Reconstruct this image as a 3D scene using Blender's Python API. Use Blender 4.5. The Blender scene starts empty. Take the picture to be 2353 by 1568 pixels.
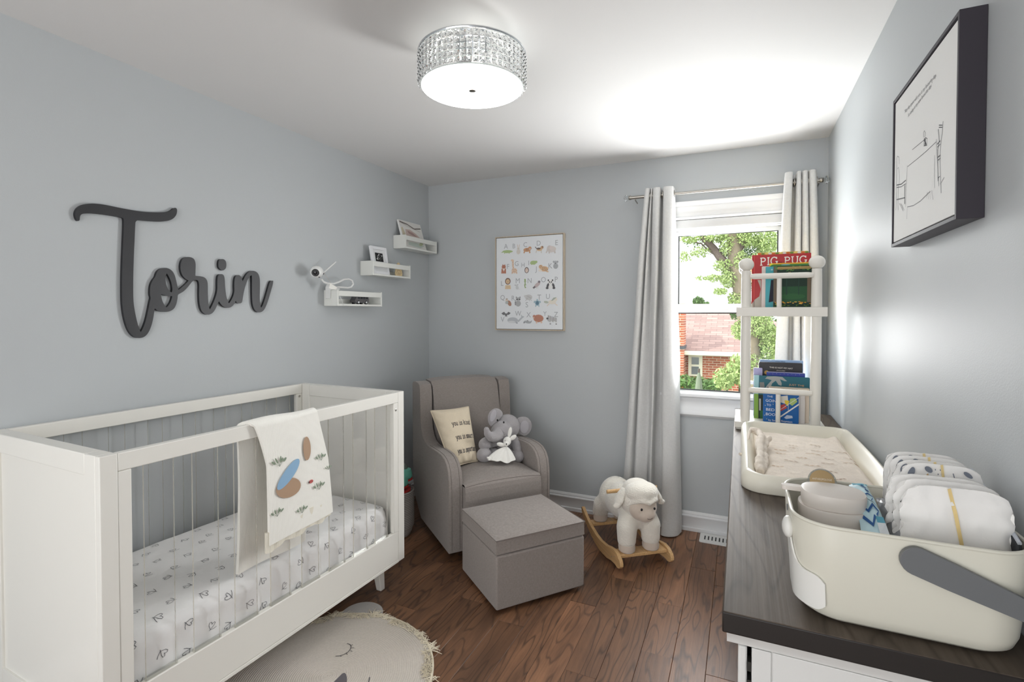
import bpy, bmesh, math, random
from math import sin, cos, pi, sqrt, radians, atan2
from mathutils import Vector, Matrix, Euler, noise
from mathutils.geometry import tessellate_polygon

random.seed(7)
SC = bpy.context.scene
COL = SC.collection

# ------------------------------------------------------------------ camera
FPX, PX0, PY0 = 1162.0, 1176.5, 743.0
CAMH, YAW, PITCH = 1.412, radians(24.36), radians(1.13)
cd = bpy.data.cameras.new('camera')
cam = bpy.data.objects.new('camera', cd)
COL.objects.link(cam)
cam.location = (0, 0, CAMH)
cam.rotation_euler = (radians(90) - PITCH, 0, YAW)
cd.sensor_width = 36.0
cd.lens = FPX / 2353.0 * 36.0
cd.shift_y = -(784.0 - PY0) / 2353.0
cd.clip_start = 0.02
cd.clip_end = 200
SC.camera = cam

# ------------------------------------------------------------------ world, lights, exposure
W = bpy.data.worlds.new('sky'); SC.world = W; W.use_nodes = True
nt = W.node_tree; nt.nodes.clear()
wo = nt.nodes.new('ShaderNodeOutputWorld'); bg = nt.nodes.new('ShaderNodeBackground')
tc = nt.nodes.new('ShaderNodeTexCoord'); sx = nt.nodes.new('ShaderNodeSeparateXYZ'); cr = nt.nodes.new('ShaderNodeValToRGB')
cr.color_ramp.elements[0].position = 0.0; cr.color_ramp.elements[0].color = (1.0, 1.0, 1.0, 1)
cr.color_ramp.elements[1].position = 0.7; cr.color_ramp.elements[1].color = (0.90, 0.95, 1.0, 1)
nt.links.new(tc.outputs['Generated'], sx.inputs[0]); nt.links.new(sx.outputs['Z'], cr.inputs[0])
nt.links.new(cr.outputs[0], bg.inputs[0]); nt.links.new(bg.outputs[0], wo.inputs[0])
bg.inputs[1].default_value = 2.2

def light(name, kind, loc, energy, color=(1, 1, 1), direction=None, **kw):
    l = bpy.data.lights.new(name, kind); l.energy = energy; l.color = color
    for k, v in kw.items(): setattr(l, k, v)
    o = bpy.data.objects.new(name, l); COL.objects.link(o); o.location = loc
    if direction is not None: o.rotation_euler = Vector(direction).to_track_quat('-Z', 'Y').to_euler()
    return o

sun = light('sun', 'SUN', (-8, 2, 12), 2.1, (1.0, 0.95, 0.86), (0.66, 0.42, -0.72), angle=radians(0.6))
# daylight coming in through the window opening
wl = light('window_daylight', 'AREA', (-0.09, 3.44, 1.44), 25, (0.985, 0.993, 1.0), (-0.30, -1, 0.30), shape='RECTANGLE', size=0.56, size_y=0.95, spread=radians(165))
wl.visible_camera = False

SC.view_settings.view_transform = 'Standard'
SC.view_settings.look = 'None'
SC.view_settings.exposure = 0.50
SC.view_settings.gamma = 1.0
SC.view_settings.use_curve_mapping = False

# ------------------------------------------------------------------ helpers: pixel rays to points in the room
Fh = Vector((-sin(YAW), cos(YAW), 0)); Rr = Vector((cos(YAW), sin(YAW), 0)); Zz = Vector((0, 0, 1))
Ff = Fh * cos(PITCH) - Zz * sin(PITCH); Uu = Fh * sin(PITCH) + Zz * cos(PITCH)
CC = Vector((0, 0, CAMH))
def ray(x, y): return Ff + Rr * ((x - PX0) / FPX) - Uu * ((y - PY0) / FPX)
def at(x, y, ax, v):
    d = ray(x, y); return CC + d * ((v - CC[ax]) / d[ax])
def atp(x, y, o, n):
    d = ray(x, y); return CC + d * ((Vector(o) - CC).dot(n) / d.dot(n))

def lin(c):
    c = c / 255.0
    return c / 12.92 if c <= 0.04045 else ((c + 0.055) / 1.055) ** 2.4
def rgb(r, g, b): return (lin(r), lin(g), lin(b), 1.0)

# ------------------------------------------------------------------ materials
MATS = {}
def mat(name, color=(200, 200, 200), rough=0.5, metal=0.0, bump=0.0, bscale=60, var=0.0, vscale=8, stretch=(1, 1, 1), spec=0.5, trans=0.0, ior=1.45, sheen=0.0, emit=0.0, coat=0.0, sub=0.0):
    if name in MATS: return MATS[name]
    m = bpy.data.materials.new(name); m.use_nodes = True
    N = m.node_tree.nodes; Lk = m.node_tree.links; P = N['Principled BSDF']
    c = rgb(*color)
    P.inputs['Base Color'].default_value = c
    P.inputs['Roughness'].default_value = rough; P.inputs['Metallic'].default_value = metal
    P.inputs['Specular IOR Level'].default_value = spec
    P.inputs['Transmission Weight'].default_value = trans; P.inputs['IOR'].default_value = ior
    P.inputs['Sheen Weight'].default_value = sheen; P.inputs['Coat Weight'].default_value = coat
    if sub: P.inputs['Subsurface Weight'].default_value = sub; P.inputs['Subsurface Scale'].default_value = 0.01
    if emit: P.inputs['Emission Color'].default_value = c; P.inputs['Emission Strength'].default_value = emit
    if bump or var:
        t = N.new('ShaderNodeTexCoord'); mp = N.new('ShaderNodeMapping'); mp.inputs['Scale'].default_value = stretch
        Lk.new(t.outputs['Object'], mp.inputs[0])
    if bump:
        nz = N.new('ShaderNodeTexNoise'); nz.inputs['Scale'].default_value = bscale; nz.inputs['Detail'].default_value = 4
        Lk.new(mp.outputs[0], nz.inputs[0]); b = N.new('ShaderNodeBump'); b.inputs['Strength'].default_value = bump; b.inputs['Distance'].default_value = 0.01
        Lk.new(nz.outputs[0], b.inputs['Height']); Lk.new(b.outputs[0], P.inputs['Normal'])
    if var:
        nv = N.new('ShaderNodeTexNoise'); nv.inputs['Scale'].default_value = vscale; nv.inputs['Detail'].default_value = 6
        Lk.new(mp.outputs[0], nv.inputs[0]); mx = N.new('ShaderNodeMix'); mx.data_type = 'RGBA'
        mx.inputs[6].default_value = tuple(v * (1 - var) for v in c[:3]) + (1,); mx.inputs[7].default_value = tuple(min(1, v * (1 + var)) for v in c[:3]) + (1,)
        Lk.new(nv.outputs[0], mx.inputs[0]); Lk.new(mx.outputs[2], P.inputs['Base Color'])
    MATS[name] = m; return m

def mat_print():
    if 'print' in MATS: return MATS['print']
    m = mat('print', (255, 255, 255), 0.7); N = m.node_tree.nodes
    a = N.new('ShaderNodeAttribute'); a.attribute_name = 'Col'
    m.node_tree.links.new(a.outputs['Color'], N['Principled BSDF'].inputs['Base Color']); return m

def mat_clear(name, tint=(250, 252, 252), refl=0.5, edge=False, opac=0.04):
    """clear acrylic / glass sheet: see-through with fresnel reflections, cut edges a little frosted"""
    if name in MATS: return MATS[name]
    m = bpy.data.materials.new(name); m.use_nodes = True; N = m.node_tree.nodes; Lk = m.node_tree.links; N.clear()
    out = N.new('ShaderNodeOutputMaterial'); tr = N.new('ShaderNodeBsdfTransparent'); gl = N.new('ShaderNodeBsdfGlossy'); df = N.new('ShaderNodeBsdfDiffuse')
    tr.inputs[0].default_value = rgb(*tint); gl.inputs['Roughness'].default_value = 0.05
    fr = N.new('ShaderNodeFresnel'); fr.inputs[0].default_value = 1.45
    ml = N.new('ShaderNodeMath'); ml.operation = 'MULTIPLY'; ml.inputs[1].default_value = refl; Lk.new(fr.outputs[0], ml.inputs[0])
    m1 = N.new('ShaderNodeMixShader'); m2 = N.new('ShaderNodeMixShader'); m1.inputs[0].default_value = opac
    df.inputs[0].default_value = rgb(*tint)
    Lk.new(tr.outputs[0], m1.inputs[1]); Lk.new(df.outputs[0], m1.inputs[2]); Lk.new(ml.outputs[0], m2.inputs[0])
    Lk.new(m1.outputs[0], m2.inputs[1]); Lk.new(gl.outputs[0], m2.inputs[2]); Lk.new(m2.outputs[0], out.inputs[0])
    MATS[name] = m; return m

def mat_wood(name, c1, c2, c3, scale=6.0, rough=0.4, axis=1, per_object=False, contrast=1.0, bumps=0.15, spec=0.5, lines=0.55):
    """grain runs along the given axis: long noise streaks plus distorted growth-ring contour lines"""
    if name in MATS: return MATS[name]
    m = bpy.data.materials.new(name); m.use_nodes = True; N = m.node_tree.nodes; Lk = m.node_tree.links; P = N['Principled BSDF']
    t = N.new('ShaderNodeTexCoord'); mp = N.new('ShaderNodeMapping'); s = [1.0, 1.0, 1.0]; s[axis] = 0.16; mp.inputs['Scale'].default_value = s
    oi = N.new('ShaderNodeObjectInfo'); ad = N.new('ShaderNodeVectorMath'); ad.operation = 'ADD'
    sc = N.new('ShaderNodeVectorMath'); sc.operation = 'SCALE'; sc.inputs[0].default_value = (37.0, 11.0, 23.0)
    Lk.new(oi.outputs['Random'], sc.inputs['Scale']); Lk.new(t.outputs['Object'], mp.inputs[0])
    Lk.new(mp.outputs[0], ad.inputs[0])
    if per_object: Lk.new(sc.outputs[0], ad.inputs[1])
    # broad tone
    n1 = N.new('ShaderNodeTexNoise'); n1.inputs['Scale'].default_value = scale; n1.inputs['Detail'].default_value = 8; n1.inputs['Roughness'].default_value = 0.65; n1.inputs['Distortion'].default_value = 0.6
    Lk.new(ad.outputs[0], n1.inputs[0])
    r1 = N.new('ShaderNodeValToRGB'); e = r1.color_ramp.elements
    e[0].position = 0.5 - 0.25 * contrast; e[0].color = rgb(*c1); e[1].position = 0.5 + 0.25 * contrast; e[1].color = rgb(*c2)
    Lk.new(n1.outputs[0], r1.inputs[0])
    # ring contours: fractional part of a smooth noise field
    n2 = N.new('ShaderNodeTexNoise'); n2.inputs['Scale'].default_value = scale * 0.9; n2.inputs['Detail'].default_value = 2.5; n2.inputs['Roughness'].default_value = 0.5
    Lk.new(ad.outputs[0], n2.inputs[0])
    mu = N.new('ShaderNodeMath'); mu.operation = 'MULTIPLY'; mu.inputs[1].default_value = 16.0; Lk.new(n2.outputs[0], mu.inputs[0])
    fr = N.new('ShaderNodeMath'); fr.operation = 'PINGPONG'; fr.inputs[1].default_value = 0.5; Lk.new(mu.outputs[0], fr.inputs[0])
    r2 = N.new('ShaderNodeValToRGB'); r2.color_ramp.elements[0].position = 0.0; r2.color_ramp.elements[0].color = (1, 1, 1, 1); r2.color_ramp.elements[1].position = 0.16; r2.color_ramp.elements[1].color = (0, 0, 0, 1)
    Lk.new(fr.outputs[0], r2.inputs[0])
    # fine fibre
    mp2 = N.new('ShaderNodeMapping'); s2 = [1.0, 1.0, 1.0]; s2[axis] = 0.03; mp2.inputs['Scale'].default_value = s2; Lk.new(ad.outputs[0], mp2.inputs[0])
    n3 = N.new('ShaderNodeTexNoise'); n3.inputs['Scale'].default_value = scale * 22; n3.inputs['Detail'].default_value = 4; Lk.new(mp2.outputs[0], n3.inputs[0])
    ml = N.new('ShaderNodeMath'); ml.operation = 'MULTIPLY'; Lk.new(r2.outputs[0], ml.inputs[0]); ml.inputs[1].default_value = lines
    m2 = N.new('ShaderNodeMath'); m2.operation = 'MULTIPLY'; Lk.new(ml.outputs[0], m2.inputs[0]); Lk.new(n1.outputs[0], m2.inputs[1])
    m3 = N.new('ShaderNodeMath'); m3.operation = 'MULTIPLY'; m3.inputs[1].default_value = 1.7; Lk.new(m2.outputs[0], m3.inputs[0])
    mx = N.new('ShaderNodeMix'); mx.data_type = 'RGBA'; Lk.new(m3.outputs[0], mx.inputs[0]); Lk.new(r1.outputs[0], mx.inputs[6]); mx.inputs[7].default_value = rgb(*c3)
    hv = N.new('ShaderNodeHueSaturation'); Lk.new(mx.outputs[2], hv.inputs['Color'])
    mr = N.new('ShaderNodeMapRange'); mr.inputs['To Min'].default_value = 0.72 if per_object else 1.0; mr.inputs['To Max'].default_value = 1.38 if per_object else 1.0
    Lk.new(oi.outputs['Random'], mr.inputs[0])
    mf = N.new('ShaderNodeMapRange'); mf.inputs['From Min'].default_value = 0.3; mf.inputs['From Max'].default_value = 0.7; mf.inputs['To Min'].default_value = 0.86; mf.inputs['To Max'].default_value = 1.12; Lk.new(n3.outputs[0], mf.inputs[0])
    vv = N.new('ShaderNodeMath'); vv.operation = 'MULTIPLY'; Lk.new(mr.outputs[0], vv.inputs[0]); Lk.new(mf.outputs[0], vv.inputs[1]); Lk.new(vv.outputs[0], hv.inputs['Value'])
    Lk.new(hv.outputs[0], P.inputs['Base Color'])
    b = N.new('ShaderNodeBump'); b.inputs['Strength'].default_value = bumps; b.inputs['Distance'].default_value = 0.002; Lk.new(n3.outputs[0], b.inputs['Height']); Lk.new(b.outputs[0], P.inputs['Normal'])
    P.inputs['Roughness'].default_value = rough; P.inputs['Specular IOR Level'].default_value = spec
    MATS[name] = m; return m

def mat_fabric(name, color, scale=900.0, strength=0.5, var=0.16, sheen=0.2):
    """woven cloth: fine crossing threads (two stretched noises) with a slight heather"""
    if name in MATS: return MATS[name]
    m = mat(name, color, 0.95, spec=0.15, sheen=sheen); N = m.node_tree.nodes; Lk = m.node_tree.links; P = N['Principled BSDF']
    t = N.new('ShaderNodeTexCoord'); outs = []
    for st in ((0.12, 0.12, 1.0), (1.0, 1.0, 0.12)):
        mp = N.new('ShaderNodeMapping'); mp.inputs['Scale'].default_value = st; Lk.new(t.outputs['Object'], mp.inputs[0])
        n = N.new('ShaderNodeTexNoise'); n.inputs['Scale'].default_value = scale; n.inputs['Detail'].default_value = 2; Lk.new(mp.outputs[0], n.inputs[0]); outs.append(n.outputs[0])
    a = N.new('ShaderNodeMath'); a.operation = 'ADD'; Lk.new(outs[0], a.inputs[0]); Lk.new(outs[1], a.inputs[1])
    mr = N.new('ShaderNodeMapRange'); mr.inputs['From Min'].default_value = 0.75; mr.inputs['From Max'].default_value = 1.25; mr.inputs['To Min'].default_value = 1 - var; mr.inputs['To Max'].default_value = 1 + var; Lk.new(a.outputs[0], mr.inputs[0])
    hv = N.new('ShaderNodeHueSaturation'); hv.inputs['Color'].default_value = rgb(*color); Lk.new(mr.outputs[0], hv.inputs['Value']); Lk.new(hv.outputs[0], P.inputs['Base Color'])
    b = N.new('ShaderNodeBump'); b.inputs['Strength'].default_value = strength; b.inputs['Distance'].default_value = 0.001; Lk.new(a.outputs[0], b.inputs['Height']); Lk.new(b.outputs[0], P.inputs['Normal'])
    return m

# ------------------------------------------------------------------ mesh builder
ROOTM = {}
def thing(name, label, cat, loc=(0, 0, 0), rotz=0.0, group=None):
    o = bpy.data.objects.new(name, None); COL.objects.link(o); o.empty_display_size = 0.05
    o.location = loc; o.rotation_euler = (0, 0, rotz)
    o['label'] = label; o['category'] = cat
    if group: o['group'] = group
    ROOTM[o] = Matrix.Translation(loc) @ Matrix.Rotation(rotz, 4, 'Z')
    return o
def tag(o, label, cat, group=None):
    o['label'] = label; o['category'] = cat
    if group: o['group'] = group
    return o
def root_of(o):
    while o.parent: o = o.parent
    return o

class MB:
    def __init__(s): s.V = []; s.F = []; s.C = []
    def add(s, vs, fs, col=None):
        n = len(s.V); s.V += [Vector(v) for v in vs]; s.F += [tuple(i + n for i in f) for f in fs]; s.C += [col] * len(fs); return s
    def box(s, x0, x1, y0, y1, z0, z1, M=None, col=None):
        v = [(x, y, z) for z in (z0, z1) for y in (y0, y1) for x in (x0, x1)]
        if M: v = [M @ Vector(p) for p in v]
        return s.add(v, [(0, 2, 3, 1), (4, 5, 7, 6), (0, 1, 5, 4), (2, 6, 7, 3), (0, 4, 6, 2), (1, 3, 7, 5)], col)
    def prism(s, pts, a0, a1, axis='x', M=None, col=None):
        f = {'x': lambda p, a: (a, p[0], p[1]), 'y': lambda p, a: (p[0], a, p[1]), 'z': lambda p, a: (p[0], p[1], a)}[axis]
        n = len(pts); v = [Vector(f(p, a0)) for p in pts] + [Vector(f(p, a1)) for p in pts]
        if M: v = [M @ p for p in v]
        tr = tessellate_polygon([[Vector((p[0], p[1], 0)) for p in pts]])
        fs = [tuple(t) for t in tr] + [tuple(i + n for i in reversed(t)) for t in tr] if n > 4 else [tuple(range(n)), tuple(reversed(range(n, 2 * n)))]
        fs += [(i, (i + 1) % n, (i + 1) % n + n, i + n) for i in range(n)]
        return s.add(v, fs, col)
    def tube(s, path, r, n=10, closed=False, col=None, flat=1.0):
        P = [Vector(p) for p in path]; m = len(P); rr = r if hasattr(r, '__len__') else [r] * m
        up = None; vs = []; fs = []
        for i in range(m):
            if closed: d = P[(i + 1) % m] - P[i - 1]
            else: d = P[min(i + 1, m - 1)] - P[max(i - 1, 0)]
            d.normalize()
            if up is None: up = Vector((0, 0, 1)) if abs(d.z) < 0.9 else Vector((0, 1, 0))
            a = d.cross(up).normalized(); up = a.cross(d).normalized()
            for k in range(n):
                t = 2 * pi * k / n; vs.append(P[i] + (a * cos(t) + up * sin(t) * flat) * rr[i])
        for i in range(m if closed else m - 1):
            j = (i + 1) % m
            for k in range(n): fs.append((i * n + k, i * n + (k + 1) % n, j * n + (k + 1) % n, j * n + k))
        if not closed: fs += [tuple(reversed(range(n))), tuple((m - 1) * n + k for k in range(n))]
        return s.add(vs, fs, col)
    def lathe(s, prof, c=(0, 0, 0), n=24, M=None, col=None, sx=1.0, sy=1.0):
        vs = []; fs = []; c = Vector(c)
        for r, z in prof:
            for k in range(n):
                t = 2 * pi * k / n; p = Vector((r * cos(t) * sx, r * sin(t) * sy, z))
                if M: p = M @ p
                vs.append(p + c)
        for i in range(len(prof) - 1):
            for k in range(n): fs.append((i * n + k, i * n + (k + 1) % n, (i + 1) * n + (k + 1) % n, (i + 1) * n + k))
        fs += [tuple(reversed(range(n))), tuple((len(prof) - 1) * n + k for k in range(n))]
        return s.add(vs, fs, col)
    def ell(s, c, r, M=None, nu=20, nv=12, col=None):
        if not hasattr(r, '__len__'): r = (r, r, r)
        c = Vector(c); vs = []; fs = []
        for i in range(1, nv):
            a = pi * i / nv
            for k in range(nu):
                t = 2 * pi * k / nu; p = Vector((r[0] * sin(a) * cos(t), r[1] * sin(a) * sin(t), r[2] * cos(a)))
                if M: p = M @ p
                vs.append(p + c)
        tp = Vector((0, 0, r[2])); bt = Vector((0, 0, -r[2]))
        if M: tp = M @ tp; bt = M @ bt
        vs += [c + tp, c + bt]; a, b = len(vs) - 2, len(vs) - 1
        for i in range(nv - 2):
            for k in range(nu): fs.append((i * nu + k, (i + 1) * nu + k, (i + 1) * nu + (k + 1) % nu, i * nu + (k + 1) % nu))
        for k in range(nu): fs.append((a, k, (k + 1) % nu)); fs.append((b, (nv - 2) * nu + (k + 1) % nu, (nv - 2) * nu + k))
        return s.add(vs, fs, col)
    def grid(s, f, nu, nv, th=0.0, col=None):
        """surface f(u,v)->Vector, u,v in 0..1; th>0 gives it a back and rim"""
        P = [[Vector(f(i / nu, j / nv)) for i in range(nu + 1)] for j in range(nv + 1)]
        idx = lambda i, j: j * (nu + 1) + i
        vs = [p for row in P for p in row]; fs = [(idx(i, j), idx(i + 1, j), idx(i + 1, j + 1), idx(i, j + 1)) for j in range(nv) for i in range(nu)]
        if th:
            m = len(vs); nb = []
            for j in range(nv + 1):
                for i in range(nu + 1):
                    du = P[j][min(i + 1, nu)] - P[j][max(i - 1, 0)]; dv = P[min(j + 1, nv)][i] - P[max(j - 1, 0)][i]
                    n = du.cross(dv); n = n.normalized() if n.length > 1e-12 else Vector((0, 0, 1)); nb.append(P[j][i] - n * th)
            vs += nb; fs += [tuple(reversed([k + m for k in f_])) for f_ in fs]
            rim = [idx(i, 0) for i in range(nu)] + [idx(nu, j) for j in range(nv)] + [idx(i, nv) for i in range(nu, 0, -1)] + [idx(0, j) for j in range(nv, 0, -1)]
            for a in range(len(rim)):
                b = (a + 1) % len(rim); fs.append((rim[b], rim[a], rim[a] + m, rim[b] + m))
        return s.add(vs, fs, col)
    def build(s, name, m, parent=None, smooth=None, bevel=0.0, world=False, seg=2, sub=0, kind=None, label=None):
        me = bpy.data.meshes.new(name)
        V = s.V
        if world and parent is not None:
            inv = ROOTM[root_of(parent)].inverted(); V = [inv @ v for v in V]
        me.from_pydata([tuple(v) for v in V], [], s.F)
        if any(c is not None for c in s.C):
            a = me.color_attributes.new('Col', 'FLOAT_COLOR', 'CORNER'); d = []
            for p, c in zip(me.polygons, s.C): d += list(c if c else (1, 1, 1, 1)) * len(p.vertices)
            a.data.foreach_set('color', d)
        bm = bmesh.new(); bm.from_mesh(me); bmesh.ops.recalc_face_normals(bm, faces=bm.faces); bm.to_mesh(me); bm.free()
        if m: me.materials.append(m)
        if smooth is None: smooth = radians(35)
        if smooth:
            me.polygons.foreach_set('use_smooth', [True] * len(me.polygons)); me.set_sharp_from_angle(angle=smooth)
        o = bpy.data.objects.new(name, me); COL.objects.link(o)
        if parent is not None: o.parent = parent
        if bevel:
            b = o.modifiers.new('bevel', 'BEVEL'); b.width = bevel; b.segments = seg; b.limit_method = 'ANGLE'; b.angle_limit = radians(40)
            me.polygons.foreach_set('use_smooth', [True] * len(me.polygons)); b.harden_normals = False
        if sub: q = o.modifiers.new('sub', 'SUBSURF'); q.levels = sub; q.render_levels = sub
        if kind: o['kind'] = kind
        if label: o['label'] = label
        return o

def struct(o): o['kind'] = 'structure'; return o
def blob(o, vox=0.006, it=8, fac=0.6):
    r = o.modifiers.new('remesh', 'REMESH'); r.mode = 'VOXEL'; r.voxel_size = vox; r.use_smooth_shade = True
    q = o.modifiers.new('smooth', 'SMOOTH'); q.iterations = it; q.factor = fac
    return o
def rrect(x0, x1, y0, y1, r, n=6):
    pts = []
    for cx, cy, a in ((x1 - r, y0 + r, -90), (x1 - r, y1 - r, 0), (x0 + r, y1 - r, 90), (x0 + r, y0 + r, 180)):
        for k in range(n + 1):
            t = radians(a + 90 * k / n); pts.append((cx + r * cos(t), cy + r * sin(t)))
    return pts
def copyobj(o, parent=None):
    c = o.copy(); COL.objects.link(c)
    if parent is not None: c.parent = parent
    return c

# flat print: coloured shapes laid on a surface given by f(u,v)->point, n(u,v)->normal
TXT = {}
def text_mesh(t):
    if t in TXT: return TXT[t]
    cu = bpy.data.curves.new('t', 'FONT'); cu.body = t; cu.size = 1.0; cu.resolution_u = 3
    ob = bpy.data.objects.new('t', cu); me = bpy.data.meshes.new_from_object(ob)
    r = ([(v.co.x, v.co.y) for v in me.vertices], [tuple(p.vertices) for p in me.polygons])
    bpy.data.objects.remove(ob); bpy.data.curves.remove(cu); bpy.data.meshes.remove(me)
    TXT[t] = r; return r
class Print:
    def __init__(s, f, n, step=0.00012, base=0.0006): s.f = f; s.n = n; s.h = base; s.step = step; s.mb = MB()
    def P(s, u, v):
        n = s.n(u, v) if callable(s.n) else s.n
        return Vector(s.f(u, v)) + Vector(n) * s.h
    def poly(s, pts, c):
        s.h += s.step; tr = tessellate_polygon([[Vector((p[0], p[1], 0)) for p in pts]])
        s.mb.add([s.P(*p) for p in pts], [tuple(t) for t in tr], rgb(*c)); return s
    def ell(s, cx, cy, rx, ry, c, rot=0.0, n=14):
        a = radians(rot); return s.poly([(cx + rx * cos(t) * cos(a) - ry * sin(t) * sin(a), cy + rx * cos(t) * sin(a) + ry * sin(t) * cos(a)) for t in [2 * pi * k / n for k in range(n)]], c)
    def rect(s, x0, x1, y0, y1, c): return s.poly([(x0, y0), (x1, y0), (x1, y1), (x0, y1)], c)
    def line(s, pts, w, c, keep=False):
        if not keep: s.h += s.step
        V = []; n = len(pts)
        for i in range(n):
            a = pts[max(i - 1, 0)]; b = pts[min(i + 1, n - 1)]; dx, dy = b[0] - a[0], b[1] - a[1]; l = sqrt(dx * dx + dy * dy) or 1
            nx, ny = -dy / l * w / 2, dx / l * w / 2; V += [s.P(pts[i][0] + nx, pts[i][1] + ny), s.P(pts[i][0] - nx, pts[i][1] - ny)]
        s.mb.add(V, [(2 * i, 2 * i + 1, 2 * i + 3, 2 * i + 2) for i in range(n - 1)], rgb(*c)); return s
    def text(s, t, x, y, size, c, width=None, align='l', rot=0.0, sxy=1.0, shear=0.0):
        s.h += s.step; V, F = text_mesh(t); x0 = min(v[0] for v in V); x1 = max(v[0] for v in V); k = size
        kx = k * sxy if width is None else width / (x1 - x0)
        off = {'l': 0, 'c': -(x1 - x0) / 2, 'r': -(x1 - x0)}[align]; a = radians(rot); Q = []
        for vx, vy in V:
            px = (vx - x0 + off) * kx + vy * k * shear; py = vy * k; Q.append(s.P(x + px * cos(a) - py * sin(a), y + px * sin(a) + py * cos(a)))
        s.mb.add(Q, F, rgb(*c)); return s
    def build(s, name, parent, world=False, label=None):
        return s.mb.build(name, mat_print(), parent, smooth=0, world=world, label=label, kind='stuff' if name in ('cover_print', 'print') else None)
def plane(O, u, v):
    O, u, v = Vector(O), Vector(u), Vector(v); n = u.cross(v).normalized()
    return (lambda a, b: O + u * a + v * b), n

WHITE = mat('white_paint', (236, 235, 230), 0.35, spec=0.4)
TRIM = mat('trim_white', (229, 230, 231), 0.3)
GREYWALL = mat('wall_paint', (190, 194, 196), 0.5, bump=0.05, bscale=260, var=0.015, vscale=2, spec=0.2)
CEIL = mat('ceiling_paint', (226, 225, 224), 0.75, bump=0.04, bscale=300)
BLACKS = mat('black_plastic', (22, 22, 24), 0.35)
STEEL = mat('brushed_nickel', (176, 172, 165), 0.3, metal=1.0)
CHROME = mat('chrome', (215, 217, 220), 0.12, metal=1.0)

# ================================================================== THE SETTING
XL, XR, YB, YN, ZC = -2.305, 0.457, 3.457, -2.0, 2.436
WX0, WX1, WZ0, WZ1 = -0.43, 0.262, 0.86, 2.03     # window opening
m = MB()
m.box(XL - 0.12, WX0, YB, YB + 0.14, 0, ZC).box(WX1, XR + 0.12, YB, YB + 0.14, 0, ZC).box(WX0, WX1, YB, YB + 0.14, 0, WZ0).box(WX0, WX1, YB, YB + 0.14, WZ1, ZC)
struct(m.build('wall_back', GREYWALL, smooth=0))
struct(MB().box(XL - 0.12, XL, YN, YB, 0, ZC).build('wall_left', GREYWALL, smooth=0))
struct(MB().box(XR, XR + 0.12, YN, YB, 0, ZC).build('wall_right', GREYWALL, smooth=0))
struct(MB().box(XL - 0.12, XR + 0.12, YN, YB + 0.14, ZC, ZC + 0.12).build('ceiling', CEIL, smooth=0))
FLOORB = mat('subfloor', (30, 20, 15), 0.9)
floor = struct(MB().box(XL - 0.12, XR + 0.12, YN, YB + 0.14, -0.14, -0.012).build('floor', FLOORB, smooth=0))

# floorboards: each a plank with eased edges
PLANK = mat_wood('hickory_floor', (82, 57, 42), (150, 108, 79), (46, 32, 24), scale=7.0, rough=0.40, axis=1, per_object=True, contrast=0.9, lines=0.75)
pm = {}
def plank_mesh(L, w=0.1265, z0=-0.012, z1=0.0):
    k = (round(L, 2), round(w, 3))
    if k in pm: return pm[k]
    b = MB(); e = 0.0012; x0, x1, y0, y1 = -w / 2, w / 2, -L / 2 + 0.0005, L / 2 - 0.0005
    v = [(x0, y0, z0), (x1, y0, z0), (x1, y1, z0), (x0, y1, z0), (x0, y0, z1 - e), (x1, y0, z1 - e), (x1, y1, z1 - e), (x0, y1, z1 - e), (x0 + e, y0 + e, z1), (x1 - e, y0 + e, z1), (x1 - e, y1 - e, z1), (x0 + e, y1 - e, z1)]
    f = [(3, 2, 1, 0), (8, 9, 10, 11)] + [(a, (a + 1) % 4, (a + 1) % 4 + 4, a + 4) for a in range(4)] + [(a + 4, (a + 1) % 4 + 4, (a + 1) % 4 + 8, a + 8) for a in range(4)]
    o = b.add(v, f).build('plank', PLANK, floor, smooth=0); pm[k] = o.data; bpy.data.objects.remove(o); return pm[k]
PW = 0.1275
known = {0: [1.36, 2.127, 2.52], 1: [1.10, 1.97, 2.95], -1: [0.7, 1.62, 2.60], -2: [1.05, 1.888, 2.66], -3: [0.6, 1.45, 2.36, 3.05], -5: [1.2, 2.07, 2.9], 2: [1.3, 2.09, 2.8]}
c0 = -0.37
rl = random.Random(11)
for c in range(-16, 7):
    xa = max(c0 + c * PW, XL); xb = min(c0 + (c + 1) * PW, XR)
    if xb - xa < 0.01: continue
    if c in known: cuts = [YN] + [YN + (known[c][0] - YN) / 2] + known[c] + [YB]
    else:
        cuts = [YN]; y = YN + rl.uniform(0.3, 1.0)
        while y < YB - 0.2: cuts.append(y); y += rl.uniform(0.45, 1.15)
        cuts.append(YB)
    for a, b in zip(cuts, cuts[1:]):
        o = bpy.data.objects.new('plank', plank_mesh(b - a, xb - xa - 0.001)); COL.objects.link(o); o.parent = floor
        o.location = ((xa + xb) / 2, (a + b) / 2, -rl.uniform(0, 0.0006)); o.scale = (1, (b - a) / round(b - a, 2) if round(b - a, 2) else 1, 1)

# baseboards with a moulded top
def bprof(t=0.0): return [(0, 0.0005), (0.022, 0.0005), (0.022, 0.022), (0.014, 0.026), (0.014, 0.082), (0.018, 0.088), (0.019, 0.096), (0.015, 0.102), (0.011, 0.104), (0.012, 0.11), (0.008, 0.118), (0.004, 0.124), (0, 0.124)]
struct(MB().prism([(YB - p, z) for p, z in bprof()], XL, XR).build('baseboard_back', TRIM))
struct(MB().prism([(XL + p, z) for p, z in bprof()], YN, YB, axis='y').build('baseboard_left', TRIM))
struct(MB().prism([(XR - p, z) for p, z in bprof()], YN, YB, axis='y').build('baseboard_right', TRIM))

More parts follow.
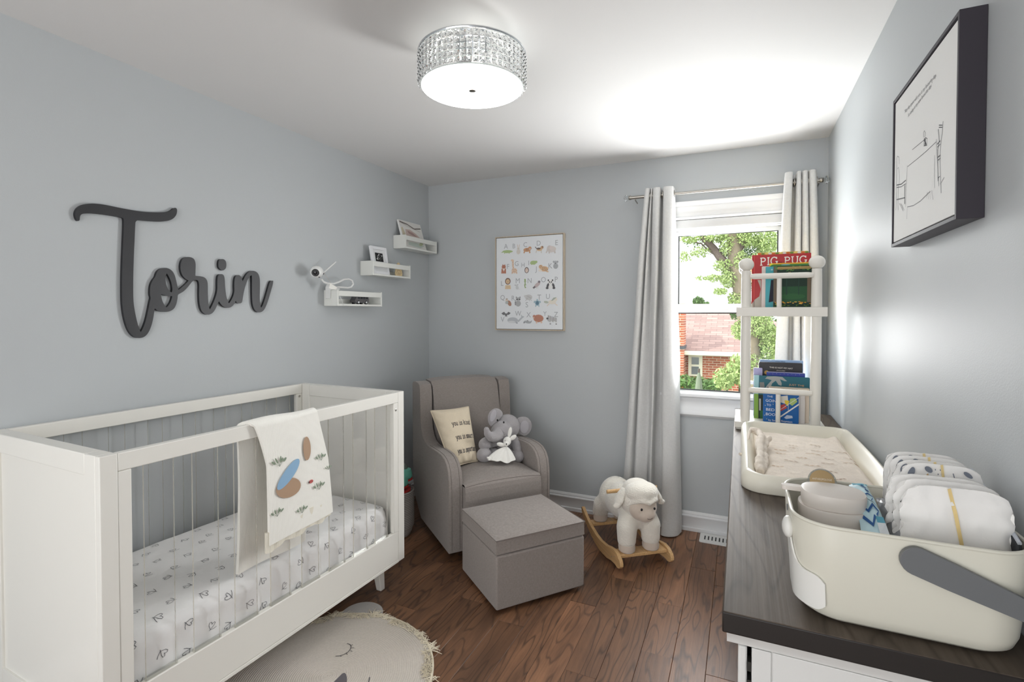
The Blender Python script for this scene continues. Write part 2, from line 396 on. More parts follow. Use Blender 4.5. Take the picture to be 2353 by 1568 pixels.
# ---- window: casing, jamb, two sashes, stool and apron
win = bpy.data.objects.new('window_1', None); COL.objects.link(win); win['kind'] = 'structure'; ROOTM[win] = Matrix.Translation((0, 0, 0))
GAP = mat('window_gasket', (28, 30, 32), 0.6)
def wpart(mb, name, mt=TRIM, bevel=0.002): return mb.build(name, mt, win, bevel=bevel, world=True)
# moulded head casing and side casings
hp = [(YB, 2.020), (YB - 0.018, 2.020), (YB - 0.020, 2.028), (YB - 0.014, 2.036), (YB - 0.014, 2.060), (YB - 0.019, 2.068), (YB - 0.019, 2.078), (YB - 0.024, 2.088), (YB - 0.024, 2.100), (YB - 0.034, 2.114), (YB - 0.036, 2.128), (YB, 2.128)]
wpart(MB().prism(hp, WX0 - 0.075, WX1 + 0.075), 'head_casing', bevel=0)
for x0, x1, s in ((WX0 - 0.07, WX0 + 0.004, 1), (WX1 - 0.004, WX1 + 0.07, -1)):
    wpart(MB().prism([(x0, YB), (x0, YB - 0.02), (x0 + 0.015, YB - 0.016), (x1 - 0.012, YB - 0.012), (x1, YB - 0.010), (x1, YB)] if s > 0 else [(x1, YB), (x1, YB - 0.02), (x1 - 0.015, YB - 0.016), (x0 + 0.012, YB - 0.012), (x0, YB - 0.010), (x0, YB)], 0.905, 2.02, axis='z'), 'side_casing', bevel=0)
# jamb lining
m = MB(); m.box(WX0, WX0 + 0.012, YB, YB + 0.14, WZ0, WZ1).box(WX1 - 0.012, WX1, YB, YB + 0.14, WZ0, WZ1).box(WX0, WX1, YB, YB + 0.14, WZ1 - 0.012, WZ1)
wpart(m, 'jamb', bevel=0)
# blind cassette: grey rolled shade tucked under the head
BL = mat('shade_fabric', (205, 205, 205), 0.8)
b_ = thing('roller_shade', 'light grey window shade rolled up under the head of the window', 'blind', ((WX0 + WX1) / 2, YB + 0.02, 1.95))
MB().prism(rrect(YB + 0.002, YB + 0.05, 1.958, 2.016, 0.008), WX0 + 0.014, WX1 - 0.014).build('cassette', BL, b_, world=True)
MB().box(WX0 + 0.02, WX1 - 0.02, YB + 0.012, YB + 0.036, 1.948, 1.958).build('bottom_rail', TRIM, b_, world=True, bevel=0.002)
# frame and sashes
YF = YB + 0.045
GX0, GX1 = -0.384, 0.207
ZG0, ZM0, ZM1, ZG1 = 0.906, 1.434, 1.472, 1.925
m = MB(); m.box(WX0 + 0.012, GX0 - 0.018, YF, YF + 0.08, WZ0, 1.99).box(GX1 + 0.018, WX1 - 0.012, YF, YF + 0.08, WZ0, 1.99).box(WX0 + 0.012, WX1 - 0.012, YF, YF + 0.08, 1.955, 2.0).box(WX0 + 0.012, WX1 - 0.012, YF, YF + 0.08, WZ0, 0.882)
wpart(m, 'window_frame')
def sash(name, z0, z1, y0, y1):
    m = MB(); m.box(GX0 - 0.018, GX0, y0, y1, z0 - 0.024, z1 + 0.026).box(GX1, GX1 + 0.018, y0, y1, z0 - 0.024, z1 + 0.026).box(GX0, GX1, y0, y1, z1, z1 + 0.03).box(GX0, GX1, y0, y1, z0 - 0.024, z0)
    s_ = wpart(m, name, bevel=0.0015)
    g = MB(); g.box(GX0, GX0 + 0.006, y0 + 0.001, y0 + 0.02, z0, z1).box(GX1 - 0.006, GX1, y0 + 0.001, y0 + 0.02, z0, z1).box(GX0, GX1, y0 + 0.001, y0 + 0.02, z1 - (0.007 if z0 < 1.2 else 0.002), z1).box(GX0, GX1, y0 + 0.001, y0 + 0.02, z0, z0 + (0.006 if z0 < 1.2 else 0.002))
    g.build('gasket', GAP, s_, world=True)
    MB().box(GX0 + 0.001, GX1 - 0.001, y0 + 0.012, y0 + 0.015, z0 + 0.001, z1 - 0.001).build('pane', mat_clear('window_glass', (252, 254, 253), 0.25, opac=0.0), s_, world=True)
    return s_
sash('upper_sash', ZM1, ZG1, YF + 0.036, YF + 0.066)
ls = sash('lower_sash', ZG0, ZM0 - 0.03 + 0.012, YF + 0.004, YF + 0.034)
wpart(MB().box(GX0 - 0.018, GX1 + 0.018, YF, YF + 0.066, ZM0, ZM1), 'meeting_rail')
# stool and apron
sp = [(YB + 0.045, 0.868), (YB + 0.045, 0.900), (YB, 0.900), (YB - 0.026, 0.898), (YB - 0.034, 0.892), (YB - 0.034, 0.876), (YB - 0.026, 0.868)]
wpart(MB().prism(sp, WX0 - 0.09, WX1 + 0.09), 'stool', bevel=0)
ap = [(YB, 0.868), (YB - 0.020, 0.868), (YB - 0.020, 0.858), (YB - 0.014, 0.848), (YB - 0.014, 0.806), (YB - 0.018, 0.798), (YB - 0.018, 0.786), (YB - 0.022, 0.776), (YB - 0.022, 0.758), (YB - 0.008, 0.742), (YB, 0.742)]
wpart(MB().prism(ap, WX0 - 0.07, WX1 + 0.07), 'apron', bevel=0)

# floor register by the back wall
VENT = mat('vent_white', (232, 232, 230), 0.35)
v = thing('floor_vent', 'white metal floor vent at the foot of the back wall below the window', 'vent', (-0.08, 3.35, 0))
MB().prism(rrect(-0.225, 0.045, 3.292, 3.428, 0.012), 0.0005, 0.006, axis='z').build('cover_plate', VENT, v, world=True, bevel=0.002)
sl = MB()
for i in range(11): sl.box(-0.198 + i * 0.021, -0.189 + i * 0.021, 3.332, 3.388, 0.0062, 0.0068)
sl.build('slots', GAP, v, world=True, smooth=0)
lv = MB()
for i in range(11): lv.box(-0.1905 + i * 0.021, -0.1885 + i * 0.021, 3.332, 3.388, 0.0068, 0.0085)
lv.build('louvres', VENT, v, world=True, smooth=0)

# ================================================================== OUTSIDE
YH = 15.0
GZ = -2.75
GRASS = mat('lawn', (92, 116, 62), 0.9, var=0.35, vscale=3, bump=0.3, bscale=40)
struct(MB().box(-14, 14, YB + 0.5, 45, GZ - 0.2, GZ).build('ground', GRASS, smooth=0))
def brick_mat(name, c1, c2, mortar, sc=1.0, bw=0.2, bh=0.066, rot=(radians(90), 0, 0), mort=0.008):
    if name in MATS: return MATS[name]
    m = mat(name, c1, 0.85); N = m.node_tree.nodes; Lk = m.node_tree.links; t = N.new('ShaderNodeTexCoord'); mp = N.new('ShaderNodeMapping'); mp.vector_type = 'TEXTURE'; mp.inputs['Rotation'].default_value = rot
    b = N.new('ShaderNodeTexBrick'); b.inputs['Color1'].default_value = rgb(*c1); b.inputs['Color2'].default_value = rgb(*c2); b.inputs['Mortar'].default_value = rgb(*mortar)
    b.inputs['Scale'].default_value = sc; b.inputs['Brick Width'].default_value = bw; b.inputs['Row Height'].default_value = bh; b.inputs['Mortar Size'].default_value = mort
    Lk.new(t.outputs['Object'], mp.inputs[0]); Lk.new(mp.outputs[0], b.inputs[0]); Lk.new(b.outputs[0], m.node_tree.nodes['Principled BSDF'].inputs['Base Color']); return m
BRICK = brick_mat('red_brick', (150, 78, 56), (186, 104, 76), (196, 176, 158))
SHING = brick_mat('shingles', (140, 114, 108), (166, 138, 130), (112, 90, 86), bw=0.32, bh=0.13, rot=(radians(35), 0, 0), mort=0.006)
hs = thing('neighbour_house', 'red brick bungalow with a pinkish brown shingled roof seen through the window', 'house', (0, YH, GZ))
e1 = at(1570, 806, 1, YH); EZ = e1.z + 0.02
m = MB().box(-3.6, 3.2, YH, YH + 6, GZ, EZ - 0.02); m.build('brick_wall', BRICK, hs, world=True, smooth=0)
# hip roof
RZ = EZ + 1.16; ex0, ex1 = -4.0, 3.6
P_ = [(ex0, YH - 0.35, EZ - 0.02), (ex1, YH - 0.35, EZ - 0.02), (ex1, YH + 6.3, EZ), (ex0, YH + 6.3, EZ), (-2.2, YH + 2.2, RZ + 0.02), (-0.35, YH + 2.2, RZ + 0.02)]
MB().add([Vector(p) for p in P_], [(0, 1, 5, 4), (1, 2, 5), (2, 3, 4, 5), (3, 0, 4), (3, 2, 1, 0)]).build('roof', SHING, hs, world=True, smooth=0)
EAVE = mat('eave_cream', (226, 222, 205), 0.6)
MB().box(ex0, ex1, YH - 0.42, YH - 0.34, EZ - 0.11, EZ).build('gutter', EAVE, hs, world=True, bevel=0.01)
ch = MB().box(at(1520, 800, 1, YH - 0.25).x, at(1574, 800, 1, YH - 0.25).x, YH - 0.6, YH - 0.02, GZ, at(1570, 706, 1, YH - .5).z).build('chimney', BRICK, hs, world=True, smooth=0)
MB().box(at(1516, 800, 1, YH - 0.25).x, at(1577, 800, 1, YH - 0.25).x, YH - 0.65, YH + 0.03, at(1570, 706, 1, YH - .5).z, at(1570, 697, 1, YH - .5).z).build('chimney_cap', mat('stone', (196, 186, 172), 0.8), ch, world=True, smooth=0)
MB().box(at(1520, 800, 1, YH - 0.25).x, at(1576, 800, 1, YH - 0.25).x, YH - 0.63, YH, at(1570, 802, 1, YH - .5).z, at(1570, 795, 1, YH - .5).z).build('flashing', mat('flash', (70, 74, 80), 0.6), ch, world=True, smooth=0)
a_ = at(1582, 815, 1, YH); b2 = at(1614, 865, 1, YH)
wf = MB().box(a_.x, b2.x, YH - 0.05, YH + 0.02, b2.z, a_.z).build('window', EAVE, hs, world=True, smooth=0)
w2 = (b2.x - a_.x)
PANE = mat('far_pane', (112, 118, 122), 0.15)
zm = (a_.z + b2.z) / 2
MB().box(a_.x + 0.09, b2.x - 0.09, YH - 0.06, YH - 0.045, zm + 0.03, a_.z - 0.07).build('pane', PANE, wf, world=True, smooth=0)
MB().box(a_.x + 0.09, b2.x - 0.09, YH - 0.06, YH - 0.045, b2.z + 0.05, zm - 0.03).build('pane', PANE, wf, world=True, smooth=0)

LEAF = {}
def leafmat(n, c):
    m = mat(n, c, 0.6, var=0.35, vscale=2.0); P = m.node_tree.nodes['Principled BSDF']
    P.inputs['Transmission Weight'].default_value = 0.0; return m
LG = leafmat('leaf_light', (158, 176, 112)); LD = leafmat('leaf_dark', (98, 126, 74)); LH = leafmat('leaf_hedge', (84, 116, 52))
def leaves(mb, centre, r, n, size, rng, flat=0.6, shell=False):
    for _ in range(n):
        while True:
            p = Vector((rng.uniform(-1, 1), rng.uniform(-1, 1), rng.uniform(-1, 1)))
            if p.length < 1 and (not shell or p.length > 0.55): break
        p = Vector((p.x * r[0], p.y * r[1], p.z * r[2])) + Vector(centre)
        q = Euler((rng.uniform(-1.2, 1.2), rng.uniform(-1.2, 1.2), rng.uniform(0, 6.28))).to_matrix(); s = size * rng.uniform(0.6, 1.3)
        mb.add([p + q @ Vector(v) for v in ((-s, 0, 0), (0, -s * 0.45, 0), (s, 0, 0), (0, s * 0.45, s * 0.25))], [(0, 1, 2, 3)])
BARK = mat('bark', (128, 116, 98), 0.9, bump=0.8, bscale=12, var=0.3, vscale=5)
BARKD = mat('bark_dark', (92, 80, 74), 0.9, bump=0.6, bscale=12, var=0.3, vscale=5)
YT = 9.0
rng = random.Random(5)
tr = thing('big_tree', 'tall leafy tree with a thick leaf-covered trunk outside the window', 'tree', (0.2, YT, GZ))
def pt(x, y, Y=YT): return at(x, y, 1, Y)
MB().tube([pt(1738, 1120), pt(1732, 900), pt(1724, 780), pt(1710, 710), pt(1699, 650), pt(1689, 590), pt(1682, 520), pt(1676, 440), pt(1672, 330)], [0.17, 0.15, 0.135, 0.125, 0.115, 0.11, 0.10, 0.09, 0.06], 12).build('trunk', BARK, tr, world=True)
MB().tube([pt(1694, 640), pt(1664, 604), pt(1640, 572), pt(1618, 548), pt(1600, 530), pt(1570, 490)], [0.085, 0.075, 0.062, 0.055, 0.05, 0.03], 10).build('branch', BARKD, tr, world=True)
MB().tube([pt(1645, 586), pt(1625, 574), pt(1612, 560), pt(1595, 558)], [0.025, 0.018, 0.014, 0.008], 6).build('branch', BARKD, tr, world=True)
MB().tube([pt(1690, 590), pt(1712, 540), pt(1740, 500), pt(1765, 440)], [0.07, 0.06, 0.05, 0.03], 8).build('branch', BARKD, tr, world=True)
lm = MB(); ld = MB()
def cl(x, y, rx, ry, n, dark=False, Y=YT, size=0.024):
    n = int(n * 4.2)
    c = pt(x, y, Y); k = (pt(x + 100, y, Y) - c).length / 100
    leaves(ld if dark else lm, c, (rx * k, rx * k * 0.8 + 0.1, ry * k), n, size, rng)
for a in [(1585, 548, 30, 12, 110), (1610, 580, 26, 14, 70), (1575, 590, 18, 14, 40), (1640, 545, 34, 16, 170), (1672, 560, 22, 40, 240), (1662, 610, 26, 18, 130), (1640, 640, 20, 10, 60), (1612, 640, 16, 6, 22), (1676, 640, 24, 26, 220), (1655, 670, 18, 10, 60), (1690, 690, 20, 24, 170), (1720, 545, 34, 30, 330), (1765, 560, 34, 36, 380), (1742, 620, 40, 46, 480), (1700, 600, 20, 30, 180), (1775, 660, 30, 40, 300), (1735, 745, 44, 40, 520), (1770, 790, 30, 50, 400), (1700, 760, 22, 26, 150), (1725, 830, 30, 30, 260), (1690, 500, 60, 20, 300), (1600, 510, 50, 14, 140), (1760, 880, 40, 30, 260)]: cl(*a)
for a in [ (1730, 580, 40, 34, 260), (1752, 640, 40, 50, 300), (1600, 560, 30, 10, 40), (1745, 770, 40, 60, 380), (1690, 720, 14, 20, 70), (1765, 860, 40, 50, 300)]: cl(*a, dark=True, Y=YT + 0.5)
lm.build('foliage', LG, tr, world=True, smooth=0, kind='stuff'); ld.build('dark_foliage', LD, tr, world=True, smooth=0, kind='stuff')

def bush(name, label, boxes, Y, mt, size=0.06, dens=1.0, cat='bush'):
    c = at(boxes[0][0], boxes[0][1], 1, Y); o = thing(name, label, cat, (c.x, Y, GZ)); mb = MB(); tb = MB()
    k = (at(1700, 800, 1, Y) - at(1600, 800, 1, Y)).length / 100
    for x, y, rx, ry, n in boxes:
        c = at(x, y, 1, Y); leaves(mb, c, (rx * k, 0.55, ry * k), int(n * dens), size, rng)
        tb.tube([(c.x, Y + 0.2, GZ), (c.x + 0.05, Y + 0.2, c.z)], [0.05, 0.02], 6)
    mb.build('foliage', mt, o, world=True, smooth=0, kind='stuff'); tb.build('stem', BARKD, o, world=True)
    return o
bush('hedge', 'clipped green hedge in front of the brick bungalow', [(1575, 880, 26, 20, 420), (1605, 884, 26, 20, 420), (1545, 882, 24, 20, 300), (1635, 888, 24, 18, 350)], 13.2, LH, 0.05, cat='hedge')
bush('shrub', 'loose yellow-green shrub to the right of the clipped hedge', [(1665, 870, 26, 28, 520), (1695, 850, 24, 40, 560), (1730, 870, 34, 44, 600)], 11.6, LG, 0.05)
bush('distant_tree', 'small round tree far away above the bungalow roof', [(1605, 692, 13, 9, 380), (1620, 702, 10, 6, 200)], 30.0, LD, 0.13, cat='tree')
bush('background_trees', 'dark green trees behind the big tree on the right of the view', [(1780, 800, 60, 90, 900), (1740, 800, 40, 60, 500)], 24.5, LD, 0.1, cat='trees')
u = at(1606, 868, 1, 12.0)
pz = thing('closed_parasol', 'closed grey-green garden parasol in front of the hedge', 'parasol', (u.x, 12.0, GZ))
PC = mat('parasol_cloth', (122, 130, 112), 0.9)
MB().tube([(u.x, 12.0, GZ), (u.x, 12.0, u.z + 0.2)], 0.025, 8).build('pole', BARKD, pz, world=True)
pv = []
for z, r in ((0.17, 0.012), (0.08, 0.03), (-0.05, 0.06), (-0.3, 0.085), (-0.6, 0.11), (-0.9, 0.13)): pv.append((r, u.z + z))
MB().lathe(list(reversed(pv)), (u.x, 12.0, 0), 10).build('canopy', PC, pz, world=True)
# ================================================================== CRIB
CRIBW = mat('crib_white', (238, 236, 229), 0.3, spec=0.45)
CW, CLn, CH = 0.700, 1.322, 1.016
crib = thing('crib', 'white crib with clear acrylic slats standing against the left wall', 'crib', (-1.602, 0.79, 0), radians(-1.8))
def cb(mb, name='frame', mt=CRIBW, bevel=0.0025, **k): return mb.build(name, mt, crib, bevel=bevel, **k)
Z0 = 0.158
for y0, s in ((0.0, 1), (CLn - 0.045, -1)):
    # end panel: two stiles, top and bottom rails proud of a recessed board
    ya, yb = y0, y0 + 0.045
    e = MB(); e.box(-CW + 0.078, -0.078, ya + 0.008, yb - 0.008, Z0 + 0.06, CH - 0.062)
    ep = cb(e, 'end_panel', bevel=0)
    for x0, x1 in ((-0.080, -0.024), (-CW + 0.024, -CW + 0.08)): cb(MB().box(x0, x1, ya, yb, Z0, CH), 'stile')
    cb(MB().box(-CW + 0.081, -0.081, ya + 0.0005, yb - 0.0005, CH - 0.062, CH), 'top_rail')
    cb(MB().box(-CW + 0.081, -0.081, ya + 0.0005, yb - 0.0005, Z0, Z0 + 0.075), 'bottom_rail')
    for x0, x1 in ((-0.0235, 0.0), (-CW, -CW + 0.0235)): cb(MB().box(x0, x1, ya - (0.0 if s > 0 else 0), yb, Z0, CH), 'corner_post')
for x0, x1, fr in ((-0.026, 0.0, True), (-CW, -CW + 0.026, False)):
    cb(MB().box(x0, x1, 0.0455, CLn - 0.0455, CH - 0.052, CH - 0.0005), 'side_rail')
    cb(MB().box(x0 + 0.002, x1 - 0.002, 0.0455, CLn - 0.0455, Z0 + 0.012, Z0 + 0.155), 'lower_rail')
    cb(MB().box(x0, x1, 0.0455, CLn - 0.0455, Z0 - 0.001, Z0 + 0.0115), 'lower_rail_edge', bevel=0.001)
    for ya, yb in ((0.0455, 0.080), (CLn - 0.080, CLn - 0.0455)): cb(MB().box(x0 + 0.001, x1 - 0.001, ya, yb, Z0 + 0.1555, CH - 0.0525), 'inner_post')
    xm = (x0 + x1) / 2
    for i in range(8):
        y = 0.116 + i * 0.1432; zz = Z0 + 0.140
        sl = MB(); sl.box(xm - 0.0028, xm + 0.0028, y, y + 0.086, zz, CH - 0.050)
        so = sl.build('slat', mat_clear('acrylic', (255, 255, 255), 0.16, opac=0.012), crib, smooth=0, bevel=0)
        so.data.materials.append(mat_clear('acrylic_edge', (224, 220, 210), 0.4, opac=0.5))
        for p in so.data.polygons:
            if abs(p.normal.x) < 0.5: p.material_index = 1
        MB().box(xm - 0.006, xm + 0.006, y - 0.003, y + 0.089, Z0 + 0.1552, Z0 + 0.164).build('holder', mat_clear('acrylic_edge2', (246, 246, 244), 0.25, opac=0.06), so, smooth=0)
    if fr:
        for y in (CLn - 0.0628,):
            M = Matrix.Translation((x1 - 0.0005, y, 0.93)) @ Matrix.Rotation(radians(90), 4, 'Y')
            MB().lathe([(0.0065, 0), (0.0065, 0.0012), (0.0045, 0.0016)], n=14, M=M).build('bolt', STEEL, crib)
    else:
        M = Matrix.Translation((x1, CLn - 0.0628, 0.95)) @ Matrix.Rotation(radians(90), 4, 'Y')
        MB().lathe([(0.0065, 0), (0.0065, 0.0012), (0.0045, 0.0016)], n=14, M=M).build('bolt', STEEL, crib)
cb(MB().box(-CW + 0.027, -0.027, 0.046, CLn - 0.046, 0.262, 0.280), 'mattress_board', bevel=0)
for x, y in ((-0.115, CLn - 0.075), (-0.115, 0.075), (-CW + 0.075, CLn - 0.075), (-CW + 0.075, 0.075)):
    sx_ = 1 if x > -CW / 2 else -1; sy_ = 1 if y > CLn / 2 else -1
    t_ = [(x - 0.024, y - 0.024, Z0 - 0.001), (x + 0.024, y - 0.024, Z0 - 0.001), (x + 0.024, y + 0.024, Z0 - 0.001), (x - 0.024, y + 0.024, Z0 - 0.001)]
    d_ = (0.012 * sx_, 0.012 * sy_)
    b_ = [(x + d_[0] + a, y + d_[1] + b, 0.0005) for a, b in ((-0.015, -0.015), (0.015, -0.015), (0.015, 0.015), (-0.015, 0.015))]
    cb(MB().add(b_ + t_, [(0, 3, 2, 1), (4, 5, 6, 7), (0, 1, 5, 4), (1, 2, 6, 5), (2, 3, 7, 6), (3, 0, 4, 7)]), 'leg')

# mattress under a fitted sheet with little hearts drawn on it
MX0, MX1, MY0, MY1, MZ0, MZ1 = -CW + 0.034, -0.036, 0.052, CLn - 0.056, 0.281, 0.452
mt_ = thing('crib_mattress', 'crib mattress in a white fitted sheet printed with small black hearts', 'mattress', crib.location, radians(-1.8))
SHEET = mat('sheet', (240, 239, 238), 0.9, bump=0.15, bscale=30, sheen=0.3)
def mprof(t):
    """t in 0..1 round the section, from under the front edge, over the top, to under the back edge -> (x, z, nx, nz)"""
    R = 0.05; h = MZ1 - MZ0; w = MX1 - MX0
    segs = [h - R, pi / 2 * R, w - 2 * R, pi / 2 * R, h - R]; L = sum(segs); d = t * L
    if d < segs[0]: return (MX1, MZ0 + d, 1, 0)
    d -= segs[0]
    if d < segs[1]: a = d / R; return (MX1 - R + R * cos(a), MZ1 - R + R * sin(a), cos(a), sin(a))
    d -= segs[1]
    if d < segs[2]: return (MX1 - R - d, MZ1, 0, 1)
    d -= segs[2]
    if d < segs[3]: a = d / R; return (MX0 + R - R * sin(a), MZ1 - R + R * cos(a), -sin(a), cos(a))
    d -= segs[3]; return (MX0, MZ1 - R - d, -1, 0)
def msurf(u, v):
    """u round the section, v along the length"""
    x, z, nx, nz = mprof(u); y = MY0 + (MY1 - MY0) * v
    e = min(v, 1 - v) * (MY1 - MY0); R = 0.07
    k = 0.0
    if e < R: k = R - sqrt(max(0, R * R - (R - e) ** 2))
    w_ = 0
    if z > MZ1 - 0.051:
        w_ = 0.005 * noise.noise(Vector((x * 7, y * 4, 0.3))) + 0.0025 * noise.noise(Vector((x * 22 + y * 9, y * 14, 1.3)))
        w_ += 0.012 * sin(pi * min(1, max(0, (x - MX0) / (MX1 - MX0)))) * sin(pi * v)
    if z < MZ1 - 0.01 and nx > 0.5:   # pulled-down pleats along the front
        w_ += 0.0045 * sin(y * 52 + 2.2 * sin(y * 9) + z * 8) * max(0, 1 - abs(z - MZ0 - 0.055) / 0.085) + 0.004 * noise.noise(Vector((y * 26, z * 16, 4)))
    cx = (MX0 + MX1) / 2
    f = 1 - k / 0.35
    return Vector(((x - cx) * (1 - k * 0.9 / 0.33 if abs(nx) > 0.5 else 1 - k * 0.3) + cx + nx * w_, y, z - k * (0.75 if z > MZ1 - 0.06 else 0.2) + nz * w_))
mm = MB(); mm.grid(msurf, 90, 140)
pe = [msurf(i / 90, 0) for i in range(91)]; pf = [msurf(i / 90, 1) for i in range(91)]
mm.add(pe, [tuple(range(91))]); mm.add(pf, [tuple(reversed(range(91)))])
mo = mm.build('fitted_sheet', SHEET, mt_, smooth=radians(60))
def mn(u, v):
    a = msurf(u + 0.004, v) - msurf(u - 0.004, v); b = msurf(u, v + 0.004) - msurf(u, v - 0.004); n = b.cross(a).normalized()
    return n if n.z > -0.5 and (n.z > 0 or n.x > 0) else -n
rh = random.Random(3)
usec = (MX1 - MX0 + 2 * (MZ1 - MZ0)); vl = MY1 - MY0
for i in range(9):
    for j in range(16):
        u0 = 0.03 + i * 0.113 + (0.05 if j % 2 else 0) + rh.uniform(-0.012, 0.012); v0 = 0.04 + j * 0.061 + rh.uniform(-0.01, 0.01)
        if u0 > 0.9 or v0 > 0.97: continue
        a = rh.choice([0, 1, 2, 3]) * pi / 2 + rh.uniform(-0.4, 0.4) + 0.5; s = 0.011
        pts = [(-1.9, -0.5), (-1.2, -0.9), (0.0, -1.25), (0.9, -0.1), (1.0, 0.7), (0.55, 1.0), (0.1, 0.6), (0.0, 0.2), (-0.1, 0.6), (-0.6, 1.0), (-1.0, 0.7), (-0.7, -0.1), (0.1, -1.2), (0.5, -1.9)]
        pts = [(u0 + (x * cos(a) - y * sin(a)) * s / usec, v0 + (x * sin(a) + y * cos(a)) * s / vl) for x, y in pts]
        q = []
        for k in range(len(pts) - 1): q += [pts[k], ((pts[k][0] + pts[k + 1][0]) / 2, (pts[k][1] + pts[k + 1][1]) / 2)]
        q = [p for p in q if 0 < p[0] < 1 and 0 < p[1] < 1]
        if len(q) > 4: Print(msurf, mn, base=0.0011, step=0).line(q, 0.0014, (84, 84, 90)).build('heart', mt_)

# ---- knitted blanket over the crib's front rail
KN = mat('knit_cream', (250, 248, 241), 0.95, spec=0.1, sheen=0.3)
N = KN.node_tree.nodes; Lk = KN.node_tree.links
t = N.new('ShaderNodeTexCoord'); wv = N.new('ShaderNodeTexWave'); wv.wave_type = 'BANDS'; wv.bands_direction = 'Y'; wv.inputs['Scale'].default_value = 75; wv.inputs['Distortion'].default_value = 0.6; wv.inputs['Detail'].default_value = 1
bb = N.new('ShaderNodeBump'); bb.inputs['Strength'].default_value = 0.28; bb.inputs['Distance'].default_value = 0.002
Lk.new(t.outputs['Object'], wv.inputs[0]); Lk.new(wv.outputs[0], bb.inputs['Height']); Lk.new(bb.outputs[0], N['Principled BSDF'].inputs['Normal'])
bl = thing('knitted_blanket', 'cream knitted blanket draped over the front rail of the crib', 'blanket', crib.location, radians(-1.8))
TH = 0.013
def drape(u, v, off=0.0):
    """u across (0 left .. 1 right), v from the front hem (0) over the rail to the inner hem (1)"""
    Lf = 0.45 - 0.02 * u; top = 0.044; Li = 0.54
    d = v * (Lf + top + Li); zt = CH + 0.010 + off
    if d < Lf:
        k = (Lf - d); x = 0.014 + off + 0.004 * sin(u * 5 + k * 7) + 0.016 * (k / Lf) * (1 + 0.4 * sin(u * 3.0))
        z = zt - 0.012 - k; yl = 0.462 + 0.050 * min(1, k / 0.16) ** 0.7 - 0.004 * k; yr = 0.752 + 0.035 * min(1, k / 0.2) + 0.05 * k
    elif d < Lf + top:
        a = (d - Lf) / top; x = 0.014 + off - (0.054 + 2 * off) * a; z = zt - 0.012 + 0.014 * sin(pi * a) + 0.0035 * sin(u * 6); yl = 0.462 - 0.03 * a; yr = 0.752
    else:
        k = d - Lf - top; x = -0.040 - off - 0.02 * min(1, k * 3) + 0.006 * sin(u * 7 + k * 5); z = zt - 0.012 - k; yl = 0.432 + 0.012 * sin(k * 5); yr = 0.74
    return Vector((x, yl + (yr - yl) * u, z))
MB().grid(lambda u, v: drape(u, v), 40, 110, th=TH * 0.9).build('knitted_body', KN, bl, smooth=radians(70))
# folded second layer peeping out under the front hem, ribbed
def hem2(u, v): 
    p = drape(u, 0.0, 0.0); q = Vector((p.x - 0.014 + 0.003 * sin(u * 40), 0.50 + 0.30 * u, p.z + 0.05 - 0.075 * v - 0.006 * sin(u * 17) + 0.012 * u)); return q
KR = mat('knit_rib', (240, 235, 220), 0.95, bump=0.4, bscale=18, stretch=(1, 14, 0.4))
MB().grid(hem2, 60, 6, th=0.008).build('ribbed_hem', KR, bl, smooth=radians(70))
def bp(a, b):  # a,b in 0..1 of front flap: a across, b up from the hem
    return drape(a, b * 0.42)
def bnrm(a, b): return Vector((1, 0, 0.02))
BASEH = [0.0035]
def sprig(x, y, s, kind=0):
    G = (138, 152, 132); G2 = (112, 126, 106); bpz = Print(bp, bnrm, base=0.0035, step=0.0002)
    bpz.line([(x, y - 0.035 * s * 0.72), (x - 0.006 * s, y)], 0.0045, G2)
    for dx, dy, r, l in ((-0.085, 0.03, 150, 0.03), (-0.035, 0.045, 115, 0.03), (0.03, 0.048, 65, 0.032), (0.09, 0.028, 20, 0.034), (0.06, 0.0, 15, 0.022) if kind else (0.05, 0.04, 40, 0.02)):
        bpz.line([(x, y - 0.03 * s * 0.72), (x + dx * s * 0.6, y + dy * s * 0.5 * 0.72)], 0.0025, G2); bpz.ell(x + dx * s, y + dy * s * 0.72, l * s, 0.012 * s, G, r)
    bpz.build('leaf_sprig', bl)
for a in [(0.16, 0.66, 1.0), (0.86, 0.56, 0.8), (0.78, 0.30, 0.85), (0.10, 0.24, 0.8), (0.48, 0.16, 0.75), (0.97, 0.44, 0.5)]: sprig(*a)
# appliqué left as plain rounded patches
TAN = (182, 152, 126)
for e_ in ((0.29, 0.42, 0.20, 0.085, TAN, -8, 30), (0.30, 0.54, 0.21, 0.062, (146, 184, 216), 24, 30), (0.66, 0.70, 0.115, 0.065, TAN, 65, 30)):
    Print(bp, bnrm, base=0.0035 + 0.0008 * (e_[1] > 0.5)).ell(*e_).build('cloth_patch', bl)
bpz = Print(bp, bnrm, base=0.0035, step=0.0002)
bpz.ell(0.66, 0.385, 0.038, 0.016, (196, 96, 92), 0); bpz.ell(0.625, 0.385, 0.012, 0.008, (60, 44, 44)); bpz.ell(0.655, 0.39, 0.005, 0.0035, (60, 40, 40)); bpz.ell(0.68, 0.382, 0.005, 0.0035, (60, 40, 40))
bpz.build('ladybird', bl)

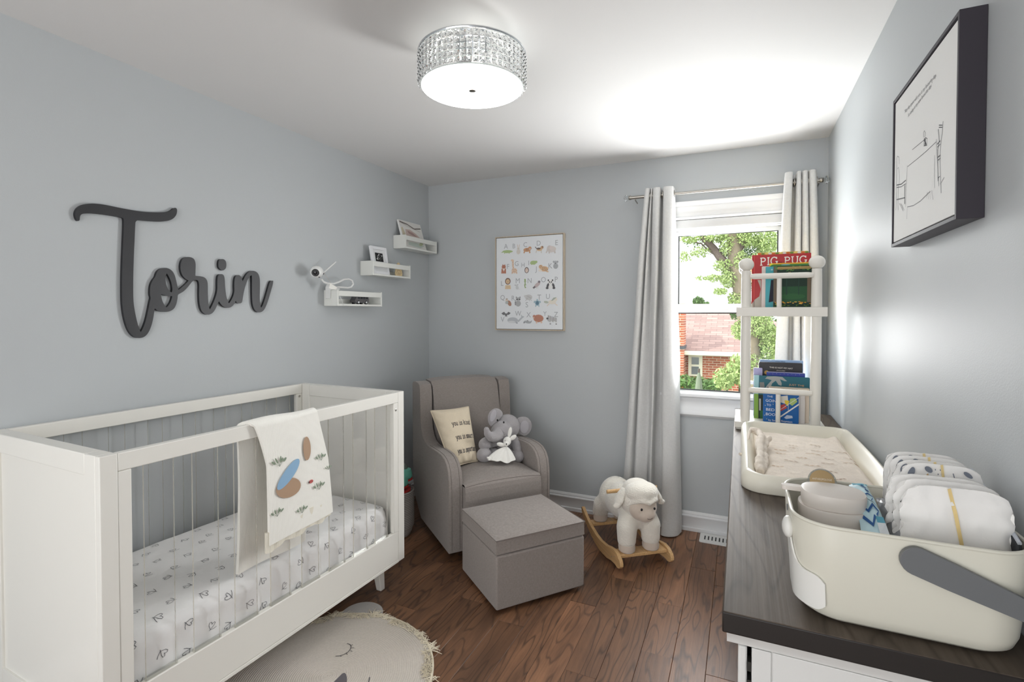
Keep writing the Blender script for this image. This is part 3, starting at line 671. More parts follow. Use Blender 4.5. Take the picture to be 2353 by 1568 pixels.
# ================================================================== ARMCHAIR AND OTTOMAN
UPH = mat_fabric('grey_upholstery', (146, 138, 133), 620, 0.45, 0.13)
SEAM = mat('seam', (120, 112, 108), 0.95)
wv_ = Vector((0.624, 0.781, 0)).normalized(); bv_ = Vector((-wv_.y, wv_.x, 0)); CO = Vector((-1.47, 2.41, 0)) + wv_ * 0.33
CR = atan2(wv_.y, wv_.x)
chair = thing('armchair', 'grey upholstered wingback nursery armchair in the far corner', 'armchair', CO, CR)
def CHp(x, d, z): return CO + wv_ * x + bv_ * d + Zz * z
armp = [(0.020, 0.055), (0.560, 0.066), (0.720, 0.19), (0.744, 0.40), (0.748, 0.928), (0.735, 0.944), (0.69, 0.951), (0.63, 0.949), (0.588, 0.938), (0.573, 0.90), (0.566, 0.80), (0.560, 0.70), (0.546, 0.655), (0.515, 0.612), (0.47, 0.588), (0.41, 0.578), (0.32, 0.580), (0.22, 0.585), (0.15, 0.583), (0.10, 0.572), (0.06, 0.548), (0.034, 0.512), (0.022, 0.46), (0.018, 0.40)]
for x0, x1 in ((-0.33, -0.248), (0.248, 0.33)):
    a = MB().prism(armp, x0, x1).build('arm_and_wing', UPH, chair, bevel=0.024, seg=5)
    for xs in (x0 + 0.017, x1 - 0.017):
        pth = [(xs, y - 0.0005 if y < 0.03 else y, z + 0.0006) for y, z in [armp[23], armp[22], armp[21], armp[20], armp[19], armp[18], armp[17], armp[16], armp[15]]]
        pth = [(xs, 0.0178, 0.07)] + pth
        MB().tube(pth, 0.0012, 5).build('piping', SEAM, a)
def cushion(nx, ny, f): return f
# back cushion
def backf(u, v):
    x = -0.238 + 0.476 * u; t = v; z = 0.43 + 0.525 * t
    d = 0.47 + 0.135 * t - 0.030 * sin(pi * u) * sin(pi * min(1, t * 1.05)) - 0.01
    if t > 0.93: d += (t - 0.93) * 0.45; z -= (t - 0.93) * 0.05
    z += 0.012 * (1 - (2 * u - 1) ** 4) * t
    return Vector((x, d, z))
b = MB().grid(backf, 30, 30); lo = [backf(i / 30, 1) for i in range(31)]
b.add(lo + [Vector((p.x, 0.735, p.z + 0.004)) for p in lo] + [Vector((p.x, 0.742, 0.20)) for p in lo], [(i, i + 1, i + 32, i + 31) for i in range(30)] + [(i + 31, i + 32, i + 63, i + 62) for i in range(30)])
for u_ in (0, 1):
    A_ = [backf(u_, k / 30) for k in range(31)]; b.add(A_ + [Vector((p.x, 0.735, p.z)) for p in A_], [(k, k + 1, k + 32, k + 31) for k in range(30)])
b.build('back_cushion', UPH, chair, smooth=radians(60))
def seatf(u, v):
    x = -0.246 + 0.492 * u; y = -0.012 + 0.50 * v; z = 0.437 + 0.045 * sin(pi * u) ** 0.7 * sin(pi * (0.12 + v * 0.75))
    e = v * 0.5
    if e < 0.014: z -= 0.010 * (1 - e / 0.014) ** 2
    return Vector((x, y, z))
s_ = MB().grid(seatf, 30, 50)
fr = [seatf(i / 30, 0) for i in range(31)]
rows = []
for k, (dy, z) in enumerate(((0, None), (-0.004, 0.424), (-0.008, 0.40), (-0.009, 0.35), (-0.005, 0.30), (-0.003, 0.20), (0.0, 0.08))):
    rows.append([Vector((p.x, -0.012 + dy - (0.012 * sin(pi * i / 30) if k else 0), p.z if z is None else z + (p.z - 0.43) * 0.5)) for i, p in enumerate(fr)])
for a, c in zip(rows, rows[1:]): s_.add(a + c, [(i, i + 1, i + 32, i + 31) for i in range(30)])
for i in (0, 30):
    A_ = [r_[i] for r_ in rows]; s_.add(A_ + [Vector((p.x, 0.14, p.z)) for p in A_], [(k, k + 1, k + 1 + len(A_), k + len(A_)) for k in range(len(A_) - 1)])
s_.build('seat_cushion', UPH, chair, smooth=radians(60))
MB().tube([(p.x, -0.0135, p.z + 0.0002) for i, p in enumerate(fr)], 0.0012, 5).build('piping', SEAM, chair)
MB().box(-0.247, 0.247, 0.0, 0.55, 0.075, 0.27).build('front_rail', UPH, chair, bevel=0.008)
MB().lathe([(0.19, 0.0005), (0.20, 0.012), (0.19, 0.024), (0.04, 0.026), (0.035, 0.074)], (0, 0.33, 0), 32).build('swivel_base', BLACKS, chair)
MB().box(-0.2, 0.2, 0.08, 0.6, 0.055, 0.075).build('glide_frame', BLACKS, chair)

OT = thing('ottoman', 'matching grey upholstered box ottoman in front of the armchair', 'ottoman', (-1.026, 2.087, 0), CR)
OWd, OD, OZ = 0.500, 0.440, 0.366
MB().box(0.002, OWd - 0.002, 0.002, OD - 0.002, 0.022, 0.278).build('body', UPH, OT, bevel=0.009, seg=3)
def lidf(u, v): return Vector((OWd * u, OD * v, OZ - 0.014 + 0.024 * (sin(pi * u) * sin(pi * v)) ** 0.5))
lb = MB().grid(lidf, 24, 24)
ring = [(i / 24, 0) for i in range(24)] + [(1, i / 24) for i in range(24)] + [(1 - i / 24, 1) for i in range(24)] + [(0, 1 - i / 24) for i in range(24)]
rv = [lidf(*p) for p in ring]; n_ = len(rv); cxy = Vector((OWd / 2, OD / 2, 0))
def ins(p, k, z): d = Vector((p.x - cxy.x, p.y - cxy.y, 0)); return Vector((p.x, p.y, 0)) - Vector((math.copysign(k, d.x) if abs(abs(d.x) - OWd / 2) < 1e-6 else 0, math.copysign(k, d.y) if abs(abs(d.y) - OD / 2) < 1e-6 else 0, 0)) + Vector((0, 0, z))
lv_ = [rv, [ins(p, -0.003, 0.345) for p in rv], [ins(p, -0.003, 0.30) for p in rv], [ins(p, 0.002, 0.287) for p in rv], [ins(p, 0.01, 0.2795) for p in rv]]
for a, c in zip(lv_, lv_[1:]): lb.add(a + c, [(i, (i + 1) % n_, (i + 1) % n_ + n_, i + n_) for i in range(n_)])
lb.add(lv_[-1], [tuple(range(n_))])
lid = lb.build('lid', UPH, OT, smooth=radians(50))
MB().tube([p + Vector((0, 0, 0.0008)) for p in rv], 0.0018, 5, closed=True).build('piping', SEAM, lid)
for x, y in ((0.09, 0.09), (OWd - 0.09, 0.09), (0.09, OD - 0.09), (OWd - 0.09, OD - 0.09)):
    MB().lathe([(0.018, 0.0005), (0.02, 0.0215)], (x, y, 0), 12).build('foot', BLACKS, OT)

# ================================================================== DRESSER
DTOP = mat_wood('dresser_top', (62, 53, 46), (110, 99, 88), (40, 33, 28), scale=5.0, rough=0.6, axis=1, contrast=1.2, bumps=0.4, lines=0.5, spec=0.22)
DEDGE = mat('dresser_edge', (34, 28, 25), 0.45)
DW = mat('dresser_white', (226, 225, 222), 0.35)
dr = thing('dresser', 'white dresser with a dark stained wooden top along the right wall', 'dresser', (0.21, 2.0, 0))
DX0, DX1, DY0, DY1, DZ = -0.028, 0.454, 1.022, 3.26, 0.85
top = MB().box(DX0, DX1, DY0, DY1, DZ - 0.040, DZ).build('dresser_top', DTOP, dr, world=True, bevel=0.003)
top.data.materials.append(DEDGE)
for p in top.data.polygons:
    if p.normal.y < -0.5: p.material_index = 1
bx = DX0 + 0.030
MB().prism([(DY0 + 0.012, DZ - 0.0405), (DY0 + 0.018, DZ - 0.052), (DY0 + 0.030, DZ - 0.062), (DY0 + 0.034, DZ - 0.075), (DY0 + 0.06, DZ - 0.075), (DY0 + 0.06, DZ - 0.0405)], DX0 + 0.008, DX1 - 0.002).build('cornice', DW, dr, world=True)
MB().prism([(DX0 + 0.010, DZ - 0.0405), (DX0 + 0.014, DZ - 0.052), (DX0 + 0.024, DZ - 0.062), (DX0 + 0.027, DZ - 0.075), (DX0 + 0.05, DZ - 0.075), (DX0 + 0.05, DZ - 0.0405)], DY0 + 0.035, DY1, axis='y').build('cornice', DW, dr, world=True)
MB().box(bx + 0.022, DX1 - 0.002, DY0 + 0.036, DY1 - 0.01, 0.06, DZ - 0.0755).build('carcass', DW, dr, world=True, bevel=0)
MB().box(bx + 0.022, bx + 0.055, DY0 + 0.032, DY0 + 0.0355, 0.06, DZ - 0.076).build('end_stile', DW, dr, world=True, bevel=0.001)
MB().box(bx + 0.0575, DX1 - 0.003, DY0 + 0.033, DY0 + 0.0355, 0.06, DZ - 0.076).build('end_panel', DW, dr, world=True, bevel=0.001)
HB = mat('hinge', (70, 70, 68), 0.4, metal=0.8)
for k in range(4):
    y0 = DY0 + 0.036 + k * 0.55; y1 = min(y0 + 0.545, DY1 - 0.012)
    d_ = MB().box(bx - 0.002, bx + 0.014, y0, y1, 0.09, DZ - 0.078).build('door', DW, dr, world=True, bevel=0.004)
    for z in (0.735, 0.70, 0.20):
        MB().box(bx + 0.0145, bx + 0.0215, y0 - 0.001, y0 + 0.02, z - 0.009, z + 0.009).build('hinge', HB, d_, world=True)
    M = Matrix.Translation((bx - 0.002, y1 - 0.05, 0.5)) @ Matrix.Rotation(radians(-90), 4, 'Y')
    MB().lathe([(0.006, 0), (0.006, 0.012), (0.015, 0.018), (0.014, 0.026), (0.004, 0.03)], n=16, M=M).build('knob', STEEL, d_, world=True)
for y in (DY0 + 0.08, DY1 - 0.06):
    for x in (bx + 0.05, DX1 - 0.05): MB().box(x - 0.025, x + 0.025, y - 0.025, y + 0.025, 0.0005, 0.0595).build('foot', DW, dr, world=True)

# ================================================================== RUG
rug = thing('round_rug', 'round cream coiled cotton rug with a sleeping bear face, ears and a fringe', 'rug', (-1.448, 1.464, 0))
RC = mat('coiled_cotton', (206, 198, 188), 0.95, spec=0.1, var=0.12, vscale=120); RG = mat('coiled_grey', (188, 184, 180), 0.95, spec=0.1)
FRN = mat('fringe', (226, 216, 194), 0.95)
def coil(mb, c, R, w, r0=0.004):
    n = int(R / w); sub = 4
    prof = []
    for k in range(n):
        for j in range(sub):
            t = j / sub; prof.append((k * w + t * w, 0.0055 + 0.0022 * abs(sin(pi * t))))
    prof.append((R, 0.004)); prof.append((R, 0.0008))
    nn = 140; vs = []; fs = []
    for i, (r, z) in enumerate(prof):
        for a in range(nn):
            t = 2 * pi * a / nn; vs.append((c[0] + r * cos(t), c[1] + r * sin(t), z))
    for i in range(len(prof) - 1):
        for a in range(nn): fs.append((i * nn + a, i * nn + (a + 1) % nn, (i + 1) * nn + (a + 1) % nn, (i + 1) * nn + a))
    mb.add(vs, fs)
RR = 0.408
mb = MB(); coil(mb, (0, 0), RR, 0.0085); mb.build('coiled_body', RC, rug, smooth=radians(80))
ear = [(-0.150, 0.392), ]
for a in (113, 22 - 180):
    mb = MB(); coil(mb, ((RR + 0.006) * cos(radians(a)), (RR + 0.006) * sin(radians(a))), 0.098, 0.008)
    eo = mb.build('ear', RG, rug, smooth=radians(80)); eo.location.z = -0.0032
rf = random.Random(9); fb = MB()
for k in range(1500):
    t = rf.uniform(0, 2 * pi); L = rf.uniform(0.014, 0.034) * (1.5 if noise.noise(Vector((cos(t) * 5, sin(t) * 5, 0))) > 0.1 else 0.7); r0 = RR - rf.uniform(0.0, 0.03)
    inw = noise.noise(Vector((cos(t) * 3 + 7, sin(t) * 3, 2))) > 0.0
    dth = rf.uniform(-0.09, 0.09); sgn = -0.55 if inw else 1.0
    p0 = Vector((r0 * cos(t), r0 * sin(t), 0.0075 + rf.uniform(0, 0.003))); rr1 = r0 + L * sgn; p2 = Vector((rr1 * cos(t + dth), rr1 * sin(t + dth), 0.011 if inw else 0.004 + rf.uniform(0, 0.006))); p1 = (p0 + p2) / 2 + Vector((rf.uniform(-.004, .004), rf.uniform(-.004, .004), rf.uniform(0.001, 0.006)))
    fb.tube([p0, p1, p2], [0.0014, 0.0013, 0.0009], 3)
fb.build('fringe', FRN, rug, smooth=0, kind='stuff')
fb = MB(); fb.tube([((RR - 0.004) * cos(2 * pi * k / 90), (RR - 0.004) * sin(2 * pi * k / 90), 0.0075) for k in range(90)], 0.0045, 6, closed=True); fb.build('edge_binding', FRN, rug)
# face: seen upright from the crib's foot end; positions measured on the floor
def fl(x, y): p = at(x, y, 2, 0.008); return (p.x + 1.448, p.y - 1.464)
NP = lambda: Print(lambda u, v: Vector((u, v, 0.0078)), Vector((0, 0, 1)), base=0.0006)
rp = NP()
INK = (70, 68, 72)
z7 = lambda x, y: fl(500 + x / 4.278, 1370 + y / 4.278)
rp.line([z7(1160, 592), z7(1200, 590), z7(1245, 575), z7(1285, 550), z7(1308, 520), z7(1312, 495), z7(1300, 478), z7(1272, 468)], 0.0028, INK)
for a, b_ in (((1312, 488), (1330, 478)), ((1314, 514), (1342, 510)), ((1305, 540), (1325, 546)), ((1265, 565), (1275, 580)), ((1210, 590), (1214, 600))): rp.line([z7(*a), z7(*b_)], 0.0024, INK)
rp.build('closed_eye', rug); rp = NP()
rp.line([z7(1480, 880), z7(1486, 850), z7(1494, 800)], 0.0035, INK)
rp.build('mouth', rug); rp = NP()
rp.poly([z7(1130, 860), z7(1190, 800), z7(1225, 765), z7(1248, 757), z7(1265, 775), z7(1272, 810), z7(1270, 860), z7(1262, 900), z7(1180, 905)], (104, 100, 104))
rp.build('nose', rug)

# ================================================================== CURTAINS AND ROD
CURT = mat_fabric('curtain_linen', (214, 214, 213), 500, 0.25, 0.06)
P = CURT.node_tree.nodes['Principled BSDF']
def catmull(P, t):
    n = len(P) - 1; k = min(int(t * n), n - 1); f = t * n - k
    p = [Vector((P[max(0, min(n, k + d))][0], P[max(0, min(n, k + d))][1], 0)) for d in (-1, 0, 1, 2)]
    return 0.5 * ((2 * p[1]) + (p[2] - p[0]) * f + (2 * p[0] - 5 * p[1] + 4 * p[2] - p[3]) * f * f + (3 * p[1] - p[0] - 3 * p[2] + p[3]) * f ** 3)
def curtain(label, top, bot, zt, zb, sd, ease=0.8, bulge=0.0):
    """hanging cloth: top and bottom cross-sections given as (x, y) control points, blended down the drop"""
    o = thing('curtain', label, 'curtain', (sum(p[0] for p in bot) / len(bot), 3.37, 0))
    def f(u, v):
        s = v ** ease; a = catmull(top, u); b = catmull(bot, u); p = a.lerp(b, s)
        y = p.y + 0.007 * noise.noise(Vector((u * 14, v * 4, sd))) * (0.3 + v) + 0.004 * noise.noise(Vector((u * 9, v * 22, sd + 4))) * v; x = p.x + 0.010 * noise.noise(Vector((u * 5, v * 3, sd + 9))) * min(1, v * 3) + bulge * sin(pi * min(1, v)) ** 3 * (u - 0.5)
        z = zt + (zb - zt) * v
        if v > 0.965: y -= (v - 0.965) * 0.9 * (0.4 + 0.6 * abs(sin(u * 13)))
        return Vector((x, min(y, 3.432), z))
    c = MB().grid(f, 150, 90, th=0.0022).build('cloth', CURT, o, smooth=radians(80), world=True)
    for k in range(1, len(top) - 1):
        u = (k + 0.5) / (len(top) - 1)
        if u > 0.99: continue
        p = f(u, (zt - 2.172) / (zt - zb)); MB().tube([(p.x, 3.372 + 0.021 * cos(q), 2.172 + 0.021 * sin(q)) for q in [2 * pi * i / 16 for i in range(16)]], 0.0035, 6, closed=True).build('eyelet', STEEL, c, world=True)
    return o
F_, B_ = 3.335, 3.412
curtain('light grey curtain hanging to the floor left of the window',
        [(-0.562, B_), (-0.566, F_), (-0.544, F_), (-0.536, B_), (-0.528, F_), (-0.520, B_), (-0.516, F_), (-0.480, F_), (-0.470, B_), (-0.456, B_), (-0.452, F_), (-0.402, F_ + 0.006), (-0.396, B_)],
        [(-0.716, 3.425), (-0.728, 3.40), (-0.690, 3.385), (-0.662, 3.425), (-0.642, 3.38), (-0.575, 3.375), (-0.560, 3.405), (-0.530, F_ - 0.01), (-0.515, B_), (-0.452, B_), (-0.448, F_ - 0.03), (-0.368, F_ - 0.01), (-0.338, B_ - 0.01)], 2.214, 0.008, 1.0, ease=0.85)
curtain('light grey curtain hanging in the corner right of the window, behind the bookshelf tower',
        [(0.232, B_), (0.230, F_), (0.262, F_), (0.268, B_), (0.286, B_), (0.290, F_), (0.305, F_), (0.310, B_), (0.318, F_), (0.338, F_), (0.343, B_), (0.352, F_), (0.378, F_), (0.390, B_)],
        [(0.160, B_), (0.165, F_), (0.232, F_ - 0.01), (0.240, B_), (0.266, B_), (0.270, F_), (0.318, F_), (0.324, B_), (0.334, F_), (0.372, F_), (0.378, B_), (0.392, F_), (0.432, F_), (0.440, B_)], 2.226, 0.008, 5.0)
rod = thing('curtain_rod', 'brushed nickel curtain rod with clear crystal finials above the window', 'curtain rod', (-0.13, 3.372, 2.172))
MB().tube([(-0.672, 3.372, 2.172), (0.412, 3.372, 2.172)], 0.0085, 14).build('pole', STEEL, rod, world=True)
MB().tube([(-0.672, 3.372, 2.172), (-0.55, 3.372, 2.172)], 0.0105, 14).build('outer_pole', STEEL, rod, world=True)
CRY = mat('crystal', (245, 248, 250), 0.02, trans=1.0, ior=1.5)
for x, s in ((-0.672, -1), (0.412, 1)):
    M = Matrix.Rotation(radians(90 * s), 4, 'Y')
    f_ = MB().lathe([(0.0125, -0.008), (0.0145, -0.004), (0.0145, 0.0), (0.011, 0.003), (0.0145, 0.007), (0.009, 0.012)], (x, 3.372, 2.172), 18, M=M).build('finial_collar', STEEL, rod, world=True)
    MB().lathe([(0.006, 0.012), (0.0225, 0.022), (0.0225, 0.028), (0.010, 0.040), (0.002, 0.042)], (x, 3.372, 2.172), 8, M=M).build('crystal', CRY, f_, world=True, smooth=0)
for x in (-0.64, 0.40):
    MB().tube([(x, 3.456, 2.150), (x, 3.39, 2.155), (x, 3.372, 2.160)], 0.004, 8).build('bracket', STEEL, rod, world=True)

# ================================================================== CEILING LAMP
LC = Vector((-0.928, 1.688, 0)); LR = 0.2
lamp = thing('ceiling_lamp', 'flush drum ceiling lamp hung with square crystals over a frosted glass disc', 'lamp', (LC.x, LC.y, ZC - 0.001))
def lp(mb, name, m, par=None, **k): return mb.build(name, m, par or lamp, world=True, **k)
lp(MB().lathe([(0.066, ZC - 0.022), (0.07, ZC - 0.014), (0.07, ZC - 0.001)], LC, 36), 'canopy', CHROME)
rp_ = [(LC.x + LR * cos(2 * pi * k / 72), LC.y + LR * sin(2 * pi * k / 72), 2.379) for k in range(72)]
lp(MB().tube(rp_, 0.0035, 6, closed=True, flat=1.3), 'top_ring', CHROME)
for k in range(3):
    a = 2 * pi * k / 3 + 0.5; lp(MB().tube([(LC.x + 0.05 * cos(a), LC.y + 0.05 * sin(a), 2.42), (LC.x + LR * cos(a), LC.y + LR * sin(a), 2.379)], 0.0025, 6), 'arm', CHROME)
lp(MB().tube([(LC.x, LC.y, 2.42), (LC.x, LC.y, 2.262)], 0.004, 8), 'centre_rod', CHROME)
lp(MB().lathe([(0.056, 2.30), (0.06, 2.304), (0.06, 2.352), (0.05, 2.356)], LC, 30), 'lamp_holder', CHROME)
bulbm = mat('bulb_glow', (255, 250, 240), 0.4, emit=0.8)
for k in range(3):
    a = 2 * pi * k / 3 + 1.2; lp(MB().ell((LC.x + 0.095 * cos(a), LC.y + 0.095 * sin(a), 2.315), (0.02, 0.02, 0.03)), 'bulb', bulbm)
    L_ = light('bulb_light', 'POINT', (LC.x + 0.10 * cos(a), LC.y + 0.10 * sin(a), 2.315), 0.3, (1.0, 0.96, 0.9), shadow_soft_size=0.03)
    L_.parent = lamp; L_.location = Vector(L_.location) - Vector(lamp.location)
# frosted disc
fm = bpy.data.materials.new('frosted_glass'); fm.use_nodes = True; Nf = fm.node_tree.nodes; Nf.clear(); o_ = Nf.new('ShaderNodeOutputMaterial')
tl = Nf.new('ShaderNodeBsdfTranslucent'); tl.inputs[0].default_value = (0.93, 0.97, 0.96, 1); df = Nf.new('ShaderNodeBsdfDiffuse'); df.inputs[0].default_value = (0.85, 0.9, 0.89, 1); mxs = Nf.new('ShaderNodeMixShader'); mxs.inputs[0].default_value = 0.35
fm.node_tree.links.new(tl.outputs[0], mxs.inputs[1]); fm.node_tree.links.new(df.outputs[0], mxs.inputs[2]); fm.node_tree.links.new(mxs.outputs[0], o_.inputs[0])
fe = fm.copy(); fe.name = 'frosted_glass_lit'; Ne = fe.node_tree.nodes; em = Ne.new('ShaderNodeEmission'); em.inputs[0].default_value = (1.0, 0.985, 0.955, 1); em.inputs[1].default_value = 4.5; ads = Ne.new('ShaderNodeAddShader')
oe = [n for n in Ne if n.type == 'OUTPUT_MATERIAL'][0]; me_ = [n for n in Ne if n.type == 'MIX_SHADER'][0]
gq = Ne.new('ShaderNodeNewGeometry'); mq = Ne.new('ShaderNodeMath'); mq.operation = 'MULTIPLY_ADD'; mq.inputs[1].default_value = -4.5; mq.inputs[2].default_value = 4.5
fe.node_tree.links.new(gq.outputs['Backfacing'], mq.inputs[0]); fe.node_tree.links.new(mq.outputs[0], em.inputs[1])   # glows on its underside only
fe.node_tree.links.new(me_.outputs[0], ads.inputs[0]); fe.node_tree.links.new(em.outputs[0], ads.inputs[1]); fe.node_tree.links.new(ads.outputs[0], oe.inputs[0])
dz_ = lp(MB().lathe([(0.0, 2.2575), (0.190, 2.2585), (0.193, 2.261), (0.190, 2.2635), (0.0, 2.2635)], LC, 72), 'diffuser', fm, smooth=radians(30))
dz_.data.materials.append(fe)
for p in dz_.data.polygons:
    if p.normal.z < -0.9: p.material_index = 1
lp(MB().lathe([(0.004, 2.246), (0.013, 2.248), (0.014, 2.254), (0.010, 2.2572)], LC, 20), 'finial', STEEL)
GLC = mat('crystal_clear', (250, 252, 253), 0.0, trans=1.0, ior=1.45)
cm = MB(); h = 0.0098; d = 0.006
cv = [(-h, 0, -h), (h, 0, -h), (h, 0, h), (-h, 0, h), (-h * 0.25, d, -h * 0.25), (h * 0.25, d, -h * 0.25), (h * 0.25, d, h * 0.25), (-h * 0.25, d, h * 0.25)]
cv += [(x, -y * 0.4, z) for x, y, z in cv[4:]]
cm.add(cv, [(0, 1, 5, 4), (1, 2, 6, 5), (2, 3, 7, 6), (3, 0, 4, 7), (4, 5, 6, 7), (1, 0, 8, 9), (2, 1, 9, 10), (3, 2, 10, 11), (0, 3, 11, 8), (11, 10, 9, 8)])
c0_ = cm.build('crystal', GLC, lamp, smooth=0); nC = 56; first = True
links = MB()
for row in range(5):
    for k in range(nC):
        a = 2 * pi * k / nC; o = c0_ if first else copyobj(c0_); first = False
        z = 2.362 - row * 0.0225; r = LR - 0.001
        o.location = (r * cos(a), r * sin(a), z - (ZC - 0.001)); o.rotation_euler = (0, 0, a - pi / 2)
        links.tube([(LC.x + r * cos(a), LC.y + r * sin(a), z + 0.0135), (LC.x + r * cos(a), LC.y + r * sin(a), z + 0.0085)], 0.0008, 4)
lp(links, 'link_wires', CHROME, smooth=0, kind='stuff')

# ================================================================== NAME SIGN ON THE LEFT WALL
SIGN = mat('sign_black', (34, 34, 38), 0.42, bump=0.06, bscale=14, spec=0.5, var=0.08, vscale=14)
sg = thing('name_sign', 'large black wooden script name sign reading Torin on the left wall', 'wall sign', (XL, 1.35, 1.55))
def zs(x, y): p = at(130 + x / 3.92, 420 + y / 3.92, 0, XL + 0.014); return (p.y, p.z)
def smooth_poly(pts, it=2, keep=0.32):
    """Chaikin rounding that leaves sharp turns nearly sharp"""
    for _ in range(it):
        q = []; n = len(pts)
        for i in range(n):
            a, b, c = Vector(pts[i - 1]), Vector(pts[i]), Vector(pts[(i + 1) % n]); u = (b - a).normalized(); w = (c - b).normalized()
            k = 0.06 if u.dot(w) < 0.1 else 0.25
            q += [tuple(b + (a - b) * k), tuple(b + (c - b) * k)]
        pts = q
    return pts
T_ = [(188,345),(170,310),(165,275),(180,235),(215,205),(265,190),(330,187),(400,193),(470,205),(560,225),(650,242),(740,257),(830,266),(930,268),(1000,262),(1035,248),(1052,230),(1068,225),(1083,232),(1087,255),(1080,290),(1055,322),(1020,340),(970,349),(900,350),(800,343),(712,334),(708,400),(703,520),(697,650),(692,800),(690,950),(692,1060),(700,1130),(715,1210),(735,1290),(758,1348),(780,1310),(805,1240),(825,1150),(840,1070),(850,1035),(840,1010),(842,950),(850,910),(868,875),(890,850),(900,810),(925,780),(960,768),(1000,768),(1040,790),(1065,830),(1080,890),(1090,940),(1097,966),(1120,950),(1160,915),(1190,882),(1165,870),(1135,840),(1118,795),(1115,750),(1122,710),(1140,680),(1175,668),(1215,672),(1243,690),(1254,730),(1252,790),(1250,840),(1290,842),(1330,850),(1355,875),(1363,910),(1363,980),(1365,1050),(1370,1100),(1380,1145),(1405,1100),(1430,1040),(1448,975),(1448,900),(1450,850),(1460,828),(1485,822),(1505,830),(1515,860),(1518,930),(1525,1000),(1535,1050),(1553,1090),(1580,1050),(1603,990),(1600,930),(1603,870),(1615,838),(1640,830),(1660,842),(1672,870),(1676,890),(1695,850),(1720,812),(1750,793),(1785,795),(1812,812),(1828,845),(1833,890),(1832,960),(1830,1030),(1833,1090),(1842,1130),(1860,1100),(1880,1040),(1900,970),(1920,895),(1935,882),(1952,884),(1948,920),(1930,980),(1910,1050),(1885,1120),(1860,1160),(1825,1172),(1795,1160),(1775,1130),(1763,1080),(1760,1000),(1760,920),(1760,860),(1757,832),(1735,850),(1715,890),(1695,950),(1682,1010),(1675,1060),(1668,1085),(1640,1090),(1618,1078),(1616,1062),(1600,1095),(1575,1122),(1540,1130),(1505,1120),(1480,1095),(1463,1068),(1445,1110),(1420,1160),(1390,1187),(1350,1191),(1315,1170),(1295,1130),(1285,1070),(1283,990),(1285,920),(1278,885),(1262,875),(1235,878),(1210,905),(1180,945),(1145,980),(1110,1000),(1092,1010),(1090,1050),(1075,1110),(1050,1145),(1010,1163),(960,1165),(910,1155),(885,1132),(880,1160),(872,1220),(855,1290),(830,1350),(795,1390),(750,1402),(700,1395),(655,1350),(625,1280),(603,1190),(590,1080),(588,950),(590,800),(595,650),(602,500),(606,400),(606,325),(595,315),(520,300),(420,285),(320,275),(245,277),(218,288),(210,310),(208,343)]
H1 = [(992,815),(1015,850),(1035,900),(1045,960),(1038,990),(1020,980),(1000,955),(985,910),(980,860)]
H2 = [(940,1003),(980,1018),(1020,1022),(1043,1022),(1030,1070),(1010,1105),(990,1125),(970,1100),(950,1060)]
DT = [(1462,700),(1475,688),(1505,688),(1525,705),(1531,740),(1525,775),(1500,793),(1480,785),(1460,765),(1457,730)]
def cutout(loops, name, x0, x1, m, parent):
    """flat cut board with holes: faces triangulated, walls round every loop"""
    L = [smooth_poly([zs(*p) for p in l]) for l in loops]; flat = [Vector((p[0], p[1], 0)) for l in L for p in l]
    tri = tessellate_polygon([[Vector((p[0], p[1], 0)) for p in l] for l in L]); n = len(flat); mb = MB()
    V = [Vector((x0, p.x, p.y)) for p in flat] + [Vector((x1, p.x, p.y)) for p in flat]; F = [tuple(t) for t in tri] + [tuple(i + n for i in reversed(t)) for t in tri]; o = 0
    for l in L:
        k = len(l); F += [(o + i, o + (i + 1) % k, o + (i + 1) % k + n, o + i + n) for i in range(k)]; o += k
    return mb.add(V, F).build(name, m, parent, smooth=radians(30), world=True)
cutout([T_, H1, H2], 'script_lettering', XL + 0.0008, XL + 0.014, SIGN, sg)
cutout([DT], 'letter_dot', XL + 0.0008, XL + 0.014, SIGN, sg)

# ================================================================== WALL SHELVES
SW_ = mat('shelf_white', (232, 233, 228), 0.4)
def ledge(y0, z0, label):
    o = thing('wall_shelf', label, 'shelf', (XL, y0 + 0.21, z0), 0, 'white ledge shelves stepping up the left wall'); x1 = XL + 0.106; y1 = y0 + 0.415; h = 0.096
    k = dict(bevel=0.0015, world=True)
    MB().box(XL + 0.0005, x1, y0, y0 + 0.013, z0, z0 + h).build('end_panel', SW_, o, **k)
    MB().box(XL + 0.0005, x1, y1 - 0.013, y1, z0, z0 + h).build('end_panel', SW_, o, **k)
    MB().box(XL + 0.0005, x1 - 0.0005, y0 + 0.0132, y1 - 0.0132, z0 + 0.0005, z0 + 0.013).build('bottom_board', SW_, o, **k)
    MB().box(x1 - 0.010, x1 - 0.0005, y0 + 0.0132, y1 - 0.0132, z0 + 0.060, z0 + 0.092).build('front_rail', SW_, o, **k)
    MB().box(XL + 0.0005, XL + 0.01, y0 + 0.0132, y1 - 0.0132, z0 + 0.0132, z0 + 0.045).build('back_rail', SW_, o, **k)
    return o
S1 = (2.325, 1.456); S2 = (2.648, 1.662); S3 = (3.000, 1.882)
ledge(*S1, 'lowest white ledge shelf on the left wall, holding a toy bus'); ledge(*S2, 'middle white ledge shelf, holding a scan picture in a white frame'); ledge(*S3, 'highest white ledge shelf, in the corner, holding a pale canvas')
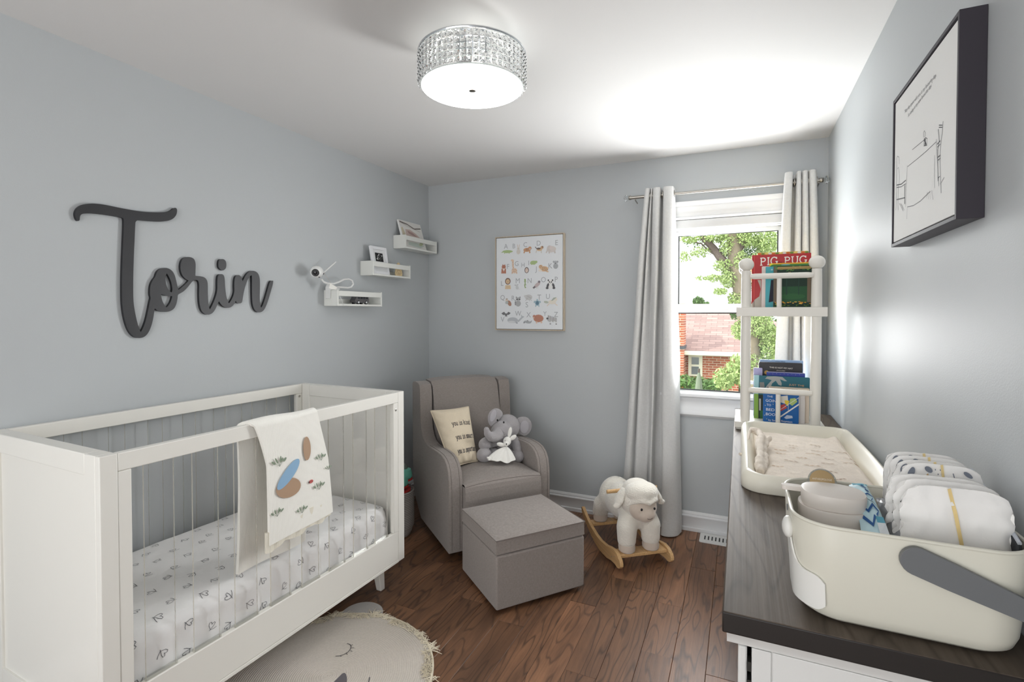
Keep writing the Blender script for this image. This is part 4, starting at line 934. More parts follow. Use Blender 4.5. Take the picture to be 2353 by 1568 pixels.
# canvas on the top ledge, leaning back
def leaning(name, label, cat, y0, y1, zb, H, xb, xt, th, m, face=None):
    o = thing(name, label, cat, (XL + 0.05, (y0 + y1) / 2, zb)); ang = atan2(xb - xt, H); L = sqrt((xb - xt) ** 2 + H * H)
    n = Vector((cos(ang), 0, sin(ang))); up = Vector((-sin(ang), 0, cos(ang))); O = Vector((xb, y0, zb)) + n * 0
    f = lambda u, v: O + Vector((0, u, 0)) + up * v
    return o, f, n, L, up
cv_, f, n, L, up = leaning('marbled_canvas', 'small pale marbled canvas leaning on the highest wall shelf', 'picture', 3.035, 3.315, S3[1] + 0.0135, 0.205, XL + 0.078, XL + 0.0165, 0.014, WHITE)
cvW = 0.28
mb = MB(); v8 = [f(a, b) - n * d for d in (0, 0.014) for b in (0, L) for a in (0, cvW)]
mb.add(v8, [(0, 1, 3, 2), (4, 6, 7, 5), (0, 4, 5, 1), (2, 3, 7, 6), (0, 2, 6, 4), (1, 5, 7, 3)]).build('canvas_block', mat('canvas_edge', (236, 236, 234), 0.7), cv_, world=True, bevel=0.001)
pr_ = Print(f, n, base=0.0004)
pr_.rect(0.004, cvW - 0.004, 0.004, L - 0.004, (228, 226, 222))
pr_.poly([(0.01, L - 0.01), (0.10, L - 0.02), (0.18, L - 0.045), (cvW - 0.01, L - 0.03), (cvW - 0.01, L - 0.04), (0.18, L - 0.055), (0.10, L - 0.03), (0.01, L - 0.022)], (120, 112, 108))
pr_.poly([(0.06, L * 0.68), (0.12, L * 0.70), (0.19, L * 0.58), (0.24, L * 0.40), (0.20, L * 0.28), (0.10, L * 0.30), (0.05, L * 0.42)], (204, 184, 176)); pr_.poly([(0.08, L * 0.64), (0.14, L * 0.60), (0.20, L * 0.46), (0.15, L * 0.48), (0.09, L * 0.54)], (172, 144, 138))
pr_.poly([(0.01, 0.05), (0.05, 0.10), (0.03, 0.16), (0.01, 0.15)], (206, 196, 172)); pr_.poly([(0.05, 0.02), (0.20, 0.012), (0.26, 0.035), (0.16, 0.05), (0.06, 0.045)], (196, 206, 198)); pr_.ell(0.22, 0.045, 0.03, 0.012, (186, 194, 160), 20)
pr_.line([(0.02, L * 0.9), (0.08, L * 0.82), (0.16, L * 0.76), (0.25, L * 0.70)], 0.003, (170, 160, 150))
pr_.build('marbled_painting', cv_, world=True)
# scan picture in its white frame
fr_, f, n, L, up = leaning('framed_scan', 'white framed black and white ultrasound picture on the middle wall shelf', 'picture', 2.692, 2.858, S2[1] + 0.0135, 0.190, XL + 0.082, XL + 0.050, 0.018, WHITE)
fW = 0.165
FRW = mat('frame_white', (236, 237, 240), 0.4)
def frbar(a0, a1, b0, b1, name, d0=0.0, d1=0.016, m=FRW, p=fr_):
    v8 = [f(a, b) - n * d for d in (d0, d1) for b in (b0, b1) for a in (a0, a1)]
    return MB().add(v8, [(0, 1, 3, 2), (4, 6, 7, 5), (0, 4, 5, 1), (2, 3, 7, 6), (0, 2, 6, 4), (1, 5, 7, 3)]).build(name, m, p, world=True, bevel=0.001)
frbar(0, 0.02, 0, L, 'frame_side'); frbar(fW - 0.02, fW, 0, L, 'frame_side'); frbar(0.0201, fW - 0.0201, 0, 0.02, 'frame_side'); frbar(0.0201, fW - 0.0201, L - 0.02, L, 'frame_side')
frbar(0.0202, fW - 0.0202, 0.0202, L - 0.0202, 'mount', 0.007, 0.014, mat('mount', (226, 227, 228), 0.8))
pr_ = Print(lambda u, v: f(u, v) - n * 0.007, n, base=0.0003); x0, x1, y0_, y1_ = 0.042, 0.123, L * 0.47, L * 0.78
pr_.rect(x0, x1, y0_, y1_, (24, 24, 26))
rr_ = random.Random(4)
for k in range(16): pr_.ell(rr_.uniform(x0 + 0.012, x1 - 0.012), rr_.uniform(y0_ + 0.01, y1_ - 0.01), rr_.uniform(0.003, 0.011), rr_.uniform(0.001, 0.004), rr_.choice([(120, 120, 122), (190, 190, 190), (225, 225, 222), (80, 80, 82)]), rr_.uniform(0, 180), 9)
pr_.build('scan_print', fr_, world=True)
# wooden keepsake with line engraving
kw = thing('wooden_keepsake', 'small pale wooden keepsake with line engraving on the middle wall shelf', 'ornament', (XL + 0.06, 2.98, S2[1] + 0.013))
WD = mat('birch', (226, 204, 160), 0.6, var=0.08, vscale=30)
yc, zc_ = 2.975, S2[1] + 0.0135
out = [(yc - 0.036, zc_), (yc + 0.036, zc_), (yc + 0.042, zc_ + 0.022), (yc + 0.034, zc_ + 0.048), (yc + 0.016, zc_ + 0.060), (yc + 0.018, zc_ + 0.078), (yc + 0.012, zc_ + 0.094), (yc, zc_ + 0.100), (yc - 0.014, zc_ + 0.094), (yc - 0.022, zc_ + 0.078), (yc - 0.018, zc_ + 0.060), (yc - 0.036, zc_ + 0.046), (yc - 0.041, zc_ + 0.022)]
MB().prism(out, XL + 0.062, XL + 0.067).build('cut_board', WD, kw, world=True)
pr_ = Print(lambda u, v: Vector((XL + 0.067, u, v)), Vector((1, 0, 0)), base=0.0003); BR = (150, 104, 66)
pr_.line([(yc - 0.03, zc_ + 0.02), (yc - 0.012, zc_ + 0.045), (yc + 0.01, zc_ + 0.045), (yc + 0.03, zc_ + 0.02)], 0.0018, BR)
for k in range(5): pr_.line([(yc - 0.018 + k * 0.007, zc_ + 0.012), (yc - 0.004 + k * 0.007, zc_ + 0.03 - k * 0.002)], 0.0014, BR)
pr_.line([(yc - 0.01, zc_ + 0.07), (yc, zc_ + 0.08), (yc + 0.008, zc_ + 0.066)], 0.0016, BR)
pr_.build('engraving', kw, world=True)
# toy bus
bu = thing('toy_bus', 'small dark grey toy camper bus on the lowest wall shelf', 'toy', (XL + 0.055, 2.56, S1[1] + 0.013))
BM = mat('bus_grey', (92, 90, 92), 0.4, var=0.4, vscale=60); zb = S1[1] + 0.0135; y0 = 2.505
prof = [(y0, zb + 0.010), (y0 + 0.132, zb + 0.010), (y0 + 0.135, zb + 0.028), (y0 + 0.130, zb + 0.048), (y0 + 0.118, zb + 0.056), (y0 + 0.028, zb + 0.056), (y0 + 0.016, zb + 0.050), (y0 + 0.006, zb + 0.032), (y0 - 0.001, zb + 0.024)]
MB().prism(prof, XL + 0.036, XL + 0.082).build('bus_body', BM, bu, bevel=0.005, world=True, seg=3)
BG = mat('bus_glass', (38, 40, 44), 0.15)
for k in range(4): MB().box(XL + 0.0822, XL + 0.083, y0 + 0.026 + k * 0.025, y0 + 0.046 + k * 0.025, zb + 0.034, zb + 0.048).build('side_window', BG, bu, world=True, bevel=0.0004)
for y in (y0 + 0.032, y0 + 0.105):
    for x in (XL + 0.040, XL + 0.078):
        M = Matrix.Translation((x, y, zb + 0.0125)) @ Matrix.Rotation(radians(90), 4, 'Y')
        w_ = MB().lathe([(0.010, -0.005), (0.0125, -0.004), (0.0125, 0.004), (0.010, 0.005)], n=20, M=M).build('wheel', BLACKS, bu, world=True)
        MB().lathe([(0.0065, 0.0052), (0.0065, 0.0062), (0.003, 0.007)], n=16, M=M).build('hub_cap', FRW, w_, world=True)
MB().box(XL + 0.045, XL + 0.075, y0 + 0.04, y0 + 0.10, zb + 0.0565, zb + 0.060).build('roof_rack', BLACKS, bu, world=True, bevel=0.001)

# baby camera on a clip and bendy arm
CAMW = mat('camera_white', (232, 232, 230), 0.3)
bc = thing('baby_camera', 'white baby monitor camera on a bendy arm clipped to the lowest wall shelf', 'baby monitor', (XL + 0.06, 2.33, S1[1] + 0.05))
XC = XL + 0.075
def cpx(x, y, X_=None): return at(660 + x / 5.2275, 460 + y / 5.2275, 0, XC if X_ is None else X_)
hc = cpx(355, 865); look = (CC - hc).normalized(); look = (look + Vector((0.12, -0.62, -0.22))).normalized()
qm = look.to_track_quat('Z', 'Y').to_matrix()
MB().ell(hc, (0.036, 0.036, 0.040), M=qm, nu=32, nv=20).build('camera_head', CAMW, bc, world=True)
lens_c = hc + look * 0.030
fz = MB().lathe([(0.0215, 0.000), (0.0205, 0.006), (0.017, 0.0085)], lens_c, 28, M=qm).build('lens_bezel', BLACKS, bc, world=True)
MB().lathe([(0.0115, 0.0088), (0.009, 0.0100), (0.001, 0.0102)], lens_c, 24, M=qm).build('lens_glass', mat('lens', (14, 14, 20), 0.05), fz, world=True)
MB().tube([cpx(322, 912) + Vector((0.016, 0, 0)), cpx(355, 928) + Vector((0.020, 0, 0)), cpx(383, 908) + Vector((0.018, 0, 0))], 0.0035, 8).build('speaker_slot', BLACKS, bc, world=True)
MB().tube([cpx(428, 872), cpx(460, 852), cpx(585, 742)], [0.0045, 0.0042, 0.0032], 10).build('aerial', CAMW, bc, world=True)
MB().ell(cpx(430, 885), 0.006).build('aerial_joint', BLACKS, bc, world=True)
MB().tube([cpx(410, 950), cpx(440, 985), cpx(490, 1003), cpx(560, 1005), cpx(620, 985), cpx(680, 955), cpx(735, 948), cpx(780, 970), cpx(792, 1010), cpx(770, 1045), cpx(730, 1055), cpx(660, 1048), cpx(600, 1045)], [0.0055] * 13, 10).build('bendy_arm', CAMW, bc, world=True)
cz = S1[1] + 0.096
MB().prism([(S1[0] - 0.006, cz - 0.052), (S1[0] - 0.0005, cz - 0.052), (S1[0] - 0.0005, cz + 0.001), (S1[0] + 0.075, cz + 0.001), (S1[0] + 0.075, cz + 0.014), (S1[0] + 0.02, cz + 0.034), (S1[0] + 0.004, cz + 0.034), (S1[0] - 0.006, cz + 0.020)], XL + 0.018, XL + 0.058).build('clip', CAMW, bc, bevel=0.004, seg=3, world=True)
tg = thing('paper_tag', 'small white paper tag hanging on a thread from the baby monitor', 'tag', cpx(550, 1040, XL + 0.10))
MB().tube([cpx(440, 870, XL + 0.095), cpx(480, 930, XL + 0.10), cpx(525, 1000, XL + 0.103)], 0.0006, 4).build('thread', mat('thread', (200, 180, 160), 0.9), tg, world=True)
q4 = [cpx(515, 1000, XL + 0.100), cpx(600, 1050, XL + 0.108), cpx(585, 1078, XL + 0.110), cpx(500, 1058, XL + 0.102)]
mb = MB(); nn_ = (q4[1] - q4[0]).cross(q4[3] - q4[0]).normalized() * 0.0006
mb.add(q4 + [p - nn_ for p in q4], [(0, 1, 2, 3), (7, 6, 5, 4), (0, 4, 5, 1), (1, 5, 6, 2), (2, 6, 7, 3), (3, 7, 4, 0)]).build('card', mat('card', (236, 234, 228), 0.8), tg, world=True, smooth=0)
cc_ = thing('white_cord', 'thin white cord hanging over the front of the lowest wall shelf', 'cord', (XL + 0.108, S1[0] + 0.04, S1[1]))
MB().tube([at(781, 681, 0, XL + 0.1085), at(785, 690, 0, XL + 0.108), at(789, 701, 0, XL + 0.109), at(789, 703, 0, XL + 0.103)], 0.0013, 6).build('cord', CAMW, cc_, world=True)

# ================================================================== ALPHABET PICTURE ON THE BACK WALL
ab = thing('alphabet_picture', 'alphabet and watercolour animals print in a pale wood frame on the back wall', 'picture', (-1.42, YB, 1.28))
YP = 3.422; OAK = mat_wood('pale_oak', (196, 180, 158), (214, 199, 178), (170, 152, 130), scale=20, rough=0.5, axis=2, lines=0.2)
TL = at(1137.5, 545.7, 1, YP); BRp = at(1295.5, 761, 1, YP); ax0, ax1, az0, az1 = TL.x, BRp.x, BRp.z, TL.z
for n_, (a, b, c, d) in {'frame_side': (ax0, ax0 + 0.006, az0, az1), 'frame_side ': (ax1 - 0.006, ax1, az0, az1), 'frame_top': (ax0 + 0.006, ax1 - 0.006, az1 - 0.006, az1), 'frame_bottom': (ax0 + 0.006, ax1 - 0.006, az0, az0 + 0.006)}.items():
    MB().box(a, b, YP, YB - 0.0005, c, d).build(n_.strip(), OAK, ab, world=True, bevel=0.0006)
MB().box(ax0 + 0.0061, ax1 - 0.0061, YP + 0.016, YB - 0.002, az0 + 0.0061, az1 - 0.0061).build('shadow_gap', mat('gap_brown', (84, 74, 62), 0.8), ab, world=True)
cx0, cx1, cz0, cz1 = ax0 + 0.0095, ax1 - 0.0095, az0 + 0.0095, az1 - 0.0095
MB().box(cx0, cx1, YP + 0.003, YP + 0.0158, cz0, cz1).build('canvas', mat('poster_canvas', (232, 235, 238), 0.7), ab, world=True, bevel=0.0008)
PWd, PHt = cx1 - cx0, cz1 - cz0
def zp(x, y):
    u = (x - (165 - 10 * (y - 213) / 1165)) / (865 - 12 * (y - 213) / 1165); top = 213 - 48 * u; v = 1 - (y - top) / (1165 + 68 * u)
    return (u * PWd, v * PHt)
pf, pn = plane((cx0, YP + 0.003, cz0), (1, 0, 0), (0, 0, 1)); SC_ = PWd / 862
def PA(name='printed_animal'): return Print(pf, pn, base=0.0003, step=0.0001)
for ch, x, y, s in [('A', 295, 345, 62), ('B', 403, 340, 58), ('C', 553, 325, 60), ('D', 727, 308, 60), ('E', 952, 305, 62), ('F', 322, 605, 62), ('G', 436, 568, 60), ('H', 520, 585, 56), ('I', 594, 560, 58), ('J', 686, 640, 62), ('K', 870, 605, 64), ('L', 240, 822, 60), ('M', 448, 792, 64), ('N', 603, 790, 62), ('O', 780, 782, 64), ('P', 940, 780, 64), ('Q', 243, 1005, 62), ('R', 386, 1015, 62), ('S', 563, 1104, 66), ('T', 723, 1010, 66), ('U', 833, 998, 62), ('V', 240, 1290, 64), ('W', 448, 1214, 62), ('X', 584, 1234, 64), ('Y', 792, 1218, 56), ('Z', 930, 1232, 62)]:
    q = PA(); u, v = zp(x, y); q.text(ch, u, v, s * SC_ * 1.38, (176, 178, 182), align='c', sxy=0.92); q.build('printed_letter', ab, world=True)
def animal(parts):
    q = PA(); pale = lambda c: tuple(0.78 * v + 0.22 * 232 for v in c)
    parts = [tuple(pale(e) if isinstance(e, tuple) and len(e) == 3 and all(isinstance(v, (int, float)) for v in e) else e for e in p) for p in parts]
    for p in parts:
        if p[0] == 'e': _, x, y, rx, ry, c = p[:6]; u, v = zp(x, y); q.ell(u, v, rx * SC_, ry * SC_, c, -(p[6] if len(p) > 6 else 0), 12)
        elif p[0] == 'l': q.line([zp(*a) for a in p[1]], p[2] * SC_, p[3])
        elif p[0] == 'p': q.poly([zp(*a) for a in p[1]], p[2])
    q.build('printed_animal', ab, world=True)
GN = (160, 186, 116); OR = (196, 136, 92); WH = (214, 208, 198); BKc = (62, 58, 62); GY = (160, 164, 168); RD = (176, 100, 74)
animal([('p', [(228, 398), (260, 370), (310, 362), (360, 366), (388, 376), (384, 386), (350, 398), (300, 402), (262, 392)], GN), ('l', [(280, 395), (275, 410)], 10, GN), ('l', [(335, 398), (340, 408)], 10, GN)])
animal([('e', 462, 385, 26, 32, WH), ('e', 462, 345, 17, 16, WH), ('e', 453, 312, 5, 24, (224, 208, 196), -6), ('e', 474, 312, 5, 24, (224, 208, 196), 8), ('e', 458, 343, 2.5, 2.5, BKc)])
animal([('e', 575, 362, 48, 24, OR), ('e', 612, 342, 22, 22, OR), ('l', [(545, 372), (535, 405)], 16, OR), ('l', [(606, 376), (612, 405)], 16, OR), ('l', [(570, 345), (566, 375)], 4, BKc), ('l', [(588, 345), (586, 375)], 4, BKc), ('e', 614, 352, 10, 7, WH)])
animal([('e', 735, 358, 36, 20, (214, 176, 130)), ('e', 725, 348, 26, 12, (84, 66, 58)), ('e', 768, 334, 20, 18, (196, 150, 108)), ('e', 776, 326, 9, 12, (120, 84, 66)), ('l', [(700, 350), (682, 325)], 8, (70, 60, 56)), ('l', [(700, 370), (690, 402)], 12, WH), ('l', [(758, 372), (760, 406)], 12, WH)])
animal([('e', 885, 358, 60, 38, (216, 206, 200)), ('e', 862, 345, 32, 34, (206, 196, 190)), ('e', 880, 340, 18, 24, (220, 206, 202)), ('l', [(835, 370), (820, 405)], 14, (206, 196, 190)), ('l', [(860, 385), (858, 412)], 16, (200, 190, 186)), ('l', [(925, 380), (932, 410)], 18, (206, 196, 190))])
animal([('p', [(228, 664), (234, 600), (292, 600), (294, 664)], RD), ('e', 263, 580, 28, 24, RD), ('p', [(240, 570), (250, 540), (262, 566)], RD), ('p', [(266, 566), (280, 540), (288, 572)], RD), ('p', [(246, 600), (282, 600), (263, 640)], (234, 222, 212))])
animal([('e', 405, 630, 38, 32, (226, 196, 168)), ('l', [(392, 610), (386, 540), (388, 500)], 22, (226, 196, 168)), ('e', 380, 496, 20, 13, (226, 196, 168), 10), ('l', [(378, 640), (374, 670)], 14, (226, 196, 168)), ('l', [(432, 640), (438, 670)], 14, (226, 196, 168))] + [('e', x, y, 4.5, 4.5, (176, 112, 86)) for x, y in [(385, 520), (390, 545), (384, 568), (396, 590), (380, 610), (400, 615), (420, 612), (392, 636), (412, 638), (432, 630), (378, 655), (436, 655)]])
animal([('e', 567, 624, 29, 37, (84, 72, 72)), ('e', 567, 626, 20, 28, (226, 202, 188)), ('e', 560, 615, 2.5, 2.5, BKc), ('e', 573, 615, 2.5, 2.5, BKc)])
animal([('e', 655, 528, 42, 24, GN), ('e', 688, 520, 20, 16, GN), ('l', [(635, 540), (628, 556)], 10, GN), ('l', [(668, 542), (672, 554)], 10, GN), ('l', [(622, 520), (614, 545)], 8, GN)])
animal([('e', 790, 610, 55, 32, (222, 178, 132)), ('e', 748, 582, 26, 24, (222, 178, 132)), ('e', 740, 630, 24, 14, (236, 226, 214)), ('l', [(815, 640), (845, 648)], 14, (222, 178, 132))] + [('e', x, y, 4.5, 4, (88, 58, 46)) for x, y in [(738, 572), (752, 568), (760, 582), (742, 588), (770, 595), (785, 588), (800, 592), (815, 600), (828, 612), (776, 610), (792, 606), (808, 616), (822, 628), (780, 625), (797, 628), (765, 618), (838, 626), (812, 636)]])
animal([('e', 936, 575, 31, 34, GY), ('e', 936, 530, 24, 22, (176, 180, 184)), ('e', 912, 520, 11, 12, GY), ('e', 960, 520, 11, 12, GY), ('e', 934, 540, 5, 9, (66, 66, 70))])
animal([('e', 316, 765, 38, 42, (110, 78, 64)), ('e', 316, 768, 26, 28, (220, 182, 134)), ('p', [(284, 815), (350, 815), (356, 866), (278, 866)], (222, 190, 146)), ('e', 308, 762, 3, 3, BKc), ('e', 326, 762, 3, 3, BKc), ('e', 317, 774, 5, 4, BKc)])
animal([('e', 440, 850, 20, 22, (204, 208, 210)), ('e', 432, 822, 14, 13, (204, 208, 210)), ('e', 414, 816, 8, 9, (190, 194, 198)), ('e', 448, 812, 7, 9, (190, 194, 198)), ('l', [(455, 865), (470, 872)], 3, (200, 190, 190))])
animal([('l', [(543, 742), (545, 800), (540, 830), (546, 852), (556, 846)], 12, (128, 158, 84)), ('e', 544, 750, 10, 14, (128, 158, 84)), ('l', [(530, 772), (560, 768)], 6, (128, 158, 84)), ('l', [(530, 815), (562, 812)], 6, (128, 158, 84))])
animal([('e', 700, 815, 48, 22, (196, 176, 176), -38), ('e', 725, 776, 17, 14, (110, 100, 108)), ('p', [(668, 828), (640, 850), (655, 866), (682, 846)], (92, 84, 90)), ('l', [(690, 850), (688, 862)], 3, (150, 120, 100)), ('l', [(706, 848), (708, 860)], 3, (150, 120, 100))])
animal([('e', 868, 830, 38, 36, (236, 236, 234)), ('e', 868, 782, 32, 28, (236, 236, 234)), ('e', 842, 758, 10, 10, (52, 52, 56)), ('e', 894, 758, 10, 10, (52, 52, 56)), ('e', 856, 780, 8, 9, (52, 52, 56)), ('e', 881, 780, 8, 9, (52, 52, 56)), ('e', 868, 794, 5, 4, (52, 52, 56)), ('e', 834, 826, 14, 30, (62, 62, 66), 20), ('e', 904, 826, 14, 30, (62, 62, 66), -20), ('e', 826, 858, 18, 13, (52, 52, 56)), ('e', 910, 858, 18, 13, (52, 52, 56))])
animal([('e', 300, 1012, 19, 26, (220, 204, 186)), ('e', 334, 1050, 24, 38, (158, 108, 84), -30), ('e', 300, 1040, 22, 20, (176, 182, 180), -20), ('l', [(288, 990), (300, 998), (308, 988)], 5, BKc)])
animal([('e', 450, 1054, 36, 38, (166, 168, 170)), ('e', 452, 998, 32, 25, (176, 178, 180)), ('e', 438, 1000, 12, 8, (60, 60, 66)), ('e', 468, 1000, 12, 8, (60, 60, 66)), ('e', 428, 974, 7, 9, (110, 112, 116)), ('e', 476, 974, 7, 9, (110, 112, 116)), ('l', [(416, 1078), (412, 1040), (418, 1010)], 12, (150, 152, 156)), ('l', [(406, 1060), (422, 1062)], 6, (60, 60, 66)), ('l', [(406, 1040), (422, 1042)], 6, (60, 60, 66))])
animal([('e', 588, 975, 48, 34, (200, 200, 200)), ('e', 545, 962, 18, 15, (206, 206, 206)), ('l', [(565, 1000), (545, 1020)], 5, (160, 160, 160)), ('l', [(600, 1004), (600, 1025)], 5, (160, 160, 160)), ('l', [(615, 1000), (622, 1022)], 5, (160, 160, 160))] + [('e', 560 + (k * 29) % 64, 955 + (k * 17) % 40, 6, 4, (176, 176, 178)) for k in range(10)])
animal([('e', 698, 1050, 30, 34, (142, 176, 192)), ('e', 698, 1050, 20, 24, (72, 108, 132)), ('e', 698, 1010, 10, 12, (150, 182, 196)), ('e', 664, 1035, 10, 16, (150, 182, 196), 30), ('e', 732, 1035, 10, 16, (150, 182, 196), -30), ('e', 678, 1088, 7, 12, (150, 182, 196)), ('e', 718, 1088, 7, 12, (150, 182, 196))])
animal([('e', 885, 1040, 50, 26, (232, 224, 208)), ('e', 930, 1005, 20, 22, (232, 224, 208)), ('p', [(870, 1025), (900, 985), (940, 976), (925, 995), (895, 1020)], (160, 170, 156)), ('e', 810, 1040, 30, 14, (176, 186, 170), 10), ('l', [(850, 1060), (820, 1090)], 12, (230, 214, 200)), ('l', [(915, 1055), (950, 1085)], 12, (230, 214, 200))])
animal([('p', [(224, 1180), (262, 1160), (280, 1182), (300, 1182), (318, 1160), (350, 1176), (325, 1200), (302, 1200), (300, 1228), (286, 1215), (276, 1228), (274, 1200), (250, 1202)], (88, 88, 92))])
animal([('e', 375, 1270, 72, 36, (182, 188, 194)), ('p', [(430, 1285), (480, 1240), (500, 1215), (530, 1225), (500, 1250), (455, 1295)], (182, 188, 194)), ('p', [(490, 1235), (484, 1195), (505, 1220)], (182, 188, 194)), ('e', 360, 1292, 50, 14, (216, 220, 222)), ('e', 430, 1305, 14, 10, (160, 166, 174))])
animal([('e', 568, 1296, 50, 16, (160, 164, 168), 8), ('p', [(605, 1290), (628, 1272), (618, 1292), (628, 1304)], (110, 112, 116)), ('e', 525, 1304, 8, 8, (90, 92, 96)), ('e', 570, 1278, 10, 5, (110, 112, 116))])
animal([('e', 710, 1250, 66, 46, (180, 110, 86)), ('e', 655, 1225, 18, 20, (180, 110, 86)), ('e', 650, 1240, 9, 12, (214, 170, 150)), ('l', [(685, 1290), (686, 1314)], 20, (222, 188, 168)), ('l', [(745, 1288), (748, 1312)], 20, (222, 188, 168))])
animal([('e', 885, 1268, 52, 26, (226, 226, 226), 8), ('e', 842, 1230, 24, 20, (226, 226, 226)), ('e', 822, 1252, 14, 12, (70, 70, 74)), ('l', [(856, 1280), (858, 1325)], 12, (226, 226, 226)), ('l', [(925, 1285), (932, 1325)], 12, (226, 226, 226))] + [('l', [(832 + k * 13, 1210 + k * 4), (828 + k * 13, 1285 + (k % 3) * 8)], 4.5, (52, 52, 56)) for k in range(9)] + [('l', [(850, 1322), (866, 1322)], 8, (52, 52, 56)), ('l', [(922, 1325), (940, 1325)], 8, (52, 52, 56))])

# ================================================================== LINE DRAWING ON THE RIGHT WALL
rp2 = thing('framed_drawing', 'line drawing of table and chairs in a deep black frame on the right wall', 'picture', (XR, 1.61, 1.6))
FBK = mat('frame_black', (52, 48, 56), 0.55); FBS = mat('frame_black_front', (60, 62, 68), 0.25, spec=0.6)
XF = 0.410; qy0, qy1, qz0, qz1 = 1.357, 1.862, 1.610, 2.046
for n_, (a, b, c, d) in {'frame_side': (qy0, qy0 + 0.009, qz0, qz1), 'frame_side ': (qy1 - 0.009, qy1, qz0, qz1), 'frame_top': (qy0 + 0.009, qy1 - 0.009, qz1 - 0.009, qz1), 'frame_bottom': (qy0 + 0.009, qy1 - 0.009, qz0, qz0 + 0.009)}.items():
    MB().box(XF, XR - 0.0006, a, b, c, d).build(n_.strip(), FBK, rp2, world=True, bevel=0.0008)
MB().box(XF + 0.016, XR - 0.002, qy0 + 0.0091, qy1 - 0.0091, qz0 + 0.0091, qz1 - 0.0091).build('backing', FBK, rp2, world=True)
MB().box(XF + 0.003, XF + 0.0158, qy0 + 0.013, qy1 - 0.013, qz0 + 0.013, qz1 - 0.013).build('canvas', mat('drawing_canvas', (236, 236, 234), 0.75, bump=0.1, bscale=500), rp2, world=True, bevel=0.0008)
def zr(x, y): p = at(2030 + x / 4.353, 150 + y / 4.353, 0, XF + 0.003); return (p.y, p.z)
df_ = lambda u, v: Vector((XF + 0.003, u, v)); dn = Vector((-1, 0, 0)); IK = (70, 70, 74); IL = (140, 140, 144)
def strokes(name, L): 
    q = Print(df_, dn, base=0.0002, step=0.00004)
    for pts, w, c in L: q.line([zr(*p) for p in pts], w, c)
    return q.build(name, rp2, world=True)
strokes('drawn_table', [([(290, 845), (350, 795), (412, 745)], 0.0016, IK), ([(242, 1015), (330, 945), (430, 860), (530, 765)], 0.0016, IK), ([(240, 1000), (234, 1100), (228, 1250), (222, 1420)], 0.0016, IL), ([(530, 740), (536, 900), (548, 1100), (556, 1210)], 0.0018, IL), ([(240, 1418), (300, 1405), (370, 1360), (440, 1290), (470, 1262)], 0.0016, IK), ([(515, 900), (510, 1100), (515, 1230)], 0.0014, IL), ([(440, 1270), (430, 1330), (445, 1270), (452, 1340), (465, 1255), (470, 1340), (485, 1250), (498, 1345)], 0.0014, IL), ([(240, 1420), (235, 1540)], 0.0014, IL)])
strokes('drawn_chair', [([(598, 560), (590, 660), (575, 780), (566, 900), (570, 1080), (578, 1280)], 0.003, IL), ([(556, 600), (590, 600)], 0.002, IK), ([(556, 622), (590, 622)], 0.002, IK), ([(540, 790), (570, 755)], 0.003, IK), ([(540, 820), (570, 790)], 0.002, IK), ([(540, 925), (572, 900)], 0.003, IK), ([(542, 955), (572, 930)], 0.002, IK), ([(545, 1135), (566, 1110)], 0.002, IK), ([(550, 640), (560, 750), (545, 850), (545, 1000), (548, 1160)], 0.003, IL), ([(570, 1190), (610, 1120)], 0.0014, IL)])
strokes('drawn_chair', [([(135, 930), (142, 910), (156, 920), (158, 990)], 0.002, IL), ([(134, 930), (132, 1150), (130, 1350), (126, 1450)], 0.0024, IL), ([(140, 1040), (152, 1020), (160, 1100), (156, 1200)], 0.0016, IL), ([(132, 1200), (180, 1190), (226, 1150)], 0.003, IK), ([(134, 1225), (180, 1215), (226, 1185)], 0.002, IK), ([(134, 1345), (218, 1325)], 0.003, IK), ([(150, 1200), (146, 1400), (150, 1450)], 0.002, IL), ([(216, 1200), (214, 1390)], 0.004, IK), ([(160, 1380), (200, 1460), (175, 1380), (210, 1450)], 0.0014, IL)])
strokes('drawn_jar', [([(404, 800), (406, 740), (424, 725), (440, 735), (436, 800), (404, 808)], 0.002, IK), ([(410, 745), (430, 800)], 0.006, IK), ([(420, 735), (414, 802)], 0.006, IK), ([(402, 720), (402, 670), (412, 655), (420, 680), (414, 720)], 0.002, IL)])
A1, A2 = zr(212, 485), zr(530, 110); B1, B2 = zr(248, 520), zr(490, 205)
def linetext(t, a, b):
    q = Print(lambda u, v: Vector((XF + 0.003, -u, v)), dn, base=0.0002); d = (-(b[0]) - (-a[0]), b[1] - a[1]); L = sqrt(d[0] ** 2 + d[1] ** 2)
    q.text(t, -a[0], a[1], 0.0145, (128, 128, 130), width=None, rot=math.degrees(atan2(d[1], d[0])), sxy=L / 0.0145 / (max(v[0] for v in text_mesh(t)[0]) - min(v[0] for v in text_mesh(t)[0])))
    q.build('written_line', rp2, world=True)
linetext('"Any day spent with you is my favourite day.', A1, A2); linetext('So today is my new favourite day."', B1, B2)

